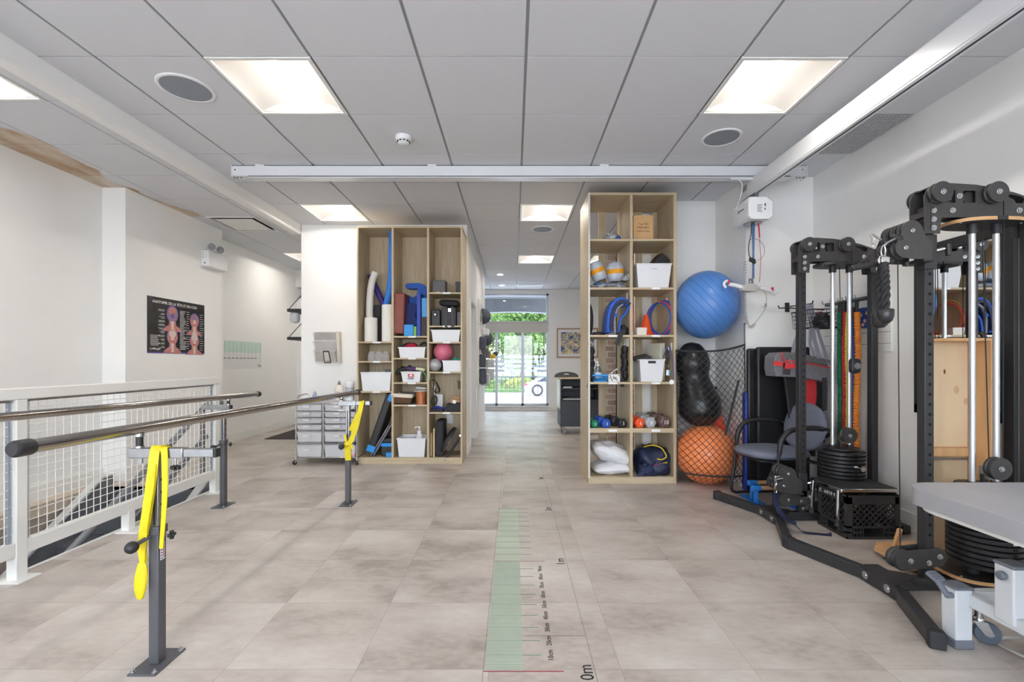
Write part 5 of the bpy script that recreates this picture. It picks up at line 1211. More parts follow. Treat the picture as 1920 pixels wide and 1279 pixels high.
bx = MB(xf=X4((X_(1237, 4.75), 4.77, bz+0.018), rz(10) @ ry(42))); bx.box(-0.075, -0.07, -0.05, 0.075, 0.07, 0.085)
tag(bx.build('black_box', M_blk_plastic, bevel=0.008), 'black box standing tilted on its corner in the high white bin', 'box')
# bay 3 left: blue backpack
M_blue_n = mat('royal_blue_nylon', (36, 92, 200), 0.55, noise=(30, 0.12), bump=(120, 0.3)); M_dkblu = mat('dark_blue_nylon', (40, 46, 78), 0.6, noise=(30, 0.15), bump=(120, 0.3)); M_gstr = mat('grey_mesh_strap', (150, 154, 164), 0.7, noise=(100, 0.2))
z = ZR[2]
t = thing('backpack', 'blue and navy backpack hanging from hooks in the open shelf', 'backpack', (X_(1158, 4.72), 4.72, z))
prof = spline([at(1139, 625, 4.72), at(1139, 605, 4.72), at(1143, 582, 4.72), at(1152, 568, 4.72), at(1163, 566, 4.72), at(1173, 572, 4.72)], 6)
MB().strap(prof, 0.24, 0.06, (0, 1, 0)).build('body', M_blue_n, t, bevel=0.018, seg=3)
prof2 = [p + Vector((0.014, -0.125, -0.012)) for p in prof[2:]]
MB().strap(prof2, 0.03, 0.035, (0, 1, 0)).build('side_gusset', M_dkblu, t, bevel=0.006)
MB().strap(spline([at(1153, 625, 4.62), at(1152, 600, 4.62), at(1157, 580, 4.62), at(1168, 570, 4.62)], 6), 0.025, 0.022, (0,1,0)).build('shoulder_strap', M_gstr, t, bevel=0.004)
MB().strap(spline([at(1160, 624, 4.62), at(1163, 600, 4.62), at(1172, 588, 4.62), at(1178, 575, 4.62), at(1172, 568, 4.62)], 6), 0.03, 0.02, (0,1,0.2)).build('shoulder_strap', M_blue_n, t, bevel=0.004)
MB().strap([at(1142, 587, 4.60), at(1150, 590, 4.598), at(1158, 592, 4.6)], 0.03, 0.006, (0, 0.2, 1)).build('compression_strap', M_blue_n, t)
bb_ = MB(); blob(bb_, (X_(1168, 4.68), 4.68, z), 0.11, 0.14, 0.10, 3, amp=0.3); bb_.build('belt_bundle', M_rubber, t)
MB().strap(spline([at(1166, 622, 4.60), at(1163, 630, 4.585), at(1159, 640, 4.585), at(1156, 647, 4.585)], 4), 0.045, 0.006, (1, 0, 0.3)).build('hanging_strap', M_rubber, t)
t = thing('shelf_hook', 'white two-prong hook on the divider holding the blue backpack', 'hook', (RD-0.016, 4.72, Z_(556, 4.72)))
MB().box(RD-0.02, 4.70, Z_(566, 4.72), RD-0.014, 4.74, Z_(550, 4.72)).tube([(RD-0.02, 4.72, Z_(562, 4.72)), (RD-0.05, 4.72, Z_(570, 4.72)), (RD-0.065, 4.72, Z_(563, 4.72))], 0.005).build('hook', M_white_metal, t)
t = thing('balance_cushion', 'black round cushion standing at the outer panel beside the backpack shelf', 'cushion', (RXa+0.05, 4.8, z))
MB().lathe([(0, -0.02), (0.13, -0.02), (0.165, -0.008), (0.168, 0.0), (0.165, 0.008), (0.13, 0.02), (0, 0.02)], (RXa+0.043, 4.80, z+0.17), 40, axis=(1, 0, 0.02)).build('disc', M_rubber, t)
tag(blob(MB(), (X_(1123, 4.66), 4.67, z), 0.13, 0.10, 0.035, 21, amp=0.15).build('small_pouch', M_blk_plastic), 'small black pouch lying in front of the backpack', 'pouch')
# bay 3 right: cone, hoops, tub
M_cone = mat('orange_cone_plastic', (238, 88, 44), 0.45, noise=(10, 0.05))
t = thing('traffic_cone', 'small orange training cone behind the little white tub', 'cone', (X_(1211, 4.85), 4.85, z))
cc = (X_(1211, 4.86), 4.86, z); hC = Z_(590.5, 4.86)-z
MB().box(cc[0]-0.09, cc[1]-0.09, z, cc[0]+0.09, cc[1]+0.09, z+0.015).build('base', M_cone, t, bevel=0.006)
MB().lathe([(0.078, 0.012), (0.07, 0.03), (0.066, 0.035), (0.024, hC-0.008), (0.018, hC), (0.0, hC)], cc, 32).build('cone', M_cone, t)
o = MB(xf=X4((X_(1200, 4.66), 4.66, z), rz(8))).taper((0, 0, 0), (0.095, 0.085), (0.108, 0.095), 0.075, wall=0.003).build('small_tub', mat('off_white_plastic', (226, 220, 208), 0.5, noise=(10, 0.03)), bevel=0.006); tag(o, 'small off-white plastic tub in front of the orange cone', 'tub')
M_hb = mat('blue_hoop', (38, 92, 186), 0.35, noise=(10, 0.05)); M_hr = mat('red_hoop', (226, 66, 82), 0.35, noise=(10, 0.05)); M_hy = mat('yellow_hoop', (236, 190, 60), 0.35, noise=(10, 0.05)); M_ho = mat('orange_hoop', (232, 130, 60), 0.35, noise=(10, 0.05))
hang = Vector((RXb-0.055, 4.66, Z_(560, 4.66)))
for k, (m, rx_, dx, l) in enumerate(((M_hb, 0.205, 0.0, 'blue plastic hoop hanging at the outside of the bunch by the side panel'), (M_hb, 0.2, -0.016, 'blue plastic hoop in the middle of the hanging bunch'), (M_hr, 0.195, -0.032, 'red plastic hoop hanging in front of the blue ones'), (M_hb, 0.185, -0.046, 'innermost blue hoop hanging behind the red one'))):
    rr_ = [0.178, 0.176, 0.174, 0.168][k]
    cen = Vector((RXb-0.072+dx, 4.80+0.006*k, z+rr_+0.01))
    A_x = Vector((-0.50, 0.86, 0)).normalized() if True else None
    pts = [cen + A_x*(rr_*0.96)*math.cos(2*PI*i/48) + Vector((0,0,1))*rr_*math.sin(2*PI*i/48) for i in range(48)]
    o = MB().tube(pts, 0.0075, 10, closed=True).build('hoop', m); tag(o, l, 'hoop', 'plastic hoops hanging in the shelf')
t = thing('shelf_hook', 'white hook on the side panel holding the plastic hoops', 'hook', (RXb-0.035, 4.80, Z_(556, 4.80)))
MB().box(RXb-0.036, 4.79, z+0.33, RXb-0.03, 4.81, z+0.40).tube([(RXb-0.036, 4.8, z+0.345), (RXb-0.10, 4.8, z+0.335), (RXb-0.115, 4.8, z+0.36)], 0.006).build('hook', M_white_plastic, t)
for k, (m, l, dy) in enumerate(((M_hy, 'yellow hoop hanging flat against the divider', 0.0), (M_ho, 'orange hoop hanging flat against the divider behind the yellow one', 0.02), (M_hr, 'red hoop hanging flat against the divider', -0.02))):
    cen = Vector((RD+0.024+0.012*k, 4.83+dy, z+0.195-0.012*k)); rr_ = 0.178-0.006*k
    tag(MB().tube([cen + Vector((0.02*math.cos(2*PI*i/48), rr_*math.cos(2*PI*i/48), rr_*math.sin(2*PI*i/48))) for i in range(48)], 0.0062, 8, closed=True).build('hoop', m), l, 'hoop', 'plastic hoops hanging in the shelf')
# bay 4 left: ankle weights, basket, bottle, tissues
z = ZR[3]
def ankle_weight(c0, label, ty=0):
    t = thing('ankle_weight', label, 'ankle weight', c0, 'black ankle weights')
    c0 = Vector(c0); sg = MB()
    body = MB()
    for k in range(5):
        body.ball(c0+Vector((0.004*(-1)**k, 0.006*math.sin(3*k), -0.045-0.066*k)), 0.052, 18, (0.66, 1.05+0.08*(k % 2), 0.95), rx(8*(-1)**k))
    body.box(c0.x-0.012, c0.y-0.045, c0.z-0.33, c0.x+0.012, c0.y+0.045, c0.z)
    body.build('padded_cells', mat('black_neoprene', (30, 30, 33), 0.5, noise=(40, 0.2), bump=(120, 0.3)), t)
    MB().strap([c0+Vector((-0.018, -0.03, -0.3)), c0+Vector((-0.03, -0.045, -0.38)), c0+Vector((-0.035, -0.05, -0.42))], 0.035, 0.004, (1, 0.3, 0)).build('strap', M_rubber, t)
    return t
aw = ankle_weight((X_(1170, 4.70), 4.70, Z_(648, 4.70)), 'black ankle weight hanging from hooks on the divider of the open shelf')
dup(aw, delta=(0.03, 0.11, 0), label='black ankle weight hanging behind the nearest one on the divider')
dup(aw, loc=(RXa+0.045, 4.70, Z_(650, 4.70)), label='black ankle weight hanging inside the outer panel beside the blue basket')
t = thing('hook_rail', 'white row of hooks holding the black ankle weights', 'hook', (RD-0.018, 4.75, Z_(640, 4.7)))
for k in range(4):
    MB().box(RD-0.02, 4.655+0.05*k, Z_(650, 4.7), RD-0.014, 4.675+0.05*k, Z_(634.5, 4.7)).tube([(RD-0.02, 4.665+.05*k, Z_(648, 4.7)), (RD-0.045, 4.66+.05*k, Z_(650, 4.7)), (RD-0.052, 4.66+.05*k, Z_(646, 4.7))], 0.004).build('hook', M_white_metal, t)
t = thing('mesh_tray', 'small bright blue plastic basket holding a pump bottle', 'basket', (X_(1124, 4.68), 4.7, z))
M_cyb = mat('bright_blue_plastic', (34, 146, 220), 0.4, noise=(10, 0.04))
bx0, bx1, by0, by1 = X_(1111, 4.66), X_(1139, 4.66), 4.65, 4.78
MB().box(bx0+.01, by0+.01, z, bx1-.01, by1-.01, z+.012).build('floor', M_cyb, t)
MB().box(bx0-.004, by0-.004, z+.06, bx1+.004, by0+.004, z+.074).box(bx0-.004, by1-.004, z+.06, bx1+.004, by1+.004, z+.074).box(bx0-.004, by0, z+.06, bx0+.004, by1, z+.074).box(bx1-.004, by0, z+.06, bx1+.004, by1, z+.074).build('rim', M_cyb, t, bevel=0.002)
sl = MB()
for k in range(9):
    u = k/8
    for yy, yb_ in ((by0, by0+.01), (by1, by1-.01)): sl.tube([(bx0+(bx1-bx0)*u, yy, z+.062), (bx0+.01+(bx1-bx0-.02)*u, yb_, z+.01)], 0.0042, 6)
for k in range(5):
    u = k/4
    for xx, xb_ in ((bx0, bx0+.01), (bx1, bx1-.01)): sl.tube([(xx, by0+(by1-by0)*u, z+.062), (xb_, by0+.01+(by1-by0-.02)*u, z+.01)], 0.0042, 6)
sl.build('slats', M_cyb, t)
pump_bottle((X_(1120.5, 4.72), 4.71, z+0.013), 0.038, Z_(678, 4.71)-z-0.013, 'clear pump bottle of sanitiser in the blue basket', glassy('clear_bottle', (225, 232, 242), 0.2, 0.1), M_white_plastic, lab=mat('pale_label', (214, 220, 232), 0.5, noise=(20, 0.05)))
t = thing('tissue_box', 'tissue box with grey leaf print and a tissue pulled up', 'tissue box', (X_(1151, 4.67), 4.68, z))
tb = (X_(1141, 4.64), 4.64, X_(1162.5, 4.64), 4.75); zt_ = z+0.075
MB().box(tb[0], tb[1], z, tb[2], tb[3], zt_).build('carton', mat('printed_carton', (230, 230, 228), 0.6, noise=(20, 0.02)), t, bevel=0.002)
lf = MB(); rr = random.Random(11)
for k in range(16):
    cx_, cz_ = rr.uniform(tb[0]+.012, tb[2]-.012), rr.uniform(z+.012, zt_-.012); a = rr.uniform(0, PI)
    pts = [(cx_+0.011*math.cos(2*PI*i/8)*math.cos(a)-0.004*math.sin(2*PI*i/8)*math.sin(a), cz_+0.011*math.cos(2*PI*i/8)*math.sin(a)+0.004*math.sin(2*PI*i/8)*math.cos(a)) for i in range(8)]
    lf.prism(pts, ((0,0,0),(1,0,0),(0,0,1),(0,1,0)), tb[1]-0.0005, tb[1])
lf.build('leaf_print', mat('grey_print_ink', (112, 114, 112), 0.7, noise=(30, 0.2)), t)
ts = MB(); c0 = Vector(((tb[0]+tb[2])/2, 4.69, zt_))
def tis(u, v):
    a = u-0.5; return c0 + Vector((-0.035 + a*0.05*(1-v) + v*0.075 + 0.006*math.sin(9*v), a*0.05*(1-v*0.5)+0.008*math.sin(6*u+4*v), 0.07*v*(0.7+0.3*u)))
ts.surf(tis, 8, 10); ts.build('tissue', mat('white_tissue', (240, 240, 240), 0.9, noise=(30, 0.03)), t, solid=0.0008)
# bay 4 right
t = bin_('storage_bin', 'white handled basket holding a beige file box and dark tray', 1199.5, 1246.5, 674, z, RYa+0.03, 0.34, 'white storage bins', tap=0.84, slot=(1215.5, 1230, 676.5, 681.5))
rz_ = MB()
for k in range(4):
    zz = Z_(692+3.4*k, RYa+.03); kk = (Z_(674, RYa+.03)-zz)/(Z_(674, RYa+.03)-z); yf = RYa+0.03+0.17*0.16*kk
    rz_.box(X_(1216, RYa+.03), yf-0.0015, zz-0.002, X_(1230, RYa+.03), yf+0.002, zz+0.002)
rz_.build('moulded_rib', M_bin, t)
zt_ = Z_(674, RYa+.03)
tag(MB(xf=X4((X_(1201, 4.82), 4.80, zt_+0.02), ry(-14) @ rx(10))).box(-0.09, -0.1, -0.01, 0.08, 0.1, 0.01).build('laptop_tray', mat('dark_grey_lid', (74, 74, 80), 0.4, noise=(10, 0.05)), bevel=0.006), 'dark grey tray lying over the corner of the handled basket', 'tray')
t = thing('file_box', 'beige file box standing in the white handled basket', 'file box', (X_(1232, 4.78), 4.8, z+.1))
MB(xf=X4((X_(1232, 4.78), 4.82, z+0.19), rz(24))).box(-0.032, -0.1, -0.18, 0.032, 0.1, 0.205).build('box', mat('beige_card', (206, 204, 184), 0.6, noise=(10, 0.04)), t, bevel=0.003)
MB(xf=X4((X_(1232, 4.78), 4.82, z+0.19), rz(24))).box(-0.014, -0.1012, 0.06, 0.014, -0.1, 0.15).build('spine_label', mat('spine_grey', (188, 194, 188), 0.6, noise=(10, 0.04)), t)
t = thing('lanyard', 'violet lanyard with white round tag hanging from the side panel', 'lanyard', (RXb-0.05, 4.66, Z_(660, 4.66)))
M_vl = mat('violet_cord', (96, 86, 142), 0.7, noise=(60, 0.15))
MB().tube(spline([at(1244, 672, 4.70), at(1247, 660, 4.68), at(1252, 650, 4.66), at(1257, 655, 4.63), at(1261, 680, 4.60), at(1262, 710, 4.595), at(1260, 714, 4.592)], 6), 0.006, 8).build('cord', M_vl, t)
MB().cyl(at(1259.5, 716.5, 4.595), at(1259.5, 716.5, 4.583), 0.024, n=28).build('round_tag', M_tag, t, bevel=0.002)
t = thing('shelf_hook', 'white adhesive hook holding the violet lanyard and leads', 'hook', (RXb-0.034, 4.66, Z_(650, 4.66)))
MB().box(RXb-0.036, 4.645, Z_(658, 4.66), RXb-0.03, 4.675, Z_(643, 4.66)).tube([(RXb-0.036, 4.66, Z_(655, 4.66)), (RXb-0.06, 4.66, Z_(656, 4.66)), (RXb-0.065, 4.66, Z_(651, 4.66))], 0.0045).build('hook', M_white_plastic, t)
t = thing('electrode_leads', 'bunch of black leads with a small blue and white device hanging from the hook', 'leads', (X_(1251, 4.66), 4.66, Z_(680, 4.66)))
MB().tube(spline([at(1252, 651, 4.68), at(1254, 670, 4.68), at(1251, 684, 4.68)], 5), 0.008, 8).tube(spline([at(1250, 652, 4.7), at(1252, 675, 4.7), at(1249, 700, 4.7), at(1244, 712, 4.68)], 5), 0.003, 6).tube(spline([at(1253, 690, 4.68), at(1250, 706, 4.67), at(1247, 711, 4.66)], 5), 0.002, 6).build('lead_wires', M_blk_plastic, t)
MB().cbox(at(1252.5, 699, 4.66), (0.038, 0.015, 0.055), ry(4)).build('device', M_tag, t, bevel=0.004)
MB().cbox(at(1255, 699, 4.651), (0.015, 0.004, 0.05), ry(4)).build('device_panel', mat('sky_blue_print', (92, 172, 222), 0.4, noise=(10, 0.05)), t)
MB().tube([at(1250, 683, 4.66), at(1254, 683, 4.66), at(1254, 689, 4.66), at(1249.5, 689, 4.66)], 0.003, closed=True).build('clip', M_chrome, t)
# bay 5: dumbbells (hexagonal heads)
z = ZR[4]
def dumbbell(px_, Yd, L_, R_, m, label, txt, rot=0):
    x = X_(px_, Yd); ap = R_*math.cos(PI/6); c = Vector((x, Yd, z+ap))
    t = thing('dumbbell', label, 'dumbbell', (x, Yd, z), 'vinyl hex dumbbells in the open shelf')
    hh = L_*0.34
    for s_ in (0, 1):
        y0 = 0 if s_ == 0 else L_-hh
        pr = [(R_*math.cos(PI/3*k), R_*math.sin(PI/3*k)) for k in range(6)]
        R3 = rz(rot); mb = MB(xf=X4(c, R3)); n = 6; vs = []; fs = []
        for (yy, s) in ((y0, 0.72), (y0+0.012, 1), (y0+hh-0.012, 1), (y0+hh, 0.72)):
            vs += [(p[0]*s, yy, p[1]*s) for p in pr]
        for i in range(3): fs += [(6*i+k, 6*i+(k+1)%6, 6*i+6+(k+1)%6, 6*i+6+k) for k in range(6)]
        fs += [tuple(range(5,-1,-1)), tuple(range(18,24))]
        mb.add(vs, fs); mb.build('head', m, t, bevel=0.004, seg=2, ang=25)
    MB(xf=X4(c, rz(rot))).cyl((0, hh, 0), (0, L_-hh, 0), R_*0.4, n=16).build('grip', m, t)
    if txt: text_mesh(txt, R_*0.9, frame_m(c + rz(rot) @ Vector((-R_*0.02, -0.0008, -R_*0.3)), rz(rot) @ Vector((1,0,0)), (0.25,0,1) if False else (0,0,1)), M_white_ink, 'number_print', t, 0.0004, 'CENTER')
    return t
M_dg = mat('green_vinyl', (24, 128, 92), 0.4, noise=(10, 0.08)); M_db = mat('blue_vinyl', (46, 88, 186), 0.4, noise=(10, 0.08)); M_dk = mat('black_vinyl', (44, 44, 48), 0.4, noise=(10, 0.1)); M_do = mat('orange_vinyl', (236, 86, 40), 0.4, noise=(10, 0.06)); M_ds = mat('silver_vinyl', (176, 178, 184), 0.4, noise=(10, 0.05)); M_dbr = mat('brown_vinyl', (108, 86, 80), 0.4, noise=(10, 0.08))
dumbbell(1116.5, 4.625, 0.15, 0.044, M_dg, 'green hex dumbbell at the shelf edge', '2', 14)
dumbbell(1110.5, 4.80, 0.15, 0.044, M_dg, 'second green hex dumbbell behind the first, by the outer panel', None, 12)
dumbbell(1138.5, 4.62, 0.165, 0.050, M_db, 'blue hex dumbbell at the shelf edge', '3', 16)
dumbbell(1131, 4.81, 0.165, 0.050, M_db, 'blue hex dumbbell behind the front blue one', None, 14)
dumbbell(1169.5, 4.615, 0.18, 0.054, M_dk, 'black hex dumbbell at the shelf edge beside the divider', '5', 22)
dumbbell(1155, 4.82, 0.18, 0.054, M_dk, 'black hex dumbbell lying behind the front black one', None, 18)
dumbbell(1201.5, 4.615, 0.17, 0.056, M_do, 'orange hex dumbbell at the shelf edge', '6', 14)
dumbbell(1193.0, 4.83, 0.17, 0.056, M_do, 'orange hex dumbbell half hidden behind the front orange one', None, 10)
dumbbell(1222, 4.615, 0.2, 0.062, M_ds, 'silver grey hex dumbbell at the shelf edge', '8', 14)
dumbbell(1213, 4.86, 0.2, 0.062, M_ds, 'silver grey hex dumbbell lying behind the front silver one', None, 10)
dumbbell(1249.5, 4.62, 0.21, 0.068, M_dbr, 'brown hex dumbbell at the shelf edge by the side panel', '10', 20)
dumbbell(1237.5, 4.87, 0.21, 0.068, M_dbr, 'brown hex dumbbell lying behind the front brown one', None, 14)
# bay 6: pillows and navy bag
z = 0.068
M_pil = mat('white_pillow_vinyl', (226, 227, 230), 0.5, noise=(8, 0.04), bump=(14, 0.6))
pm = pillow_mesh(MB(), (X_(1146, 4.8), 4.83, z+0.055), 0.41, 0.42, 0.13, rot=ry(-3), p=2.4, wob=0.004, seed=3, n=30)
o = pm.build('pillow', M_pil, merge=True); tag(o, 'white pillow lying flat at the bottom of the open shelf', 'pillow')
pm = pillow_mesh(MB(), (X_(1145, 4.8), 4.85, z+0.205), 0.44, 0.42, 0.20, rot=ry(19), p=2.4, wob=0.007, seed=9, n=30)
o = pm.build('pillow', M_pil, merge=True); tag(o, 'white pillow slumped on top of the flat one', 'pillow')
t = thing('duffel_bag', 'crumpled navy nylon bag with yellow piping at the bottom of the open shelf', 'bag', (X_(1223, 4.8), 4.82, z))
mb = MB(); blob(mb, (X_(1222, 4.8), 4.84, z), 0.365, 0.44, 0.275, 31, n=56, amp=0.17, boxy=3.4); mb.build('body', M_navy, t, ang=70)
mb = MB(); blob(mb, (X_(1213, 4.72), 4.70, z), 0.22, 0.18, 0.13, 14, n=36, amp=0.24, boxy=2.6); mb.build('pocket', M_navy, t, ang=70)
M_ypip = mat('yellow_piping', (236, 206, 40), 0.5, noise=(20, 0.08))
def on(px_, py_, y_): return at(px_, py_, y_)
MB().tube(spline([on(1207, 838, 4.80), on(1222, 835, 4.75), on(1238, 839, 4.72), on(1246, 848, 4.68), on(1249, 857, 4.66), on(1240, 862, 4.63), on(1232, 860, 4.64)], 6), 0.006, 8).build('yellow_piping', M_ypip, t)
MB().strap(spline([on(1225, 872, 4.64), on(1238, 871, 4.635), on(1251, 868, 4.64)], 4), 0.02, 0.006, (0, -0.3, 1)).build('yellow_tab', M_ypip, t)
MB().strap(spline([on(1222, 872, 4.635), on(1232, 872, 4.63)], 3), 0.02, 0.008, (0, -0.3, 1)).strap([on(1205, 888, 4.61), on(1211, 884, 4.615)], 0.02, 0.006, (0.5, 0, 1)).build('red_tab', M_red, t)
MB().strap(spline([on(1196, 893, 4.61), on(1208, 885, 4.605), on(1221, 874, 4.61), on(1230, 866, 4.64)], 5), 0.035, 0.008, (0.4, 0, 1)).build('shoulder_strap', mat('navy_webbing', (44, 52, 92), 0.7, noise=(60, 0.2)), t)
# ================================================================= cable machines
M_plate = mat('weight_plate_black', (44, 44, 46), 0.32, noise=(30, 0.15))
M_wood = mat('plywood_edge', (216, 170, 120), 0.5, noise=(14, 0.15), stretch=(1, 1, 4))
M_pul = mat('pulley_black', (62, 61, 61), 0.45, noise=(20, 0.1)); M_cable = mat('black_cable', (26, 26, 28), 0.4, noise=(20, 0.1))
M_plt = mat('black_steel_plate', (66, 64, 63), 0.48, noise=(30, 0.08), bump=(500, 0.05))
M_hole = mat('hole_dark', (10, 10, 11), 0.9, noise=(20, 0.1))
def bolt(mb, x, y, z, r=0.011, s=-1):
    return mb.lathe([(r*1.35, 0), (r*1.35, 0.002), (r, 0.003), (r, 0.008), (r*0.45, 0.0085), (r*0.45, 0.013), (0, 0.013)], (x, y, z), 12, axis=(0, s, 0))
def wheel(mb, x, y0, y1, z, r):
    h = y1-y0
    return mb.lathe([(0, 0), (r, 0), (r, h*0.28), (r*0.86, h*0.42), (r*0.86, h*0.58), (r, h*0.72), (r, h), (0, h)], (x, y0, z), 32, axis=(0, 1, 0))
def machine(Yc, zc, label, swing):
    X0 = 2.19
    t = thing('cable_machine', label, 'exercise machine', (X0, Yc, 0), 'black cable machines along the right wall')
    def U(u): return X0 + u
    # bow shaped foot and base tube
    ft = MB(); pth = [(-0.385, 0.545), (-0.235, 0.17), (-0.215, 0.13), (-0.215, -0.13), (-0.235, -0.17), (-0.385, -0.515)]
    ft.strap([(U(a), Yc+b, 0.036) for a, b in pth], 0.066, 0.052, (0, 0, 1))
    f_ = ft.build('foot', M_black, t, bevel=0.004)
    for (a, b), (c, d) in ((pth[0], pth[1]), (pth[-1], pth[-2])):
        v = (Vector((a-c, b-d, 0))).normalized()
        e0 = Vector((U(a), Yc+b, 0.037))
        MB().strap([e0 - v*0.03, e0 + v*0.012], 0.074, 0.06, (0, 0, 1)).build('end_cap', M_rubber, f_, bevel=0.006)
    for b in (-0.075, 0.075):
        MB().lathe([(0.021, 0), (0.021, 0.002), (0.012, 0.003), (0.012, 0.007), (0, 0.008)], (U(-0.2415), Yc+b, 0.04), 20, axis=(-1, 0, 0)).build('bolt', M_zinc, f_)
    MB().box(U(-0.20), Yc-0.14, 0.066, U(-0.12), Yc+0.14, 0.073).prism([(-0.24, -0.12), (-0.05, -0.026), (-0.05, 0.026), (-0.24, 0.12)], ((X0, Yc, 0), (1,0,0), (0,1,0), (0,0,1)), 0.069, 0.075).build('gusset', M_black, t, bevel=0.002)
    MB().box(U(-0.19), Yc-0.025, 0.005, U(0.60), Yc+0.025, 0.068).build('base_tube', M_black, t, bevel=0.004)
    rf = MB().box(U(0.565), Yc-0.3, 0.0, U(0.62), Yc+0.3, 0.06); rf.build('rear_foot', M_black, t, bevel=0.006)
    # posts
    p = MB().box(U(0), Yc-0.025, 0.068, U(0.05), Yc+0.025, 2.05).build('front_post', M_black, t, bevel=0.004)
    hl = MB(); z = 0.30
    while z < 1.88:
        hl.cyl((U(0.027), Yc-0.0252, z), (U(0.027), Yc-0.0262, z), 0.0085, n=14); z += 0.0535
    hl.build('adjustment_hole', M_hole, p)
    MB().box(U(0.555), Yc-0.025, 0.06, U(0.605), Yc+0.025, 2.05).build('rear_post', M_black, t, bevel=0.004)
    # arched top plates
    out = [(-.02,1.90),(.062,1.90),(.068,1.985),(.525,1.985),(.532,1.90),(.612,1.90),(.618,2.02),(.60,2.05),(.545,2.085),(.46,2.115),(.36,2.14),(.25,2.158),(.12,2.166),(.045,2.163),(0,2.14),(-.022,2.10)]
    h1 = [(.100,2.062),(.143,2.062),(.143,2.128),(.100,2.128)]; h2 = [(.184,2.062),(.25,2.062),(.25,2.126),(.184,2.126)]
    h3 = [(.378,2.116),(.452,2.078),(.462,2.060),(.5,2.060),(.508,2.08),(.49,2.096)]
    for yy in (-0.047, 0.041):
        MB().prism(out, ((X0, Yc, 0), (1,0,0), (0,0,1), (0,1,0)), yy, yy+0.006, [h1, h2, h3] if yy < 0 else [[(.09,2.06),(.35,2.06),(.345,2.128),(.09,2.13)], [(.40,2.06),(.57,2.058),(.545,2.074),(.42,2.112)]]).build('arch_plate', M_plt, t, ang=30)
    MB().prism([(.0,2.163-.02),(.05,2.166),(.25,2.158),(.46,2.115),(.6,2.05),(.598,2.044),(.46,2.109),(.25,2.152),(.05,2.16),(.005,2.138)], ((X0, Yc, 0), (1,0,0), (0,0,1), (0,1,0)), -0.041, 0.041).box(U(-0.02), Yc-0.041, 1.99, U(0.12), Yc+0.041, 2.02).build('arch_spacer', M_plt, t)
    for u, z in ((.027,1.93),(.027,1.975),(.027,2.022),(.127,2.022),(.478,2.022),(.582,2.022),(.582,1.93),(.163,2.098)):
        bolt(MB(), U(u), Yc-0.047, z).build('bolt', M_zinc, t)
    for u in (.04, .33):
        w = wheel(MB(), U(u), Yc-0.088, Yc-0.053, 2.107, 0.054).build('pulley', M_pul, t)
        bolt(MB(), U(u), Yc-0.088, 2.107, 0.011).build('pulley_axle', M_zinc, w)
        wheel(MB(), U(u+.06 if u > .2 else u), Yc+0.05, Yc+0.075, 2.107, 0.054).build('pulley', M_pul, t)
    for u in (.115, .225, .255):
        wheel(MB(), U(u+0.03), Yc-0.02, Yc+0.015, 2.10, 0.045).build('pulley', M_pul, t)
    MB().cyl((U(.12), Yc-0.038, 2.09), (U(.12), Yc+0.038, 2.095), 0.009, n=10).cyl((U(.30), Yc-0.038, 2.09), (U(.30), Yc+0.038, 2.095), 0.009, n=10).build('spacer_tube', M_chrome, t)
    # guide plates top and bottom
    def gplate(z, rx_, ry_, name, cu=.325):
        pts = [(X0+cu+rx_*math.copysign(abs(math.cos(a))**0.75, math.cos(a)), Yc+ry_*math.copysign(abs(math.sin(a))**0.75, math.sin(a))) for a in [2*PI*k/40 for k in range(40)]]
        g = MB(); n = 40; vs = [(a, b, z) for a, b in pts] + [(a, b, z+0.018) for a, b in pts]
        g.add(vs, [tuple(range(n-1,-1,-1)), tuple(range(n, 2*n))]); g.m = 1
        g.add(vs, [(i, (i+1)%n, n+(i+1)%n, n+i) for i in range(n)])
        q = g.build(name, [M_blk_plastic, M_wood if Yc < 3 else M_blk_plastic], t)
        for s_ in (-1, 1): bolt(MB(), U(cu+s_*rx_*0.86), Yc-ry_*0.45, z+0.009, 0.009).build('clamp_bolt', M_zinc, q)
        MB().cbox((U(cu), Yc-ry_*0.985, z+0.009), (0.05, 0.012, 0.02)).build('clamp_plate', M_blk_plastic, q)
    gplate(1.955, 0.185, 0.11, 'top_guide_plate'); gplate(0.082, 0.2, 0.15, 'bottom_guide_plate')
    # guide rods, stack
    for u in (.257, .385):
        MB().cyl((U(u), Yc-0.02, 0.09), (U(u), Yc-0.02, 1.955), 0.0145, n=20).build('guide_rod', mat('satin_chrome_rod', (214, 216, 219), 0.32, 0.85, noise=(2, 0.03)), t)
        MB().cyl((U(u), Yc-0.02, 1.905), (U(u), Yc-0.02, 1.955), 0.024, n=20).build('bushing', M_blk_plastic, t); MB().cyl((U(u), Yc-0.02, 0.545), (U(u), Yc-0.02, 0.585), 0.024, n=20).build('bushing', M_blk_plastic, t); MB().cyl((U(u), Yc-0.02, 0.10), (U(u), Yc-0.02, 0.15), 0.03, n=20).build('bushing', M_blk_plastic, t)
    zz = 0.15
    for k in range(14):
        hh = 0.0265; c = (U(.322), Yc-0.02, zz)
        pl_ = MB().lathe([(0, 0), (0.146, 0), (0.154, 0.004), (0.154, hh-0.005), (0.146, hh-0.001), (0, hh-0.001)], c, 44).build('weight_plate', M_plate, t)
        MB().cbox((U(.322), Yc-0.02-0.1535, zz+hh*0.5), (0.022, 0.003, 0.010)).build('plate_number', M_tag if k % 5 == 0 else M_hole, pl_)
        zz += 0.0285
    MB().lathe([(0, 0), (0.1, 0), (0.12, 0.006), (0.12, 0.016), (0.1, 0.02), (0, 0.02)], (U(.322), Yc-0.02, zz), 36).cyl((U(.322), Yc-0.02, zz+0.02), (U(.322), Yc-0.02, zz+0.075), 0.017, n=16).build('stack_head', M_blk_plastic, t)
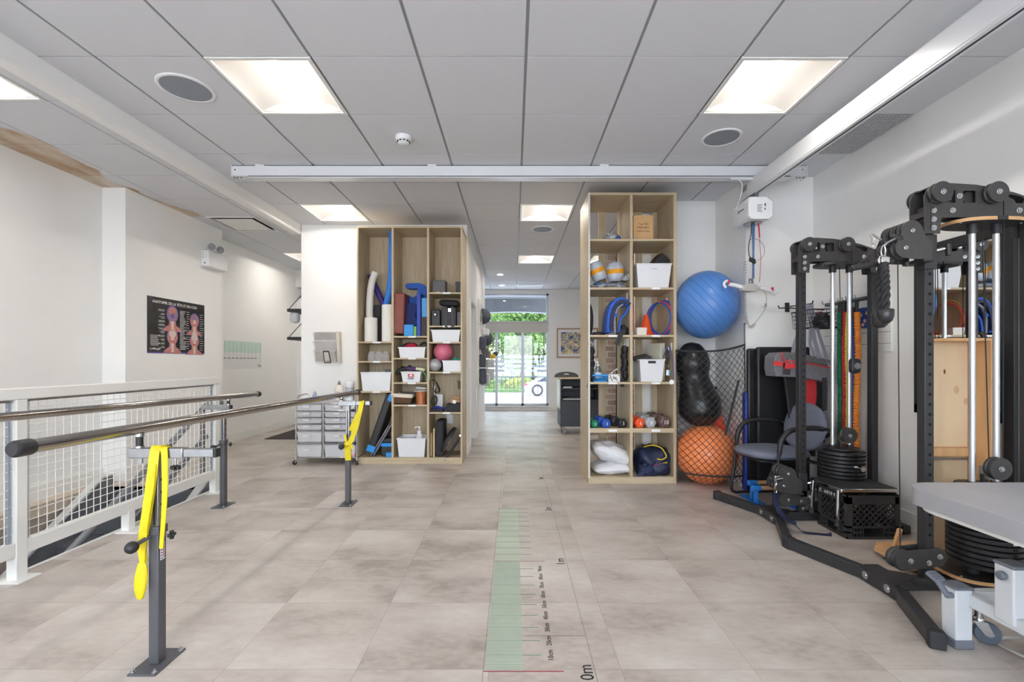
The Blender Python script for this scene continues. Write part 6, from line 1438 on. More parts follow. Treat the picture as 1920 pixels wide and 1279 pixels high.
    MB().cyl((U(.35), Yc-0.178, 0.44), (U(.35), Yc-0.21, 0.44), 0.019, n=20).cyl((U(.35), Yc-0.165, 0.44), (U(.35), Yc-0.178, 0.44), 0.01, n=14).build('selector_pin', M_chrome, t)
    # lifting pulley above the stack
    zp = zz + 0.115
    MB().box(U(.31), Yc-0.05, zz+0.05, U(.336), Yc+0.0, zp).build('pulley_bracket', M_steel, t, bevel=0.003)
    w = wheel(MB(), U(.345), Yc-0.085, Yc-0.045, zp, 0.058).build('pulley', M_pul, t)
    bolt(MB(), U(.345), Yc-0.085, zp).build('pulley_axle', M_zinc, w)
    # adjustable carriage on the front post
    cg = MB().box(U(-0.008), Yc-0.036, zc-0.10, U(0.058), Yc+0.034, zc+0.085).build('carriage', M_black, t, bevel=0.005)
    for yy in (-0.088, 0.05):
        a1, a2, a3, a4 = (-.12, .09), (-.155, 0.0), (-.01, .035), (-.01, -.055)
        c1 = [(a1[0]+0.053*math.cos(math.radians(a)), a1[1]+0.053*math.sin(math.radians(a))) for a in range(20, 200, 15)]
        c2 = [(a2[0]+0.053*math.cos(math.radians(a)), a2[1]+0.053*math.sin(math.radians(a))) for a in range(140, 280, 15)]
        MB().prism(c1+c2+[(-.10,-.058),(-.02,-.058),(-.015,0.03),(-.05,.06)], ((X0, Yc, zc), (1,0,0), (0,0,1), (0,1,0)), yy, yy+0.006).build('pulley_plate', M_plt, t, ang=30)
    for k in range(3):
        y0 = Yc-0.082+0.045*k
        wheel(MB(), U(-.12), y0, y0+0.035, zc+.09, 0.052).build('pulley', M_pul, t); wheel(MB(), U(-.155), y0, y0+0.035, zc, 0.052).build('pulley', M_pul, t)
    bolt(MB(), U(-.12), Yc-0.088, zc+.09, 0.008).build('bolt', M_zinc, t); bolt(MB(), U(-.155), Yc-0.088, zc, 0.008).build('bolt', M_zinc, t)
    MB().box(U(-.06), Yc-0.088, zc-.07, U(-.005), Yc+0.05, zc-.052).cyl((U(-.10), Yc-0.03, zc-.06), (U(-.10), Yc-0.03, zc-.085), 0.012, n=12).build('swivel_arm', M_black, t, bevel=0.003)
    # pop pin
    MB().cyl((U(.056), Yc-0.01, zc+.0), (U(.10), Yc-0.03, zc+.01), 0.0095, n=14).build('pop_pin', M_chrome, t)
    MB().cyl((U(.112), Yc-0.035, zc+.035), (U(.118), Yc-0.035, zc-.03), 0.014, n=14).build('pin_handle', M_blk_plastic, t, bevel=0.003)
    # ball stops
    for dx, dz, dy in ((-.185, .052, -0.07), (-.215, .038, -0.03)):
        MB().ball((U(dx), Yc+dy, zc+dz), 0.026, 20, (1.2, 0.9, 0.9), ry(25)).build('ball_stop', M_rubber, t)
    # base pulley plates
    for yy in (-0.036, 0.030):
        pts = [(-.11+.052*math.cos(math.radians(a)), .165+.052*math.sin(math.radians(a))) for a in range(90, 280, 19)] + [(.06+.05*math.cos(math.radians(a)), .185+.05*math.sin(math.radians(a))) for a in range(-90, 91, 18)]
        MB().prism(pts, ((X0, Yc, 0), (1,0,0), (0,0,1), (0,1,0)), yy, yy+0.006).build('base_pulley_plate', M_plt, t, ang=30)
    for u, z in ((-.085, .165), (.0+.012, .155), (.07, .188), (.025, .10)):
        bolt(MB(), U(u), Yc-0.036, z).build('bolt', M_zinc, t)
    wheel(MB(), U(-.115), Yc-0.03, Yc+0.028, .165, 0.055).build('pulley', M_pul, t)
    # cables
    def cab(*pts): MB().tube(pts, 0.003, 6).build('cable', M_cable, t)
    cab((U(-.006), Yc-0.07, 2.107), (U(-.0075), Yc-0.07, zc+.1))
    cab((U(-.127), Yc-0.02, .19), (U(-.140), Yc-0.02, zc-0.04))
    cab((U(.372), Yc-0.07, 2.09), (U(.372), Yc-0.066, zp))
    cab((U(.31), Yc-0.02, 1.95), (U(.317), Yc-0.05, zp))
    cab((U(.075), Yc+0.02, 2.0), (U(.078), Yc+0.02, 0.2))
    return t
machine(2.475, 1.815, 'black cable machine nearest the treatment table, its pulley carriage set high with a rope attached', 1)
m2 = machine(3.55, 0.285, 'farther black cable machine beside the grey armchair, its pulley carriage set low', 1)
MB().cbox((2.565, 3.46, 1.19), (0.075, 0.05, 0.11)).build('pulley_block', M_blk_plastic, m2, bevel=0.02, seg=3)
MB().cyl((2.565, 3.434, 1.19), (2.565, 3.43, 1.19), 0.024, n=20).build('pulley_block_face', M_steel, m2)

# rope attachment hanging from the near machine
def twisted(pts, R_, r_, turns, phase):
    out = []; n = len(pts); a0 = None
    for i, p in enumerate(pts):
        d = (pts[min(i+1,n-1)]-pts[max(i-1,0)]).normalized()
        if a0 is None: a0 = d.orthogonal().normalized()
        a0 = (a0 - d*a0.dot(d)).normalized(); b = d.cross(a0); th = phase + 2*PI*turns*i/(n-1)
        out.append(p + (a0*math.cos(th)+b*math.sin(th))*R_)
    return out
M_rope = mat('charcoal_rope', (52, 51, 52), 0.75, noise=(80, 0.3), bump=(200, 0.6))
Yp = 2.36
t = thing('rope_attachment', 'thick black twisted pulldown rope hanging by carabiner from the near cable machine', 'rope', at(1654, 480, Yp))
top = at(1656, 488, Yp)
for k, (px_, yb_, dy) in enumerate(((1660, 588, -0.012), (1651, 596, 0.012))):
    path = spline([top+Vector((0,0,-0.02)), at(1656+2*(1-2*k), 505, Yp+dy), at(px_, 540, Yp+dy), at(px_-1, yb_, Yp+dy)], 14)
    rp = MB()
    for s_ in range(3): rp.tube(twisted(path, 0.0115, 0.011, 3.6, s_*2*PI/3), 0.0098, 8)
    rp.build('rope', M_rope, t)
    e0 = path[-1]
    MB().lathe([(0.012, 0.022), (0.036, 0.022), (0.039, 0.016), (0.038, -0.016), (0.032, -0.036), (0.018, -0.05), (0, -0.053)], e0, 28).build('rubber_end', mat('glossy_rubber', (44, 44, 46), 0.25, noise=(30, 0.1)), t)
MB().cbox(top+Vector((0.0, 0, 0.0)), (0.042, 0.034, 0.028)).tube(arc(top+Vector((0,0,0.0)), 0.024, 0, 360, 20), 0.004, 6).build('rope_clamp', M_chrome, t, bevel=0.004)
MB().tube(arc(top+Vector((0.0,0,0.045)), 0.03, 0, 360, 20, (0.35,0,0), (0,0,1)), 0.0042, 8).build('carabiner', M_chrome, t)
MB().tube([top+Vector((0.002,0,0.07)), top+Vector((0.02,0,0.09)), top+Vector((0.075,0.02,0.115))], 0.005, 8).build('cable_link', M_zinc, t)
t = thing('foam_stirrup', 'black foam stirrup handle hanging behind the pulldown rope', 'handle', at(1630, 495, 2.40))
MB().cyl(at(1603, 502, 2.40), at(1651, 493, 2.40), 0.0155, n=20).build('foam_grip', M_rubber, t)
MB().cyl(at(1655, 492, 2.40), at(1672, 489, 2.40), 0.017, n=16).ball(at(1600.5, 502.5, 2.40), 0.016, 12).build('grip_end', M_blk_plastic, t)
MB().strap([at(1600, 504, 2.4), at(1621, 486, 2.4), at(1638, 467, 2.4)], 0.006, 0.003, (0,1,0)).strap([at(1638, 467, 2.4), at(1655, 480, 2.4), at(1665, 490, 2.4)], 0.006, 0.003, (0,1,0)).build('webbing', M_blk_plastic, t)
MB().tube(arc(at(1636.5, 455, 2.40), 0.024, 0, 360, 18, (0.25,0,0.1), (0.1,0,1)), 0.003, 8).tube([at(1637, 448, 2.4), at(1632, 441, 2.4), at(1638, 440, 2.4), at(1652, 450, 2.4)], 0.005, 8).build('carabiner', M_chrome, t)
# ankle strap on the far machine
t = thing('pulley_strap', 'dark nylon strap with chain trailing from the low carriage onto the floor', 'strap', at(1456, 925, 3.45))
MB().strap(spline([at(1455, 925, 3.44), at(1454, 938, 3.44), at(1458, 952, 3.42), at(1468, 968, 3.36), at(1480, 977, 3.28), at(1493, 982, 3.26)], 6), 0.04, 0.006, (1, 0.2, 0)).build('strap', M_navy, t)
pe = spline([Vector((1.985, 3.36, 0.085)), Vector((2.02, 3.30, 0.05)), Vector((2.06, 3.27, 0.012)), Vector((2.15, 3.25, 0.005)), Vector((2.21, 3.235, 0.004)), Vector((2.225, 3.22, 0.015))], 5)
MB().strap(pe, 0.03, 0.004, (0, 1, 0.1)).build('loose_tail', M_navy, t)
ch = MB()
for k in range(4):
    c = at(1453.5+1.2*(k % 2), 897+7.5*k, 3.44); ch.tube(arc(c, 0.02, 0, 360, 14, (0.35, 0, 0) if k % 2 else (0, 0.35, 0), (0, 0, 1)), 0.0032, 6, closed=False)
ch.tube([at(1452, 894, 3.44), at(1462, 893, 3.44)], 0.005, 8).tube([at(1456, 899, 3.44), at(1468, 897, 3.44)], 0.005, 8)
ch.build('chain', M_chrome, t)

# ================================================================= treatment table
M_vinyl = mat('grey_vinyl_upholstery', (164, 164, 168), 0.42, noise=(5, 0.05), bump=(260, 0.12)); M_pale = mat('pale_grey_enamel', (206, 210, 214), 0.38, noise=(8, 0.02)); M_dgp = mat('blue_grey_plastic', (110, 116, 126), 0.45, noise=(12, 0.06))
t = thing('treatment_table', 'grey padded treatment table on a pale grey wheeled frame in the near corner', 'treatment table', (2.1, 1.1, 0))
tx0, tx1, ty0, ty1, tz0, tz1 = 1.69, 2.44, 0.10, 2.035, 0.62, 0.69
rc = 0.13; ol = []
for (cx_, cy_, a0) in ((tx1-rc, ty1-rc, 0), (tx0+rc, ty1-rc, 90), (tx0+rc, ty0+rc, 180), (tx1-rc, ty0+rc, 270)):
    ol += [(cx_+rc*math.cos(math.radians(a0+9*k)), cy_+rc*math.sin(math.radians(a0+9*k))) for k in range(11)]
MB().prism(ol, ((0,0,0),(1,0,0),(0,1,0),(0,0,1)), tz0, tz1).build('padded_top', M_vinyl, t, bevel=0.034, seg=5, ang=60)
il = [(1.0*((a-2.065)*0.93)+2.065, (b-1.07)*0.97+1.07) for a, b in ol]
MB().prism(il, ((0,0,0),(1,0,0),(0,1,0),(0,0,1)), tz0-0.022, tz0+0.002).build('top_board', mat('white_board', (226, 226, 222), 0.5, noise=(10, 0.03)), t)
fl_ = MB().box(1.88, 1.955, 0.035, 1.953, 2.025, 0.255).build('corner_leg', M_pale, t, bevel=0.006)
MB().box(1.876, 1.951, 0, 1.957, 2.029, 0.038).build('leg_foot', M_dgp, fl_, bevel=0.006); MB().box(1.876, 1.951, 0.25, 1.957, 2.029, 0.262).build('leg_cap', M_dgp, fl_, bevel=0.004)
MB().box(1.935, 0.35, 0.18, 1.98, 1.985, 0.235).build('side_bar', M_pale, t, bevel=0.006)
MB().box(2.32, 0.35, 0.18, 2.375, 1.985, 0.235).build('side_bar', M_pale, t, bevel=0.006)
MB().box(1.95, 1.97, 0.18, 2.375, 2.015, 0.235).build('cross_bar', M_pale, t, bevel=0.006)
MB().box(1.95, 0.33, 0.165, 2.375, 0.38, 0.235).build('cross_bar', M_pale, t, bevel=0.006)
for xx in (1.925, 2.31):
    u_ = MB().box(xx, 1.77, 0.2, xx+0.07, 1.845, 0.425).build('lift_upright', M_pale, t, bevel=0.006)
    MB().box(xx-0.003, 1.767, 0.42, xx+0.073, 1.848, 0.434).build('upright_cap', M_dgp, u_, bevel=0.004)
    MB().cyl((xx-0.0, 1.805, 0.385), (xx-0.022, 1.805, 0.385), 0.017, n=18).build('pivot_cap', M_dgp, u_, bevel=0.004)
MB().cyl((1.99, 1.80, 0.39), (2.32, 1.80, 0.39), 0.025, n=20).build('lift_axle', M_steel, t)
for xx in (1.975, 2.335):
    MB().strap([(xx, 1.80, 0.39), (xx, 1.2, 0.58)], 0.05, 0.025, (0, 0.3, 1)).strap([(xx, 0.5, 0.28), (xx, 1.0, 0.58)], 0.05, 0.025, (0, 0.3, 1)).build('lift_link', M_pale, t, bevel=0.004)
MB().box(1.92, 0.35, 0.58, 2.38, 1.85, 0.615).build('top_frame', M_pale, t, bevel=0.006)
MB().strap([at(1777, 1117, 1.925), at(1764, 1098, 1.94), at(1756, 1086, 1.955)], 0.022, 0.016, (1, 0.2, 0)).cyl(at(1773, 1116, 1.945), at(1785, 1116, 1.945), 0.013, n=14).build('brake_lever', M_dgp, t, bevel=0.004)
q0, q1 = at(1744, 1073, 1.985), at(1763, 1089, 1.945); pd = MB().strap([q0, q1], 0.048, 0.012, (1, 0.1, 0)); dq = (q1-q0)
for k in range(5):
    c_ = q0 + dq*(0.12+0.17*k) + Vector((0, -0.002, 0.008)); pd.cyl(c_-Vector((0.02, 0.002, 0)), c_+Vector((0.02, 0.002, 0)), 0.0035, n=8)
pd.build('brake_pedal', M_dgp, t, bevel=0.003)
def caster(t, x, y, r, zt, ang=0, mw=None, name='caster'):
    R = rz(ang); q = MB(xf=X4((x, y, 0), R))
    q.cyl((0, 0, r*2+0.004), (0, 0, zt), 0.014, n=14).lathe([(r*0.42, 0), (r*0.44, 0.006), (r*0.35, 0.014)], (0, 0, r*2+0.002), 20)
    for s_ in (-1, 1): q.prism([(-0.55*r, 2.08*r), (0.45*r, 2.08*r), (0.95*r, 1.0*r), (0.7*r, 0.8*r), (0.3*r, 0.9*r), (-0.2*r, 1.6*r)], ((0,0,0),(1,0,0),(0,0,1),(0,1,0)), s_*r*0.42-0.0015, s_*r*0.42+0.0015)
    c = q.build(name, M_chrome, t)
    MB(xf=X4((x, y, 0), R)).lathe([(r*0.8, -r*0.3), (r*0.95, -r*0.28), (r, -r*0.12), (r, r*0.12), (r*0.95, r*0.28), (r*0.8, r*0.3)], (0.55*r, 0, r), 28, axis=(0, 1, 0)).build('tyre', mw or mat('blue_grey_rubber', (84, 92, 104), 0.6, noise=(30, 0.1)), c)
    MB(xf=X4((x, y, 0), R)).lathe([(0, -r*0.26), (r*0.2, -r*0.34), (r*0.22, -r*0.26), (r*0.8, -r*0.24), (r*0.8, r*0.24), (r*0.22, r*0.26), (0, r*0.3)], (0.55*r, 0, r), 28, axis=(0, 1, 0)).build('wheel_hub', M_pale, c)
    return c
caster(t, 2.03, 2.008, 0.0475, 0.18, -25); caster(t, 2.33, 1.985, 0.0475, 0.17, 160)
caster(t, 2.0, 0.42, 0.0475, 0.17, 30); caster(t, 2.33, 0.42, 0.0475, 0.17, 200)
MB().tube(spline([(2.22, 1.9, 0.2), (2.19, 1.96, 0.06), (2.15, 2.02, 0.012), (2.09, 1.99, 0.008), (2.11, 1.88, 0.008), (2.2, 1.75, 0.008), (2.3, 1.6, 0.008)], 8), 0.0065, 8).build('power_cord', M_cord, t)

# ================================================================= crate, stool, wood board
M_crate = mat('black_crate_plastic', (56, 56, 57), 0.3, noise=(20, 0.1))
cx0, cx1, cy0, cy1, cz1 = 2.30, 2.655, 3.17, 3.47, 0.30
t = thing('milk_crate', 'black lattice plastic crate with white lettering under the step stool', 'crate', ((cx0+cx1)/2, (cy0+cy1)/2, 0))
MB().box(cx0+0.012, cy0+0.012, 0.006, cx1-0.012, cy1-0.012, 0.014).build('floor', M_crate, t)
def crate_side(o, A, w):
    """frame of one side in the plane o + A*a + z, outward thickness from prism"""
    A = Vector(A); D = Vector((0,0,1)).cross(A); o = Vector(o); sd = MB(); fr = (o, A, (0,0,1), D)
    def rect(a0, z0, a1, z1, d0=-0.006, d1=0.006): sd.prism([(a0, z0), (a1, z0), (a1, z1), (a0, z1)], fr, d0, d1)
    rect(0, cz1-0.058, w, cz1); rect(0, cz1-0.01, w, cz1, -0.01, 0.01)
    rect(0, 0, 0.03, cz1); rect(w-0.03, 0, w, cz1)
    rect(0, 0, w, 0.018, -0.009, 0.009); rect(0, 0.075, w, 0.088); rect(0, 0.04, w*0.3, 0.05); rect(w*0.7, 0.04, w, 0.05)
    n = int(w/0.022)
    for k in range(1, n):
        a = w*k/n
        if w*0.3 < a < w*0.7: continue
        rect(a-0.002, 0.015, a+0.002, 0.078, -0.005, 0.005)
    # hand opening arch
    rect(w*0.29, 0.015, w*0.31, 0.08); rect(w*0.69, 0.015, w*0.71, 0.08)
    z0, z1, st = 0.088, cz1-0.058, 0.042; hgt = z1-z0; a = -hgt
    while a < w:
        for sgn in (1, -1):
            p0, p1 = (a, z0), (a+hgt, z1)
            if sgn < 0: p0, p1 = (a, z1), (a+hgt, z0)
            t0 = max(0, (0.03-a)/hgt); t1 = min(1, (w-0.03-a)/hgt)
            if t1 - t0 < 0.05: continue
            q0 = (p0[0]+(p1[0]-p0[0])*t0, p0[1]+(p1[1]-p0[1])*t0); q1 = (p0[0]+(p1[0]-p0[0])*t1, p0[1]+(p1[1]-p0[1])*t1)
            sd.tube([o+A*q0[0]+Vector((0,0,q0[1])), o+A*q1[0]+Vector((0,0,q1[1]))], 0.0045, 4)
        a += st
    sd.build('lattice_side', M_crate, t)
crate_side((cx0, cy0, 0), (1, 0, 0), cx1-cx0); crate_side((cx1, cy0, 0), (0, 1, 0), cy1-cy0); crate_side((cx1, cy1, 0), (-1, 0, 0), cx1-cx0); crate_side((cx0, cy1, 0), (0, -1, 0), cy1-cy0)
text_mesh('JC  64/19 9', 0.038, frame_m((cx0-0.0105, cy1-0.02, cz1-0.042), (0,-1,0), (0,0,1)), M_white_ink, 'white_lettering', t, 0.0004)
t = thing('step_stool', 'chrome step stool with black rubber top set over the black crate', 'stool', (2.48, 3.36, cz1))
sx0, sx1, sy0, sy1, sz = 2.272, 2.685, 3.19, 3.53, 0.338
MB().box(sx0, sy0, sz-0.03, sx1, sy1, sz-0.001).build('chrome_edge', M_chrome, t, bevel=0.008, seg=3)
ribs = MB().box(sx0+0.012, sy0+0.010, sz-0.006, sx1-0.012, sy1-0.010, sz+0.002)
ribs.build('rubber_top', M_rubber, t, bevel=0.002)
for xx, s_ in ((sx0+0.005, -1), (sx1-0.005, 1)):
    for yy, q in ((sy0+0.035, -1), (sy1-0.035, 1)):
        lg = MB().tube(spline([(xx, yy, sz-0.015), (xx+s_*0.004, yy+q*0.002, sz-0.10), (xx+s_*0.010, yy+q*0.006, sz-0.235)], 4), 0.0125, 14).build('leg', M_chrome, t)
        MB().lathe([(0.017, 0), (0.017, -0.03), (0.021, -0.036), (0.021, -0.042), (0, -0.042)], (xx+s_*0.010, yy+q*0.006, sz-0.222), 16).build('rubber_foot', M_rubber, lg)
# plywood panel on castors
M_birch = mat('birch_plywood', (226, 204, 170), 0.5, noise=(3.0, 0.08), col2=(214, 188, 150), stretch=(3, 3, 0.7)); M_pine = mat('pine_board', (220, 174, 124), 0.5, noise=(6, 0.1), stretch=(4, 4, 0.6)); M_knot = mat('wood_knot', (150, 104, 66), 0.6, noise=(40, 0.3))
t = thing('plywood_cart', 'birch plywood backed panel with pine frame on a castor base behind the near cable machine', 'wooden panel', (2.55, 2.78, 0))
wy, wx0, wx1, wz1 = 2.80, 2.475, 2.775, 1.36
MB().box(wx0, wy, 0.05, wx1, wy+0.012, wz1).build('back_panel', M_birch, t)
MB().box(wx1-0.014, wy-0.14, 0.05, wx1, wy, wz1).build('side_board', M_pine, t, bevel=0.002); MB().box(wx0, wy-0.05, 0.05, wx0+0.018, wy, wz1).build('side_board', M_pine, t, bevel=0.002)
MB().box(wx0+0.018, wy-0.14, wz1-0.018, wx1-0.014, wy, wz1).build('top_board', M_pine, t, bevel=0.002)
MB().box(wx0+0.018, wy-0.045, Z_(856, 2.76), wx1-0.014, wy, Z_(840, 2.76)).build('middle_rail', M_pine, t, bevel=0.002)
MB().cyl((wx0, wy-0.04, Z_(860.5, 2.76)), (wx1, wy-0.04, Z_(860.5, 2.76)), 0.006, n=12).build('steel_rod', M_steel, t)
MB().box(wx0+0.018, wy-0.05, 0.05, wx1-0.014, wy, 0.08).build('bottom_rail', M_pine, t, bevel=0.002)
for px_, py_, r in ((1771, 697, 0.007), (1829, 655, 0.004)): MB().lathe([(0, 0.0005), (r, 0.0003)], (X_(px_, wy), wy-0.0003, Z_(py_, wy)), 14, axis=(0,-1,0), sy=2.2).build('knot', M_knot, t)
for px_, py_, r in ((1793, 731, 0.017), (1811, 753, 0.014)): MB().lathe([(0, 0.0005), (r, 0.0003)], (X_(px_, wy), wy-0.0003, Z_(py_, wy)), 20, axis=(0,-1,0), sy=1.6).build('patch', mat('plywood_patch', (214, 184, 142), 0.5, noise=(20, 0.1)), t)
MB().prism([(2.27, 2.62), (2.775, 2.62), (2.775, 3.0), (2.36, 3.0), (2.27, 2.9)], ((0,0,0),(1,0,0),(0,1,0),(0,0,1)), 0.03, 0.048).build('base_board', M_pine, t, bevel=0.002)
MB().strap([(2.36, 2.86, 0.046), (2.36, 2.81, 0.2)], 0.02, 0.02, (1,0,0)).build('brace', M_pine, t)
for (x, y, a) in ((2.30, 2.84, 100), (2.33, 2.66, 40), (2.74, 2.66, 10), (2.74, 2.95, 0)): caster(t, x, y, 0.013, 0.03, a, M_rubber)

# ================================================================= mirror, wall rack
t = thing('wall_mirror', 'tall mirror in a wide black frame hung on the right wall behind the cable machines', 'mirror', (XR, 2.94, 1.44))
m0, m1, n0, n1 = 2.694, 3.29, 0.86, 2.03
M_mir = mat('mirror_glass', (236, 240, 240), 0.01, 1.0)
M_mir.node_tree.nodes['Principled BSDF'].inputs['Base Color'].default_value = (0.86, 0.88, 0.88, 1)
MB().add([(XR-0.009, m0+0.005, n0+0.05), (XR-0.009, m1-0.05, n0+0.05), (XR-0.009, m1-0.05, n1-0.05), (XR-0.009, m0+0.005, n1-0.05)], [(0,3,2,1)]).build('glass', M_mir, t, flat=True)
fr = MB().box(XR-0.024, m0, n0, XR-0.001, m0+0.012, n1).box(XR-0.024, m1-0.065, n0, XR-0.001, m1, n1).box(XR-0.024, m0, n0, XR-0.001, m1, n0+0.065).box(XR-0.024, m0, n1-0.065, XR-0.001, m1, n1)
fr.build('frame', M_black, t, bevel=0.003)
tag(MB().box(XR-0.028, 2.625, 0.22, XR-0.001, 2.692, 2.03).build('wall_rail', M_black, bevel=0.004), 'black upright rail fixed to the right wall just beside the mirror', 'rail')
# slat wall with hooks
t = thing('slat_wall', 'white grooved slat panel on the right wall holding exercise bands', 'wall panel', (XR, 3.85, 1.5))
MB().box(XR-0.014, 3.5, 1.30, XR-0.001, 4.25, 1.78).build('panel', M_white_metal, t, bevel=0.002)
gr = MB()
for k in range(5): gr.box(XR-0.0148, 3.5, 1.36+0.09*k, XR-0.0138, 4.25, 1.366+0.09*k)
gr.build('groove', mat('groove_grey', (170, 170, 172), 0.6, noise=(10, 0.05)), t)
t = thing('hook_bar', 'black wall bar with steel hooks for the coloured exercise bands', 'hook bar', (XR-0.03, 3.8, 1.74))
MB().box(XR-0.045, 3.52, 1.725, XR-0.014, 4.2, 1.75).build('bar', M_black, t, bevel=0.003)
for yy in (3.71, 3.748, 3.811, 3.854, 3.904, 4.0, 4.1):
    MB().tube([(XR-0.04, yy, 1.737), (XR-0.10, yy, 1.73), (XR-0.13, yy, 1.735), (XR-0.135, yy, 1.76)], 0.0045, 8).build('hook', M_steel, t)
def elastic(name, label, Y, x, r, z0, z1, m, seedy, handle=True):
    t = thing(name, label, 'resistance tube', (x, Y, z0), 'coloured resistance tubes on the wall')
    rr = random.Random(seedy); n = 150; pts = []; rs = []
    for i in range(n+1):
        u = i/n; z = z1 + (z0-z1)*u
        pts.append(Vector((x+0.004*math.sin(9*u+seedy), Y+0.006*math.sin(5*u+seedy*2), z))); rs.append(r*(1+0.22*math.sin(i*2.1+rr.random()*1.5)))
    MB().tube(pts, rs, 10).build('fabric_sleeve', m, t, ang=80)
    if handle:
        MB().tube(spline([(x, Y, z1), (x-0.004, Y, z1+0.04), (x+0.0, Y, z1+0.085)], 4), 0.014, 10).build('end_loop', M_rubber, t)
    return t
M_eg = mat('green_sleeve', (0, 124, 84), 0.7, noise=(60, 0.25), stretch=(1, 1, 4)); M_er = mat('red_sleeve', (214, 46, 62), 0.7, noise=(60, 0.25), stretch=(1, 1, 4)); M_ey = mat('yellow_sleeve', (238, 220, 60), 0.7, noise=(60, 0.2), stretch=(1, 1, 4)); M_eb = mat('blue_sleeve', (44, 74, 170), 0.7, noise=(60, 0.25), stretch=(1, 1, 4)); M_eo = mat('orange_sleeve', (246, 146, 52), 0.7, noise=(60, 0.2), stretch=(1, 1, 4))
xe = XR-0.115
elastic('resistance_tube', 'green sleeved resistance tube hanging on the wall bar, farthest along', 3.904, xe, 0.021, 0.52, 1.64, M_eg, 1)
elastic('resistance_tube', 'red sleeved resistance tube hanging on the wall bar', 3.854, xe, 0.018, 0.50, 1.64, M_er, 2)
elastic('resistance_tube', 'yellow sleeved resistance tube hanging on the wall bar', 3.811, xe, 0.017, 0.48, 1.63, M_ey, 3)
elastic('resistance_tube', 'blue sleeved resistance tube hanging on the wall bar', 3.748, xe, 0.012, 0.48, 1.58, M_eb, 4)
elastic('resistance_tube', 'orange sleeved resistance tube hanging on the wall bar, nearest the viewer', 3.71, xe, 0.0215, 0.42, 1.62, M_eo, 5)
t = thing('foot_paddle', 'blue spotted paddle hanging on the wall bar beside the orange tube', 'paddle', (XR-0.06, 3.725, 1.60))
pts = [(3.725+0.085*math.copysign(abs(math.cos(a))**0.7, math.cos(a)), 1.575+0.085*math.copysign(abs(math.sin(a))**0.7, math.sin(a))) for a in [2*PI*k/28 for k in range(28)]]
MB().prism(pts, ((XR-0.045, 0, 0), (0,1,0), (0,0,1), (1,0,0)), -0.012, 0.012).build('pad', mat('blue_foam_pad', (58, 84, 160), 0.6, noise=(20, 0.1)), t, bevel=0.006)
for k, (a, b) in enumerate(((3.685, 1.61), (3.745, 1.60), (3.705, 1.55), (3.77, 1.55), (3.725, 1.52))): MB().lathe([(0, 0.001), (0.015, 0)], (XR-0.0572, a, b), 14, axis=(-1,0,0)).build('spot', mat('peach_print', (226, 186, 168), 0.6, noise=(20, 0.1)), t)
# wire basket
t = thing('wire_basket', 'black wire basket with small gear hanging on the wall above the grey bag', 'basket', (2.68, 4.1, 1.55))
bx = (2.56, XR-0.02, 3.93, 4.24, 1.52, 1.67); bw = MB()
for z, k in ((bx[5], 0.0), (bx[5]-0.035, 0.006), (bx[5]-0.07, 0.012), (bx[5]-0.11, 0.02), (bx[4], 0.03)):
    bw.tube([(bx[0]+k, bx[2]+k, z), (bx[1], bx[2]+k, z), (bx[1], bx[3]-k, z), (bx[0]+k, bx[3]-k, z)], 0.003 if z < bx[5] else 0.005, 6, closed=True)
for k in range(9):
    u = k/8; xx = bx[0]+(bx[1]-bx[0])*u; bw.tube([(xx, bx[2], bx[5]), (xx, bx[2]+.03, bx[4]), (xx, bx[3]-.03, bx[4]), (xx, bx[3], bx[5])], 0.002, 5)
for k in range(9):
    yy = bx[2]+.01+(bx[3]-bx[2]-.02)*k/8; bw.tube([(bx[0], yy, bx[5]), (bx[0]+.03, yy, bx[4]), (bx[1], yy, bx[4])], 0.002, 5)
bw.build('wire_body', M_black, t)
MB().tube([(XR-0.01, 4.26, 1.70), (2.52, 4.26, 1.72), (2.46, 4.26, 1.715), (2.45, 4.26, 1.74)], 0.006, 8).build('support_arm', M_black, t)
tag(blob(MB(), (2.70, 4.02, 1.526), 0.14, 0.14, 0.12, 41, amp=0.25).build('coiled_gear', M_blk_plastic), 'dark coil of gear lying inside the black wire basket', 'gear')
tag(blob(MB(), (2.75, 4.14, 1.526), 0.10, 0.1, 0.14, 43, amp=0.2).build('red_gear', M_red), 'red item poking out of the black wire basket', 'gear')

# ================================================================= mats, bag, chair, small gear
t = thing('folding_mat', 'tall black folded exercise mat leaning on the wall behind the armchair', 'mat', (2.45, 4.32, 0))
M_bvin = mat('black_vinyl_mat', (32, 32, 34), 0.38, noise=(6, 0.12), bump=(16, 0.35))
for k, (x0, x1, y0, y1, z1) in enumerate(((2.225, 2.76, 4.37, 4.415, 1.345), (2.29, 2.79, 4.32, 4.367, 1.36))):
    MB().box(x0, y0, 0, x1, y1, z1).build('panel', M_bvin, t, bevel=0.02, seg=3)
tag(MB().box(2.19, 4.35, 0, 2.218, 4.415, 0.93).build('folding_mat', mat('blue_vinyl_mat', (50, 68, 158), 0.45, noise=(10, 0.1)), bevel=0.01), 'thin blue mat standing beside the tall black folded mat', 'mat')
M_gn = mat('grey_bag_fabric', (128, 127, 134), 0.75, noise=(40, 0.1), bump=(200, 0.2)); M_fleece = mat('grey_fleece', (132, 132, 132), 0.95, noise=(110, 0.5), bump=(120, 1.0)); M_redw = mat('coral_red_webbing', (232, 66, 70), 0.6, noise=(60, 0.1)); M_lil = mat('lilac_grey_strap', (158, 158, 172), 0.7, noise=(80, 0.12))
t = thing('sling_bag', 'grey padded sling bag with coral red trim hanging from the wall hook by lilac straps', 'bag', (2.55, 4.1, 1.05))
Yb = 4.02
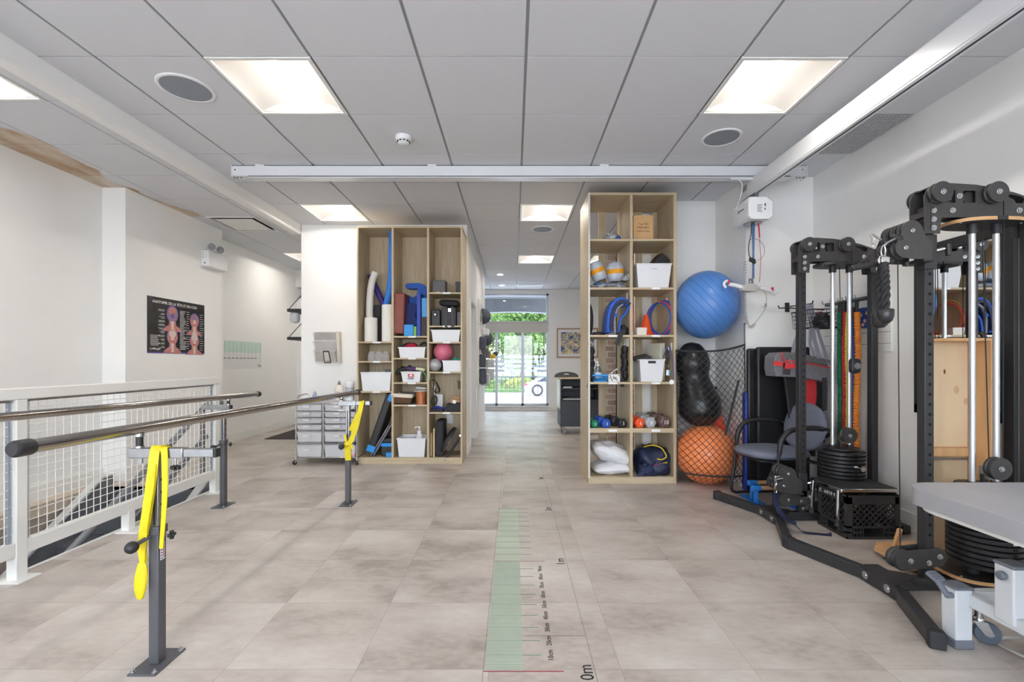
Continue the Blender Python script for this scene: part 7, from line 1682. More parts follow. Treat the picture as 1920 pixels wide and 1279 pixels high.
prof = [(X_(a, Yb), Z_(b, Yb)) for a, b in ((1452, 690), (1453, 668), (1461, 661), (1475, 660), (1495, 663), (1520, 668), (1545, 673), (1560, 678), (1561, 712), (1558, 719), (1540, 714), (1500, 708), (1455, 706))]
MB().prism(prof, ((0,0,0),(1,0,0),(0,0,1),(0,1,0)), Yb, Yb+0.17).build('body', M_gn, t, bevel=0.02, seg=3)
pf2 = [(X_(a, Yb), Z_(b, Yb)) for a, b in ((1465, 675), (1466, 662), (1473, 659.5), (1500, 663), (1530, 669), (1556, 676), (1557, 688), (1530, 683), (1495, 677))]
MB().prism(pf2, ((0,0,0),(1,0,0),(0,0,1),(0,1,0)), Yb-0.012, Yb+0.012).build('fleece_lining', M_fleece, t, bevel=0.008)
MB().strap([at(1451, 681, Yb-.008), at(1470, 683, Yb-.01), at(1494, 687, Yb-.01)], 0.04, 0.006, (0, 0, 1)).tube([at(1466, 660, Yb-.014), at(1465, 670, Yb-.014), at(1472, 676, Yb-.014), at(1494, 678, Yb-.014), at(1530, 684.5, Yb-.014), at(1557, 689.5, Yb-.014)], 0.006, 8).build('red_trim', M_redw, t)
MB().cbox(at(1475, 697, Yb-.015), (0.062, 0.014, 0.05), ry(6)).build('buckle', M_gbag, t, bevel=0.004); MB().cbox(at(1476, 690, Yb-.012), (0.045, 0.01, 0.04)).build('buckle_strap', M_redw, t); MB().box(X_(1466.5, Yb), Yb-.016, Z_(689, Yb), X_(1470.5, Yb), Yb-.008, Z_(680, Yb)).build('slider', M_blk_plastic, t)
hk_ = at(1519, 571, 4.08)
for k, (a, b, w_) in enumerate((((1482, 680), (1492, 640), 0.035), ((1536, 672), (1526, 630), 0.04), ((1556, 688), (1535, 625), 0.03), ((1526, 668), (1519, 640), 0.03))):
    MB().strap(spline([at(a[0], a[1], Yb-.012), at((a[0]+b[0])/2, (a[1]+b[1])/2, Yb), at(b[0], b[1], Yb+.02), hk_+Vector((0.006*k-.01, -0.005*k, 0))], 5), w_, 0.004, (1, 0.15, 0)).build('strap', M_lil, t)
MB().strap([at(1546, 708, Yb-.012), at(1547, 730, Yb-.004), at(1546, 770, Yb)], 0.042, 0.004, (1, 0, 0)).build('black_strap', M_gbag, t)
t = thing('wall_hook', 'black wall hook carrying the lilac bag straps', 'hook', (2.57, 4.3, 1.72))
MB().tube([(hk_.x, 4.425, hk_.z+0.02), (hk_.x, 4.10, hk_.z+0.006), (hk_.x, 4.05, hk_.z+0.006), (hk_.x, 4.04, hk_.z+0.03)], 0.006, 8).build('arm', M_black, t); MB().box(hk_.x-0.02, 4.416, hk_.z-0.03, hk_.x+0.02, 4.429, hk_.z+0.06).build('plate', M_black, t, bevel=0.003)
t = thing('red_vest', 'red and black strap vest hanging below the grey sling bag', 'vest', (2.55, 4.15, 0.8))
MB().strap(spline([at(1517, 705, 4.15), at(1518, 740, 4.15), at(1515, 780, 4.15), at(1520, 830, 4.15)], 4), 0.12, 0.03, (1, 0, 0)).build('red_panel', M_redw, t, bevel=0.01)
MB().strap(spline([at(1478, 700, 4.18), at(1484, 740, 4.18), at(1490, 790, 4.18)], 4), 0.10, 0.03, (1, 0, 0)).strap(spline([at(1537, 705, 4.16), at(1535, 760, 4.16), at(1537, 830, 4.17)], 4), 0.09, 0.02, (1, 0, 0)).build('black_panel', M_blk_plastic, t, bevel=0.008)
# chair
M_chf = mat('blue_grey_chair_fabric', (124, 129, 146), 0.9, noise=(160, 0.22), bump=(300, 0.4)); M_cht = mat('chair_black_tube', (34, 34, 36), 0.35, noise=(20, 0.08))
CXf = X4((2.27, 3.99, 0), rz(186))
t = thing('armchair', 'blue-grey upholstered armchair on a black sled frame behind the farther cable machine', 'chair', (2.27, 3.95, 0))
def cpad(xf, a, b, c, p=3.0, n=20):
    mb = MB(xf=xf)
    def f(s):
        def g(u, v):
            x, y = 2*u-1, 2*v-1; k = max(0, (1-abs(x)**p)*(1-abs(y)**p))**0.35
            # squircle mapping
            xx = x*math.sqrt(1-y*y/2*0.93); yy = y*math.sqrt(1-x*x/2*0.93)
            return Vector((xx*a, yy*b, s*c*k))
        return g
    mb.surf(f(1), n, n); mb.surf(f(-1), n, n); return mb
cpad(CXf @ X4((0.04, 0, 0.445)), 0.29, 0.27, 0.042).build('seat', M_chf, t, merge=True, ang=80)
MB(xf=CXf).box(-0.18, -0.2, 0.39, 0.26, 0.2, 0.41).build('seat_pan', M_cht, t, bevel=0.01)
cpad(CXf @ X4((-0.27, 0, 0.65), ry(80)), 0.215, 0.25, 0.035).build('backrest', M_chf, t, merge=True, ang=80)
MB(xf=CXf).box(-0.34, -0.05, 0.40, -0.315, 0.05, 0.66).build('back_bracket', M_cht, t, bevel=0.01)
for s_ in (-1, 1):
    w_ = 0.29*s_
    pth = spline([(-0.30, w_*0.75, 0.60), (-0.27, w_, 0.665), (-0.10, w_, 0.68), (0.08, w_, 0.66), (0.165, w_, 0.58), (0.18, w_, 0.45), (0.20, w_, 0.25), (0.225, w_, 0.06), (0.19, w_, 0.016), (0.10, w_, 0.014), (-0.24, w_, 0.014), (-0.30, w_, 0.016)], 7)
    MB(xf=CXf).tube(pth, 0.0125, 14).build('frame_tube', M_cht, t)
    MB(xf=CXf).tube(spline([(-0.22, w_, 0.672), (-0.10, w_, 0.685), (0.07, w_, 0.668), (0.155, w_, 0.59), (0.175, w_, 0.47)], 7), [0.014]*2+[0.0205]*25+[0.016]*2, 14).build('armrest', M_blk_plastic, t)
    MB(xf=CXf).tube([(0.182, w_, 0.40), (0.16, w_*0.7, 0.40)], 0.011, 10).build('strut', M_cht, t); MB(xf=CXf).tube([(-0.15, w_, 0.40), (-0.12, w_*0.7, 0.40)], 0.011, 10).build('strut', M_cht, t); MB(xf=CXf).tube([(-0.30, w_*0.75, 0.60), (-0.32, w_*0.2, 0.60)], 0.011, 10).build('strut', M_cht, t)
MB(xf=CXf).tube([(-0.29, -0.29, 0.016), (-0.29, 0.29, 0.016)], 0.012, 12).build('rear_bar', M_cht, t)
MB(xf=CXf).tube([(-0.16, -0.29, 0.40), (-0.16, 0.29, 0.40)], 0.0115, 12).tube([(0.18, -0.29, 0.40), (0.18, 0.29, 0.40)], 0.0115, 12).build('seat_bar', M_cht, t)
# parallettes
M_pb = mat('bright_blue_steel', (44, 120, 206), 0.4, noise=(10, 0.06))
def parallette(x, y, a, label):
    xf = X4((x, y, 0), rz(a)); t = thing('parallette', label, 'push-up bar', (x, y, 0), 'wooden push-up bars with blue feet')
    MB(xf=xf).cyl((-0.03, 0, 0.155), (0.34, 0, 0.155), 0.019, n=20).build('wooden_bar', M_bee, t)
    for xx in (0.0, 0.30):
        MB(xf=xf).box(xx-0.014, -0.014, 0.012, xx+0.014, 0.014, 0.14).cyl((xx-0.035, 0, 0.155), (xx+0.035, 0, 0.155), 0.0245, n=20).box(xx-0.035, -0.14, 0.0, xx-0.007, 0.14, 0.014).box(xx+0.007, -0.14, 0.0, xx+0.035, 0.14, 0.014).build('blue_foot', M_pb, t, bevel=0.003)
parallette(2.045, 3.88, 4, 'wooden push-up bar with blue feet in front of the armchair legs')
parallette(2.10, 4.05, 4, 'wooden push-up bar with blue feet behind the first, under the armchair')

# ================================================================= balls and net
def grooves(name, base, dark, axis, freq):
    m = mat(name, base, 0.32, noise=(2.5, 0.06)); nt = m.node_tree; b = nt.nodes['Principled BSDF']
    tc = nt.nodes.new('ShaderNodeTexCoord'); mp = nt.nodes.new('ShaderNodeMapping'); mp.inputs['Rotation'].default_value = axis
    nt.links.new(tc.outputs['Object'], mp.inputs[0])
    wv = nt.nodes.new('ShaderNodeTexWave'); wv.wave_type = 'BANDS'; wv.bands_direction = 'X'; wv.inputs['Scale'].default_value = freq; wv.inputs['Distortion'].default_value = 0.0
    nt.links.new(mp.outputs[0], wv.inputs['Vector'])
    r = nt.nodes.new('ShaderNodeValToRGB'); r.color_ramp.elements[0].position = 0.0; r.color_ramp.elements[0].color = (0,0,0,1); r.color_ramp.elements[1].position = 0.05; r.color_ramp.elements[1].color = (1,1,1,1)
    nt.links.new(wv.outputs['Fac'], r.inputs[0])
    bp = nt.nodes.new('ShaderNodeBump'); bp.inputs['Strength'].default_value = 0.6; bp.inputs['Distance'].default_value = 0.004
    nt.links.new(r.outputs[0], bp.inputs['Height']); nt.links.new(bp.outputs[0], b.inputs['Normal'])
    m_ = nt.nodes.new('ShaderNodeMix'); m_.data_type = 'RGBA'
    src = b.inputs['Base Color'].links[0].from_socket
    nt.links.new(r.outputs[0], m_.inputs[0]); m_.inputs[6].default_value = rgb(*dark); nt.links.new(src, m_.inputs[7]); nt.links.new(m_.outputs[2], b.inputs['Base Color'])
    return m
M_bball = grooves('blue_gym_ball', (86, 138, 210), (74, 124, 196), (0, 0.75, 0.3), 5.2)
M_oball = grooves('orange_gym_ball', (252, 146, 88), (242, 132, 76), (0, 1.35, 0.2), 4.0)
bc = Vector((1.932, 4.62, Z_(572, 4.62)))
tag(MB().ball(bc, 0.339, 72, (0.885, 1.0, 1.0)).build('exercise_ball', M_bball), 'large blue exercise ball wedged between the open shelf and the wall', 'ball')
ro = 0.293; oc = Vector((1.928, 4.61, ro))
tag(MB().ball(oc, ro, 72).build('exercise_ball', M_oball), 'orange exercise ball at the bottom of the black net', 'ball')
M_peanut = mat('glossy_black_rubber', (36, 36, 38), 0.28, noise=(4, 0.15))
pcs = [at(1297, 642, 4.74), at(1297, 647, 4.74), at(1297.5, 665, 4.73), at(1298.5, 684, 4.72), at(1301, 708, 4.71), at(1306, 732, 4.69), at(1311, 755, 4.67), at(1313, 778, 4.66), at(1314, 795, 4.65), at(1314, 799, 4.65)]
prs = [0.015, 0.085, 0.150, 0.170, 0.146, 0.170, 0.207, 0.196, 0.105, 0.015]
pk = spline([p.to_tuple() for p in pcs], 5); rk = [max(0.012, q.x) for q in spline([(v_, 0, 0) for v_ in prs], 5)]
tag(MB().tube(pk, [min(q, 0.205) for q in rk], 48).build('peanut_ball', M_peanut, ang=80), 'glossy black peanut-shaped exercise ball held upright in the net', 'ball')
# net
t = thing('ball_net', 'black knotted cord net bag slung between open shelf and wall around the balls', 'net', (1.9, 4.35, 0.2))
NY = 4.20
def netp(u, v):
    """u across 0..1, v down 0..1"""
    xa = 1.605 + 0.02*v; xb = 2.21 - 0.02*v + 0.015*math.sin(PI*v)
    bulge = math.sin(PI*u)
    x = xa + (xb-xa)*u
    ztop = 1.33 - 0.035*math.sin(PI*u) + 0.055*u
    zbot = 0.05
    z = ztop + (zbot-ztop)*v
    y = 4.545 - 0.14*u - (0.17+0.06*v)*bulge**0.6 * (1.0 - 0.25*abs(2*v-1)**2)
    # wrap under the orange ball
    k = max(0.0, (v-0.86)/0.14); y += k*k*0.16*bulge
    # keep outside of the orange ball
    p = Vector((x, y, z)); d = p-oc
    if d.length < ro+0.008 and d.y < 0.1:
        d.normalize(); p = oc + d*(ro+0.008)
    return p
nn_ = MB(); NU, NV = 11, 19
for i in range(-NV, NU+1):
    for sg in (1, -1):
        pts = []
        for j in range(NV*3+1):
            v = j/(NV*3); u = (i + (v*NV))/NU if sg > 0 else (NU - i - v*NV)/NU
            if -0.001 <= u <= 1.001: pts.append(netp(min(max(u, 0), 1), v))
        if len(pts) > 2: nn_.tube(pts, 0.0026, 4, caps=False)
nn_.build('netting', M_blk_plastic, t)
MB().tube([netp(i/24, 0) for i in range(25)], 0.009, 8).build('top_cord', M_rubber, t)
MB().tube([netp(i/24, 0.93) + Vector((0,-0.003,0)) for i in range(25)], 0.008, 8).tube([netp(1, j/20) for j in range(21)], 0.005, 6).tube([netp(0, j/20) for j in range(21)], 0.005, 6).build('edge_cord', M_rubber, t)
MB().tube([netp(1, 0), (2.215, 4.42, 1.60), netp(1, 0.2)], 0.003, 6).build('tie_cord', M_blk_plastic, t)
MB().cyl((2.234, 4.425, 1.60), (2.205, 4.415, 1.605), 0.008, n=10).build('hook', M_white_plastic, t)
tag(MB().cyl(at(1343, 725, 4.78), at(1308, 800, 4.98), 0.011, n=12).cyl(at(1343, 725, 4.78), at(1341, 729.5, 4.785), 0.0135, n=12).build('exercise_stick', M_blk_plastic), 'black exercise stick standing in the net behind the peanut ball', 'stick')
tag(MB().cyl(at(1385, 713, 4.40), at(1360, 816, 4.36), 0.0105, n=12).build('exercise_stick', M_blk_plastic), 'black exercise stick leaning outside the net near the wall corner', 'stick')
fp = [(X_(a-8, 4.68), Z_(b, 4.68)) for a, b in ((1352, 757), (1358, 765), (1366, 785), (1374, 810), (1379, 840), (1381, 870), (1374, 900), (1362, 905), (1358, 880), (1354, 840), (1348, 800), (1347, 770))]
tag(MB().prism(fp, ((0,0,0),(1,0,0),(0,0,1),(0,1,0)), 4.70, 4.74).build('orange_cushion', mat('orange_red_vinyl', (232, 82, 44), 0.45, noise=(8, 0.08)), bevel=0.02, seg=3), 'orange-red curved pad standing behind the orange ball', 'pad')
# ================================================================= drawer cart and wall holder
M_drw = milky('frosted_drawer', (246, 246, 248), 0.16)
M_drf = mat('frosted_plastic', (214, 214, 217), 0.4, noise=(6, 0.04), trans=0.35, alpha=1.0)
t = thing('drawer_cart', 'chrome rolling cart with twelve frosted plastic drawers against the white wall', 'drawer cart', (-2.2, 5.6, 0))
cx0, cx1, cy0, cy1 = X_(555, 5.44), X_(669, 5.44), 5.44, 5.84
fr = MB()
xm = X_(606, 5.44)
for xx in (cx0, xm, cx1):
    for yy in (cy0, cy1): fr.cyl((xx, yy, 0.075), (xx, yy, Z_(757, 5.44)), 0.0085, n=10)
for z in (0.085, Z_(757, 5.44)):
    for yy in (cy0, cy1): fr.cyl((cx0, yy, z), (cx1, yy, z), 0.0075, n=10)
    for xx in (cx0, xm, cx1): fr.cyl((xx, cy0, z), (xx, cy1, z), 0.0075, n=10)
rows = [(757, 770), (771, 782), (783, 794), (795, 806), (808, 829), (832, 857)]
for a, b in rows[1:]:
    z = Z_(a, 5.44) + 0.004
    for xa, xb in ((cx0, xm), (xm, cx1)): fr.cyl((xa, cy0, z), (xb, cy0, z), 0.004, n=8).cyl((xa+.012, cy0, z), (xa+.012, cy1, z), 0.003, n=6).cyl((xb-.012, cy0, z), (xb-.012, cy1, z), 0.003, n=6)
fr.build('chrome_frame', M_chrome, t)
MB().tube(spline([(cx0+.02, cy0, Z_(757, 5.44)), (cx0+.02, cy0, Z_(745, 5.44)), (cx0+.06, cy0, Z_(741, 5.44)), (cx0+.14, cy0, Z_(740, 5.44)), (cx0+.16, cy0, Z_(757, 5.44))], 5), 0.0085, 10).build('push_handle', M_chrome, t)
MB().box(cx0, cy0, Z_(757, 5.44), cx1, cy1, Z_(757, 5.44)+0.018).build('top_tray', M_drf, t, bevel=0.004)
rr = random.Random(5)
for ci, (xa, xb) in enumerate(((cx0+.012, xm-.012), (xm+.012, cx1-.012))):
    for ri, (a, b) in enumerate(rows):
        zt, zb = Z_(a, 5.44)-0.006, Z_(b, 5.44)+0.002; cxm = (xa+xb)/2; w_ = xb-xa; yf = cy0-0.012
        d = MB(); d.taper((cxm, (yf+cy1)/2, zb), (w_-.03, cy1-yf-.03), (w_, cy1-yf), zt-zb, wall=0.004)
        dr_ = d.build('drawer', M_drw, t)
        MB().prism([(xa-.003, zt), (xb+.003, zt), (xb+.003, zt-.012), (xa-.003, zt-.012)], ((0,0,0),(1,0,0),(0,0,1),(0,1,0)), yf-.004, yf+.004).cyl((cxm+.01, yf-.0, (zt+zb)/2+.01), (cxm+.01, yf-.014, (zt+zb)/2+.01), 0.009, n=14).build('rim_and_knob', M_drf, dr_)
        if (ci, ri) not in ((1, 5),): MB().box(cxm-.075, yf-.0015, (zt+zb)/2+.0, cxm-.005, yf+.006, (zt+zb)/2+.017).build('paper_label', M_tag, dr_)
        if ri >= 4 or (ri == 3 and ci == 0):
            mm = mat(['pale_contents', 'pink_contents', 'dark_contents'][(ri+ci) % 3], [(196, 198, 202), (212, 180, 184), (120, 124, 134)][(ri+ci) % 3], 0.7, noise=(20, 0.2))
            blob(MB(), (cxm, (yf+cy1)/2, zb+.006), w_*.8, 0.28, (zt-zb)*.6, 50+ri*3+ci, amp=0.15).build('contents', mm, dr_)
        if (ci, ri) == (1, 5):
            MB().box(xa+.06, yf+.02, zb+.01, xa+.13, yf+.05, zt-.01).build('contents', mat('teal_packet', (96, 180, 186), 0.5, noise=(10, 0.3)), dr_)
            MB().box(xb-.09, yf+.01, zb+.01, xb-.02, yf+.04, zt-.015).build('contents', mat('red_white_box', (208, 90, 100), 0.5, noise=(30, 0.5), col2=(240, 236, 236)), dr_)
for xx in (cx0, cx1):
    for yy in (cy0, cy1): caster(t, xx, yy, 0.027, 0.08, -130 if xx < -2.2 else -60, M_rubber)
ztop = Z_(757, 5.44)+0.018
pump_bottle((X_(589, 5.6), 5.62, ztop), 0.026, 0.15, 'small clear sanitiser pump bottle on the drawer cart', glassy('clear_bottle'), M_white_plastic, lab=mat('blue_label', (110, 160, 206), 0.5, noise=(20, 0.1)))
t = thing('squeeze_bottle', 'cream squeeze bottle with a rosy cap on the drawer cart', 'bottle', (X_(636, 5.6), 5.6, ztop))
c = (X_(636, 5.62), 5.62, ztop)
MB().lathe([(0.05, 0), (0.056, 0.01), (0.056, 0.15), (0.045, 0.185), (0.018, 0.20), (0, 0.20)], c, 28, sy=0.65).build('bottle', mat('cream_plastic', (226, 218, 206), 0.4, noise=(10, 0.03)), t)
MB().lathe([(0.02, 0.198), (0.018, 0.215), (0.006, 0.245), (0, 0.247)], c, 18).build('cap', mat('rosy_cap', (150, 130, 138), 0.4, noise=(10, 0.05)), t)
MB().box(c[0]-.03, c[1]-.0375, c[2]+.09, c[0]+.03, c[1]-.0358, c[2]+.096).box(c[0]-.03, c[1]-.0375, c[2]+.105, c[0]+.02, c[1]-.0358, c[2]+.109).build('print', M_ink, t)
t = thing('wipes_tub', 'white cylindrical wipes tub on the drawer cart next to the shelf', 'tub', (X_(656, 5.6), 5.6, ztop))
c = (X_(656, 5.62), 5.62, ztop)
MB().lathe([(0.05, 0), (0.052, 0.004), (0.052, 0.2), (0.054, 0.202), (0.054, 0.235), (0.05, 0.24), (0, 0.24)], c, 30).build('tub', M_white_plastic, t)
MB().lathe([(0.0525, 0.04), (0.0525, 0.17)], c, 30).build('label_wrap', mat('grey_label', (196, 200, 206), 0.5, noise=(30, 0.2)), t)
# leaflet holder on the wall
t = thing('leaflet_holder', 'clear three-tier leaflet holder with brochures on the white wall above the drawer cart', 'holder', (-2.36, PY-0.06, 1.4))
M_clear = glassy('clear_acrylic', (248, 247, 246), 0.10, 0.06)
def lh(px_, py_, Y): return at(px_, py_, Y)
for k, (x0, x1, yt, yb, yy) in enumerate(((586, 634, 624, 646, PY-.03), (586, 637, 640, 660, PY-.06), (586.5, 637, 656, 681, PY-.095))):
    pk = MB(); pk.prism([(X_(x0, yy), Z_(yt, yy)), (X_(x1-4, yy), Z_(yt-.3, yy)), (X_(x1, yy), Z_(yb, yy)), (X_(x0+5, yy), Z_(yb, yy))], ((0,0,0),(1,0,0),(0,0,1),(0,1,0)), yy-.002, yy+.002)
    pk.build('pocket', M_clear, t)
    MB(xf=X4((X_((x0+x1)/2, yy+.012), yy+.012, Z_((yt+yb)/2-1.2, yy)), rx(6))).box(-.14, -.004, -.07, .135, .004, .078).build('brochure', mat(['grey_brochure', 'pale_brochure', 'newsprint_brochure'][k], [(194, 189, 184), (210, 208, 205), (198, 192, 184)][k], 0.5, noise=(12, 0.1)), t)
MB().prism([(X_(634, PY-.005), Z_(622, PY)), (X_(640, PY-.005), Z_(623, PY)), (X_(641, PY-.01), Z_(681, PY)), (X_(637, PY-.01), Z_(681, PY))], ((0,0,0),(1,0,0),(0,0,1),(0,1,0)), PY-.08, PY-.002).build('side_panel', mat('translucent_cream', (214, 206, 192), 0.4, noise=(10, 0.05)), t)
yy = PY-.0975
pb = MB()
ph_ = [(X_(605, yy), Z_(658, yy)), (X_(617, yy), Z_(658, yy)), (X_(621, yy), Z_(681, yy)), (X_(608, yy), Z_(681, yy))]
pb.prism(ph_, ((0,0,0),(1,0,0),(0,0,1),(0,1,0)), yy-.0015, yy-.0005)
pb.build('printed_phone', M_ink, t)
MB().prism([(X_(607, yy), Z_(660.5, yy)), (X_(615.5, yy), Z_(660.5, yy)), (X_(619, yy), Z_(679, yy)), (X_(609.5, yy), Z_(679, yy))], ((0,0,0),(1,0,0),(0,0,1),(0,1,0)), yy-.0025, yy-.0015).build('printed_screen', mat('newsprint_brochure'), t)
text_mesh('physiothérapie', 0.022, frame_m((X_(632, yy), yy-.002, Z_(678, yy)), (-0.12, 0, 1), (-1, 0, -0.12)), M_ink, 'printed_title', t, 0.0003)
text_mesh('BON', 0.026, frame_m((X_(612, yy), yy-.003, Z_(678.5, yy)), (1, 0, 0), (0, 0, 1)), M_ink, 'printed_word', t, 0.0003, sx=.8)
# black shelves in the passage with a white lamp under the upper one
def wshelf(zt, label):
    t = thing('wall_shelf', label, 'shelf', (-2.9, 7.2, zt), 'black wire-hung wall shelves')
    MB().box(-3.40, 6.9, zt-0.045, -2.765, 7.8, zt).build('board', M_blk_plastic, t, bevel=0.004)
    for yy in (6.93, 7.77): MB().cyl((-3.38, yy, zt), (-2.765, yy, zt+0.68), 0.006, n=8).build('wire', M_black, t)
    MB().box(-2.80, 6.9, zt-0.075, -2.765, 7.8, zt-0.045).build('bracket', M_black, t)
wshelf(Z_(579.5, 6.95), 'upper black wire-hung shelf in the passage left of the white wall'); wshelf(Z_(632, 6.95), 'lower black wire-hung shelf in the passage left of the white wall')
c = (-3.335, 7.02, Z_(579.5, 6.95)-0.045)
t = thing('shelf_lamp', 'small white dome lamp fixed under the upper black shelf', 'lamp', c)
MB().lathe([(0.05, 0), (0.055, -0.01), (0.07, -0.02), (0.07, -0.11), (0.055, -0.15), (0, -0.165)], c, 24).build('shade', mat('frosted_lamp_glass', (214, 218, 222), 0.3, noise=(10, 0.03)), t)
tag(MB().tube(spline([(-3.10, 7.79, 1.2), (-3.12, 7.79, 0.8), (-3.13, 7.78, 0.35), (-3.1, 7.76, 0.01)], 6), 0.006, 6).build('wall_cable', M_white_plastic), 'white cable hanging down in the passage below the black shelves', 'cable')
tag(MB().box(-3.9, 7.2, 0, -3.1, 8.3, 0.012).build('floor_mat', mat('dark_mat', (74, 68, 64), 0.9, noise=(80, 0.2), bump=(200, 0.5)), bevel=0.004), 'dark floor mat in the passage behind the drawer cart', 'mat')
# ================================================================= corridor: wall rack
RXw = -0.604
t = thing('rack_panel', 'white display panel on the corridor wall hung with dark braces and caps', 'wall panel', (RXw, 8.3, 1.5))
MB().box(RXw, 7.72, 0.82, RXw+0.025, 9.45, 2.27).build('board', M_white_metal, t, bevel=0.004)
for k in range(5): MB().tube([(RXw+.025, 7.75, 0.98+0.3*k), (RXw+.05, 7.75, 0.98+0.3*k), (RXw+.05, 9.42, 0.98+0.3*k), (RXw+.025, 9.42, 0.98+0.3*k)], 0.005, 6).build('rod', M_chrome, t)
def RK(px_, py_, Y): return at(px_, py_, Y)
for k, (Y, z, r, l) in enumerate(((8.2, 2.02, 0.14, 'dark domed cap at the top of the corridor rack'), (8.9, 1.66, 0.15, 'second dark domed cap lower on the corridor rack'))):
    t = thing('domed_cap', l, 'cap', (RXw+.1, Y, z)); c = (RXw+0.055, Y, z)
    MB().lathe([(r, 0), (r*0.97, 0.04), (r*0.75, 0.10), (r*0.4, 0.135), (0, 0.145)], c, 28, axis=(1, 0, 0.15)).build('dome', mat('dark_blue_grey', (78, 82, 98), 0.6, noise=(20, 0.1)), t)
    MB().tube([Vector(c)+Vector((0.005, r*math.cos(a), r*math.sin(a))) for a in [2*PI*q/24 for q in range(24)]], 0.008, 6, closed=True).build('brim', M_blk_plastic, t)
for k, (Y, z, h, m, l, d) in enumerate(((7.85, 1.42, 0.22, 'slate', 'slate grey pouch hanging on the corridor rack, upper one', .1), (7.85, 1.12, 0.22, 'slate', 'slate grey pouch hanging on the corridor rack below the first', .1), (7.85, 0.84, 0.26, 'slate', 'larger slate grey pouch at the foot of the corridor rack', .11),
        (8.5, 1.70, 0.12, 'white', 'white carton hanging on the corridor rack beneath the top cap', .12), (8.7, 1.28, 0.14, 'mid', 'grey strap bundle hanging beside the yellow bag', .13), (8.95, 1.10, 0.16, 'pale', 'pale bagged brace low on the corridor rack', .2), (8.3, 1.36, 0.10, 'mid', 'small grey packet in the middle of the corridor rack', .12), (8.9, 0.86, 0.22, 'pale', 'clear bagged item at the bottom of the corridor rack', .2), (8.15, 0.80, 0.2, 'pale', 'pale bag at the lowest rod of the corridor rack', .15))):
    mm = {'slate': mat('slate_fabric', (84, 88, 102), 0.7, noise=(40, 0.1)), 'white': M_white_plastic, 'mid': mat('mid_grey_fabric', (128, 126, 124), 0.7, noise=(40, 0.3)), 'pale': mat('pale_plastic_bag', (212, 214, 220), 0.4, noise=(20, 0.15), bump=(40, 0.5))}[m]
    o = MB().box(RXw+.03, Y-.11, z, RXw+.03+d, Y+.11, z+h).build('hanging_pouch' if m == 'slate' else 'hanging_packet', mm, bevel=0.02, seg=2); tag(o, l, 'packet', 'braces and packets on the corridor rack')
    MB().tube([(RXw+.055, Y, z+h-.01), (RXw+.052, Y, z+h+.04)], 0.004, 6).build('hanger', M_white_plastic, o)
t = thing('yellow_bag', 'small yellow and green packet sticking out from the corridor rack', 'packet', (RXw+.15, 9.2, 1.3))
MB().box(RXw+.1, 9.1, 1.27, RXw+.24, 9.3, 1.36).build('packet', mat('yellow_packet', (236, 190, 40), 0.5, noise=(20, 0.1)), t, bevel=0.02); MB().box(RXw+.2, 9.12, 1.33, RXw+.29, 9.28, 1.41).build('green_top', mat('dark_green_packet', (70, 96, 74), 0.5, noise=(20, 0.1)), t, bevel=0.02)
MB().tube([(RXw+.05, 9.2, 1.32), (RXw+.11, 9.2, 1.32)], 0.005, 6).build('hanger', M_chrome, t)
# ================================================================= far room: picture, printer cabinet
M_frm = mat('light_wood_frame', (176, 142, 112), 0.45, noise=(10, 0.1), stretch=(1, 1, 4))
t = thing('framed_picture', 'abstract blue and ochre picture in a light wood frame on the far wall', 'picture', (1.5, WY, 1.28))
fx0, fx1, fz0, fz1 = X_(1044, WY), X_(1044, WY)+1.02, Z_(671, WY), Z_(615.5, WY)
f_ = MB()
for (a, b, c, d) in ((fx0, fz0, fx0+.03, fz1), (fx1-.03, fz0, fx1, fz1), (fx0, fz0, fx1, fz0+.03), (fx0, fz1-.03, fx1, fz1)): f_.box(a, WY-.03, b, c, WY-.001, d)
f_.build('frame', M_frm, t, bevel=0.003)
MB().box(fx0+.02, WY-.012, fz0+.02, fx1-.02, WY-.004, fz1-.02).build('mount', M_white_plastic, t)
pm_ = bpy.data.materials.new('abstract_paint'); pm_.use_nodes = True; nt = pm_.node_tree; b = nt.nodes['Principled BSDF']; b.inputs['Roughness'].default_value = 0.5
tc = nt.nodes.new('ShaderNodeTexCoord'); n = nt.nodes.new('ShaderNodeTexNoise'); n.inputs['Scale'].default_value = 3.2; n.inputs['Detail'].default_value = 3; n.inputs['Distortion'].default_value = 2.0
nt.links.new(tc.outputs['Object'], n.inputs['Vector']); r = nt.nodes.new('ShaderNodeValToRGB'); r.color_ramp.interpolation = 'CONSTANT'; nt.links.new(n.outputs['Fac'], r.inputs[0])
els = [(0.0, (70, 84, 120)), (0.38, (112, 124, 158)), (0.45, (206, 198, 178)), (0.51, (92, 92, 80)), (0.55, (216, 196, 140)), (0.60, (232, 226, 214)), (0.66, (196, 142, 110))]
r.color_ramp.elements[0].color = rgb(*els[0][1]); r.color_ramp.elements[1].position = els[-1][0]; r.color_ramp.elements[1].color = rgb(*els[-1][1])
for p_, c_ in els[1:-1]: q = r.color_ramp.elements.new(p_); q.color = rgb(*c_)
nt.links.new(r.outputs[0], b.inputs['Base Color'])
MB().box(fx0+.1, WY-.016, fz0+.1, fx1-.1, WY-.01, fz1-.1).build('painting', pm_, t)
t = thing('rolling_cabinet', 'dark grey rolling cabinet with open shelves standing in the far room behind the open shelf', 'cabinet', (1.0, 7.9, 0))
ky0, ky1, kx0, kx1, kz1 = 7.75, 8.3, X_(1051, 7.75), X_(1051, 7.75)+0.66, Z_(711, 7.75)
M_dkc = mat('dark_cabinet_laminate', (66, 70, 78), 0.45, noise=(6, 0.05)); M_mint = mat('pale_mint_side', (222, 236, 222), 0.4, noise=(5, 0.03))
zb = 0.12
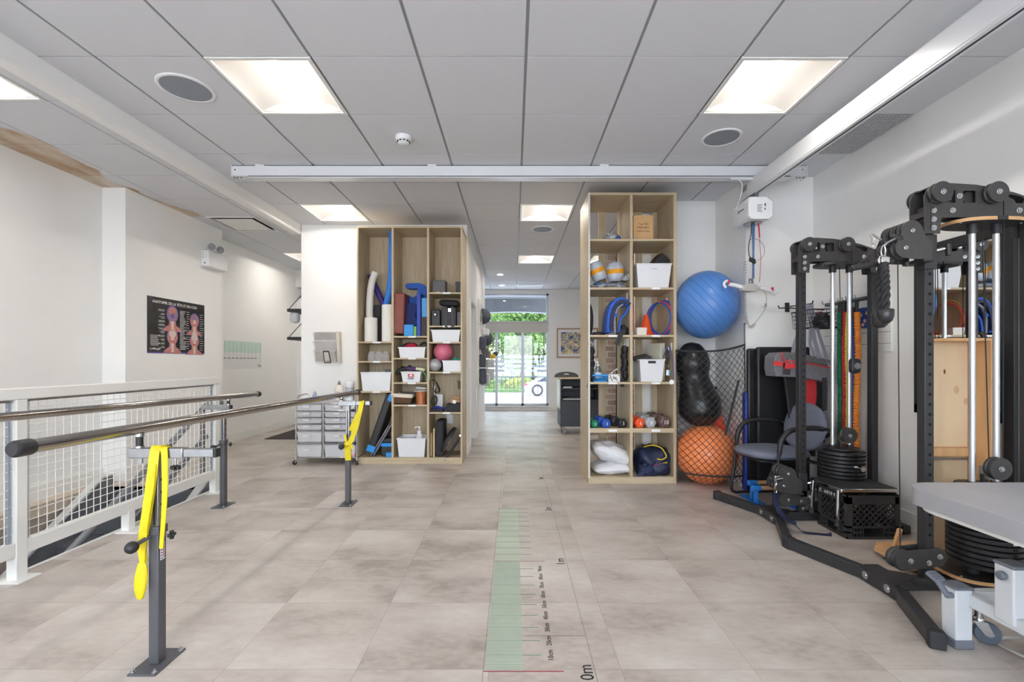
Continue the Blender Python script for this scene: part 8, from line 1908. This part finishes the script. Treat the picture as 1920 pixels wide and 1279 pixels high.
kb = MB().box(kx0, ky0, zb, kx0+.02, ky1, kz1).box(kx1-.02, ky0, zb, kx1, ky1, kz1).box(kx0, ky1-.02, zb, kx1, ky1, kz1).box(kx0, ky0, zb, kx1, ky1, zb+.02).box(kx0, ky0, Z_(752, 7.75), kx1, ky1, Z_(752, 7.75)+.02).box(kx0, ky0, Z_(730, 7.75), kx1, ky1, Z_(730, 7.75)+.02)
kb.build('carcass', M_dkc, t, bevel=0.002)
MB().box(kx0-.02, ky0-.01, kz1, kx1+.02, ky1+.01, kz1+.025).build('top', mat('pale_wood_top', (214, 194, 160), 0.5, noise=(8, 0.1)), t, bevel=0.003)
dd = MB().box(kx0+.005, ky0-.018, zb+.01, kx1-.005, ky0, Z_(752, 7.75)-.003).build('door', M_dkc, t, bevel=0.003)
MB().cyl((kx0+.36, ky0-.018, Z_(769, 7.75)), (kx0+.36, ky0-.036, Z_(769, 7.75)), 0.012, n=14).build('knob', M_chrome, dd)
MB().box(kx0-.012, ky0+.02, Z_(768, 7.75), kx0-.001, ky1-.02, kz1-.01).build('side_panel', M_mint, t, bevel=0.003)
MB().box(kx0+.05, ky0+.03, Z_(752, 7.75)+.02, kx0+.5, ky1-.05, Z_(752, 7.75)+.035).build('paper_stack', M_tag, t); MB().box(kx0+.05, ky0+.05, Z_(730, 7.75)+.02, kx0+.2, ky1-.1, Z_(730, 7.75)+.04).build('paper_stack', M_tag, t)
for xx in (kx0+.06, kx1-.06):
    for yy in (ky0+.06, ky1-.06): caster(t, xx, yy, 0.045, 0.12, -60, mat('pale_caster_tyre', (170, 170, 174), 0.5, noise=(10, 0.1)))
t = thing('carry_board', 'dark rounded board with a hand slot standing on the rolling cabinet', 'board', (kx0+.2, 7.95, kz1+.025))
zc_ = kz1+.025
MB().prism([(-.21, 0)] + [(-.21*math.cos(a), .095*math.sin(a)**.8) for a in [PI*k/18 for k in range(1, 18)]] + [(.21, 0)], ((X_(1062, 7.95), 7.95, zc_), (1,0,0), (0,0,1), (0,1,0)), -.012, .012, [[(-.055+.11*k/8 if k < 9 else 0, .045+.022*math.sin(PI*k/8)) for k in range(9)]]).build('board', mat('charcoal_plastic', (74, 76, 78), 0.5, noise=(20, 0.08)), t, bevel=0.003)
# ================================================================= outside
M_conc = mat('concrete', (150, 153, 158), 0.85, noise=(2, 0.12), bump=(40, 0.2)); M_road = mat('road_asphalt', (196, 198, 204), 0.9, noise=(4, 0.08)); M_lawn = mat('lawn_green', (74, 104, 52), 0.9, noise=(4, 0.3), bump=(60, 0.6)); M_fence = mat('grey_fence', (84, 90, 94), 0.6, noise=(8, 0.1))
struct(MB().box(-30, 11.6, -0.86, 30, 60, -0.66).build('ground', M_road, flat=True))
struct(MB().box(-4.4, 11.6, -0.66, 5, 12.9, -0.02).build('balcony_floor', M_conc, flat=True))
tag(MB().box(-30, 27.5, -0.66, 30, 60, -0.5).build('lawn', M_lawn, flat=True), 'green lawn across the street beyond the far window', 'lawn', kind='structure')
ar = [(-4.0, 3.3), (-4.0, 2.3)] + [(-2.2+4.4*k/20, 2.42+0.16*math.sin(PI*k/20)) for k in range(21)] + [(4.5, 2.3), (4.5, 3.3)]
struct(MB().prism(ar, ((0,0,0),(1,0,0),(0,0,1),(0,1,0)), 12.6, 12.9).build('trim_6', M_conc, flat=True))
struct(MB().box(-4.4, 11.6, 2.92, 5, 12.9, 3.1).build('trim_7', M_conc, flat=True))
t = thing('balcony_railing', 'thin dark balcony railing with vertical bars outside the far window', 'railing', (0, 12.75, 0))
MB().box(-2.5, 12.72, Z_(706.5, 12.75)-.02, 2.5, 12.78, Z_(706.5, 12.75)+.01).build('top_rail', mat('grey_rail_paint', (146, 152, 160), 0.5, noise=(10, 0.05)), t)
MB().box(-2.5, 12.735, 0.03, 2.5, 12.765, 0.06).build('bottom_rail', mat('grey_rail_paint'), t)
for k in range(34): MB().cyl((-1.9+0.112*k, 12.75, -0.02), (-1.9+0.112*k, 12.75, Z_(706.5, 12.75)), 0.008, n=6).build('bar', mat('dark_railing_paint', (84, 88, 94), 0.5, noise=(10, 0.05)), t)
t = thing('street_fence', 'long grey slatted fence across the street below the trees', 'fence', (0, 30, 0))
for k in range(4): MB().box(-14, 30, 0.50+0.30*k, 14, 30.05, 0.68+0.30*k).build('slat', M_fence, t)
for k in range(9): MB().box(-13.8+3.4*k, 30.05, -0.55, -13.65+3.4*k, 30.2, 1.65).build('post', M_fence, t)
# car
Yc_ = 24.6; cz = 0.34
t = thing('parked_car', 'white parked car partly visible beyond the balcony bars', 'car', (2.6, Yc_+.8, -0.66))
M_carp = mat('white_car_paint', (196, 200, 206), 0.25, noise=(2, 0.01), coat=0.6); M_cgl = mat('dark_car_glass', (60, 70, 78), 0.1, noise=(2, 0.1))
prof = spline([(-1.5, -0.72, 0), (-1.62, -0.42, 0), (-1.52, -0.12, 0), (-1.15, 0.02, 0), (-0.5, 0.38, 0), (0.6, 0.45, 0), (1.6, 0.32, 0), (2.3, -0.05, 0), (2.75, -0.3, 0), (2.75, -0.72, 0)], 4)
car_x = 2.22
MB().prism([(car_x+p_.x, p_.y) for p_ in prof], ((0,0,cz-.26),(1,0,0),(0,0,1),(0,1,0)), Yc_, Yc_+1.7).build('body', M_carp, t, bevel=0.06, seg=3)
MB().prism([(car_x-1.0, 0.08), (car_x-0.45, 0.38), (car_x+0.4, 0.43), (car_x+0.4, 0.08)], ((0,0,cz-.3),(1,0,0),(0,0,1),(0,1,0)), Yc_-.012, Yc_+.01).build('side_window', M_cgl, t); MB().prism([(car_x+0.5, 0.08), (car_x+0.5, 0.43), (car_x+1.4, 0.33), (car_x+1.9, 0.08)], ((0,0,cz-.3),(1,0,0),(0,0,1),(0,1,0)), Yc_-.012, Yc_+.01).build('side_window', M_cgl, t)
MB().box(car_x-1.66, Yc_-.02, -0.08, car_x-1.45, Yc_+.5, 0.0).build('tail_light', mat('tail_light_red', (206, 60, 66), 0.3, noise=(10, 0.1)), t)
for xx in (car_x-0.95, car_x+1.75):
    w_ = MB().lathe([(0.2, 0), (0.31, 0.0), (0.325, 0.03), (0.325, 0.18), (0.31, 0.2), (0, 0.2)], (xx, Yc_-.02, -0.335), 30, axis=(0,1,0)).build('tyre', M_rubber, t)
    hb = MB().lathe([(0.0, 0.0), (0.05, -0.01), (0.06, 0.02), (0.19, 0.03), (0.21, 0.0), (0.21, 0.06)], (xx, Yc_-.05, -0.335), 30, axis=(0,1,0))
    for k in range(5): hb.cbox((xx+0.115*math.cos(2*PI*k/5), Yc_-.045, -0.335+0.115*math.sin(2*PI*k/5)), (0.18, 0.02, 0.06), Matrix.Rotation(-2*PI*k/5, 3, 'Y'))
    hb.build('rim', mat('alloy_rim', (190, 194, 198), 0.3, 0.6, noise=(10, 0.05)), w_)
# trees
def tree_leaf_mat(name, a, b_):
    m = bpy.data.materials.new(name); m.use_nodes = True; nt = m.node_tree; p = nt.nodes['Principled BSDF']; p.inputs['Roughness'].default_value = 0.55
    tc = nt.nodes.new('ShaderNodeTexCoord'); n = nt.nodes.new('ShaderNodeTexNoise'); n.inputs['Scale'].default_value = 1.6; n.inputs['Detail'].default_value = 6; nt.links.new(tc.outputs['Object'], n.inputs['Vector'])
    r = nt.nodes.new('ShaderNodeValToRGB'); r.color_ramp.elements[0].position = .35; r.color_ramp.elements[0].color = rgb(*a); r.color_ramp.elements[1].position = .65; r.color_ramp.elements[1].color = rgb(*b_)
    nt.links.new(n.outputs['Fac'], r.inputs[0]); nt.links.new(r.outputs[0], p.inputs['Base Color'])
    tr = nt.nodes.new('ShaderNodeBsdfTranslucent'); nt.links.new(r.outputs[0], tr.inputs[0]); mx = nt.nodes.new('ShaderNodeMixShader'); mx.inputs[0].default_value = .4
    nt.links.new(p.outputs[0], mx.inputs[1]); nt.links.new(tr.outputs[0], mx.inputs[2]); nt.links.new(mx.outputs[0], nt.nodes['Material Output'].inputs[0])
    return m
LM = [tree_leaf_mat('bright_green_leaf', (88, 126, 54), (142, 170, 88)), tree_leaf_mat('yellow_green_leaf', (110, 136, 58), (176, 184, 110)), tree_leaf_mat('mid_green_leaf', (70, 110, 56), (120, 152, 82))]
def tree(x, y, h, r, k, label):
    t = thing('street_tree', label, 'tree', (x, y, -0.6), 'leafy trees across the street'); rr = random.Random(k*17+3)
    MB().tube([(x, y, -0.7), (x+.05, y, h*.3), (x-.05, y, h*.6)], [0.2, 0.15, 0.08], 8).build('trunk', mat('tree_bark', (92, 78, 66), 0.9, noise=(20, 0.3)), t)
    lf = MB(); cl = [(x+rr.gauss(0, r*.5), y+rr.gauss(0, r*.35), h*.48+rr.gauss(0, h*.2), r*rr.uniform(.3, .55)) for _ in range(26)]
    vs = []; fs = []
    for i in range(15000):
        c = cl[i % len(cl)]; d = Vector((rr.gauss(0,1), rr.gauss(0,1), rr.gauss(0,1))).normalized()*c[3]*rr.random()**.35
        p = Vector(c[:3]) + d; a = Vector((rr.gauss(0,1), rr.gauss(0,1), rr.gauss(0,1))).normalized(); b_ = a.orthogonal().normalized(); s = rr.uniform(.07, .15); n0 = len(vs)
        vs += [p+a*s, p+b_*s*.55, p-a*s, p-b_*s*.55]; fs.append((n0, n0+1, n0+2, n0+3))
    lf.add(vs, fs)
    lf.build('foliage', LM[k % 3], t, flat=True)
for k, (x, y, h, r, l) in enumerate(((-6.2, 33, 8.2, 2.6, 'leafy street tree farthest to one side beyond the corridor wall'), (-2.6, 35, 8.8, 2.7, 'yellow-green street tree behind the first window panel'), (0.6, 32.6, 8.0, 2.4, 'mid green street tree behind the middle window panel'), (3.6, 34.5, 8.8, 2.7, 'bright green street tree behind the last window panel'), (-4.6, 41, 12, 4.0, 'tall pale tree at the back of the street trees'), (1.8, 43, 12.5, 4.2, 'tall mid green tree at the back, above the fence'), (7.2, 38, 10, 3.4, 'wide street tree seen past the window edge'))):
    tree(x, y, h, r, k, l)
for k in range(3):
    x = -4.2 + 2.3*k; t = thing('hedge_shrub', ['low green shrub by the street fence, hidden behind the corridor wall', 'low green shrub by the street fence at the window edge', 'low green shrub by the street fence behind the first window panel'][k], 'shrub', (x, 29.3, -0.5), 'shrubs along the street fence')
    rr = random.Random(k+77); lf = MB(); vs = []; fs = []
    for i in range(1200):
        d = Vector((rr.gauss(0,1), rr.gauss(0,1), abs(rr.gauss(0,1)))).normalized(); p = Vector((x, 29.3, -0.5)) + Vector((d.x*1.1, d.y*.5, d.z*.75))*rr.random()**.3
        a = Vector((rr.gauss(0,1), rr.gauss(0,1), rr.gauss(0,1))).normalized(); b_ = a.orthogonal().normalized(); s = rr.uniform(.04, .08); n0 = len(vs)
        vs += [p+a*s, p+b_*s*.6, p-a*s, p-b_*s*.6]; fs.append((n0, n0+1, n0+2, n0+3))
    lf.add(vs, fs); lf.build('foliage', LM[(k+2) % 3], t, flat=True)
struct(MB().box(-4.6, -3.8, 3.1, 5.5, 12.9, 3.2).build('sun_block_slab', M_conc, flat=True))  # unseen slab added above the ceiling to stop sun leaking in
# ================================================================= camera, world, sun
cam = bpy.data.cameras.new('camera'); co = bpy.data.objects.new('camera', cam); COL.objects.link(co)
cam.sensor_width = 36.0; cam.sensor_fit = 'HORIZONTAL'; cam.lens = 36.0 * F / 1920.0
cam.shift_x = (960.0 - CX) / 1920.0; cam.shift_y = (CY - 639.5) / 1920.0
co.location = (0, 0, H); co.rotation_euler = (PI/2, 0, 0); cam.clip_start = 0.02; cam.clip_end = 300
SC.camera = co
w = bpy.data.worlds.new('world'); SC.world = w; w.use_nodes = True; nt = w.node_tree
bg = nt.nodes['Background']
sky = nt.nodes.new('ShaderNodeTexSky'); sky.sky_type = 'NISHITA'; sky.sun_disc = False; sky.sun_elevation = math.radians(52); sky.sun_rotation = math.radians(120)
sky.air_density = 1.0; sky.dust_density = 2.0; sky.ozone_density = 1.0
mx = nt.nodes.new('ShaderNodeMix'); mx.data_type = 'RGBA'; mx.inputs[0].default_value = 0.6
nt.links.new(sky.outputs[0], mx.inputs[6]); mx.inputs[7].default_value = (5.8, 6.2, 6.9, 1)
nt.links.new(mx.outputs[2], bg.inputs[0]); bg.inputs[1].default_value = 1.4
sn = bpy.data.lights.new('sun', 'SUN'); so = bpy.data.objects.new('sun', sn); COL.objects.link(so)
sn.energy = 4.5; sn.angle = 0.01; sn.color = (1, 0.95, 0.86)
so.rotation_euler = Vector((-0.55, -0.2, -0.8)).to_track_quat('-Z', 'Y').to_euler()
v = SC.view_settings; v.view_transform = 'Standard'; v.look = 'None'; v.exposure = 0.18; v.gamma = 1.0; v.use_curve_mapping = False
SC.cycles.use_denoising = True
SC.cycles.max_bounces = 10; SC.cycles.diffuse_bounces = 8; SC.cycles.glossy_bounces = 4; SC.cycles.transmission_bounces = 6; SC.cycles.transparent_max_bounces = 16
SC.cycles.caustics_reflective = False; SC.cycles.caustics_refractive = False; SC.cycles.sample_clamp_indirect = 6.0
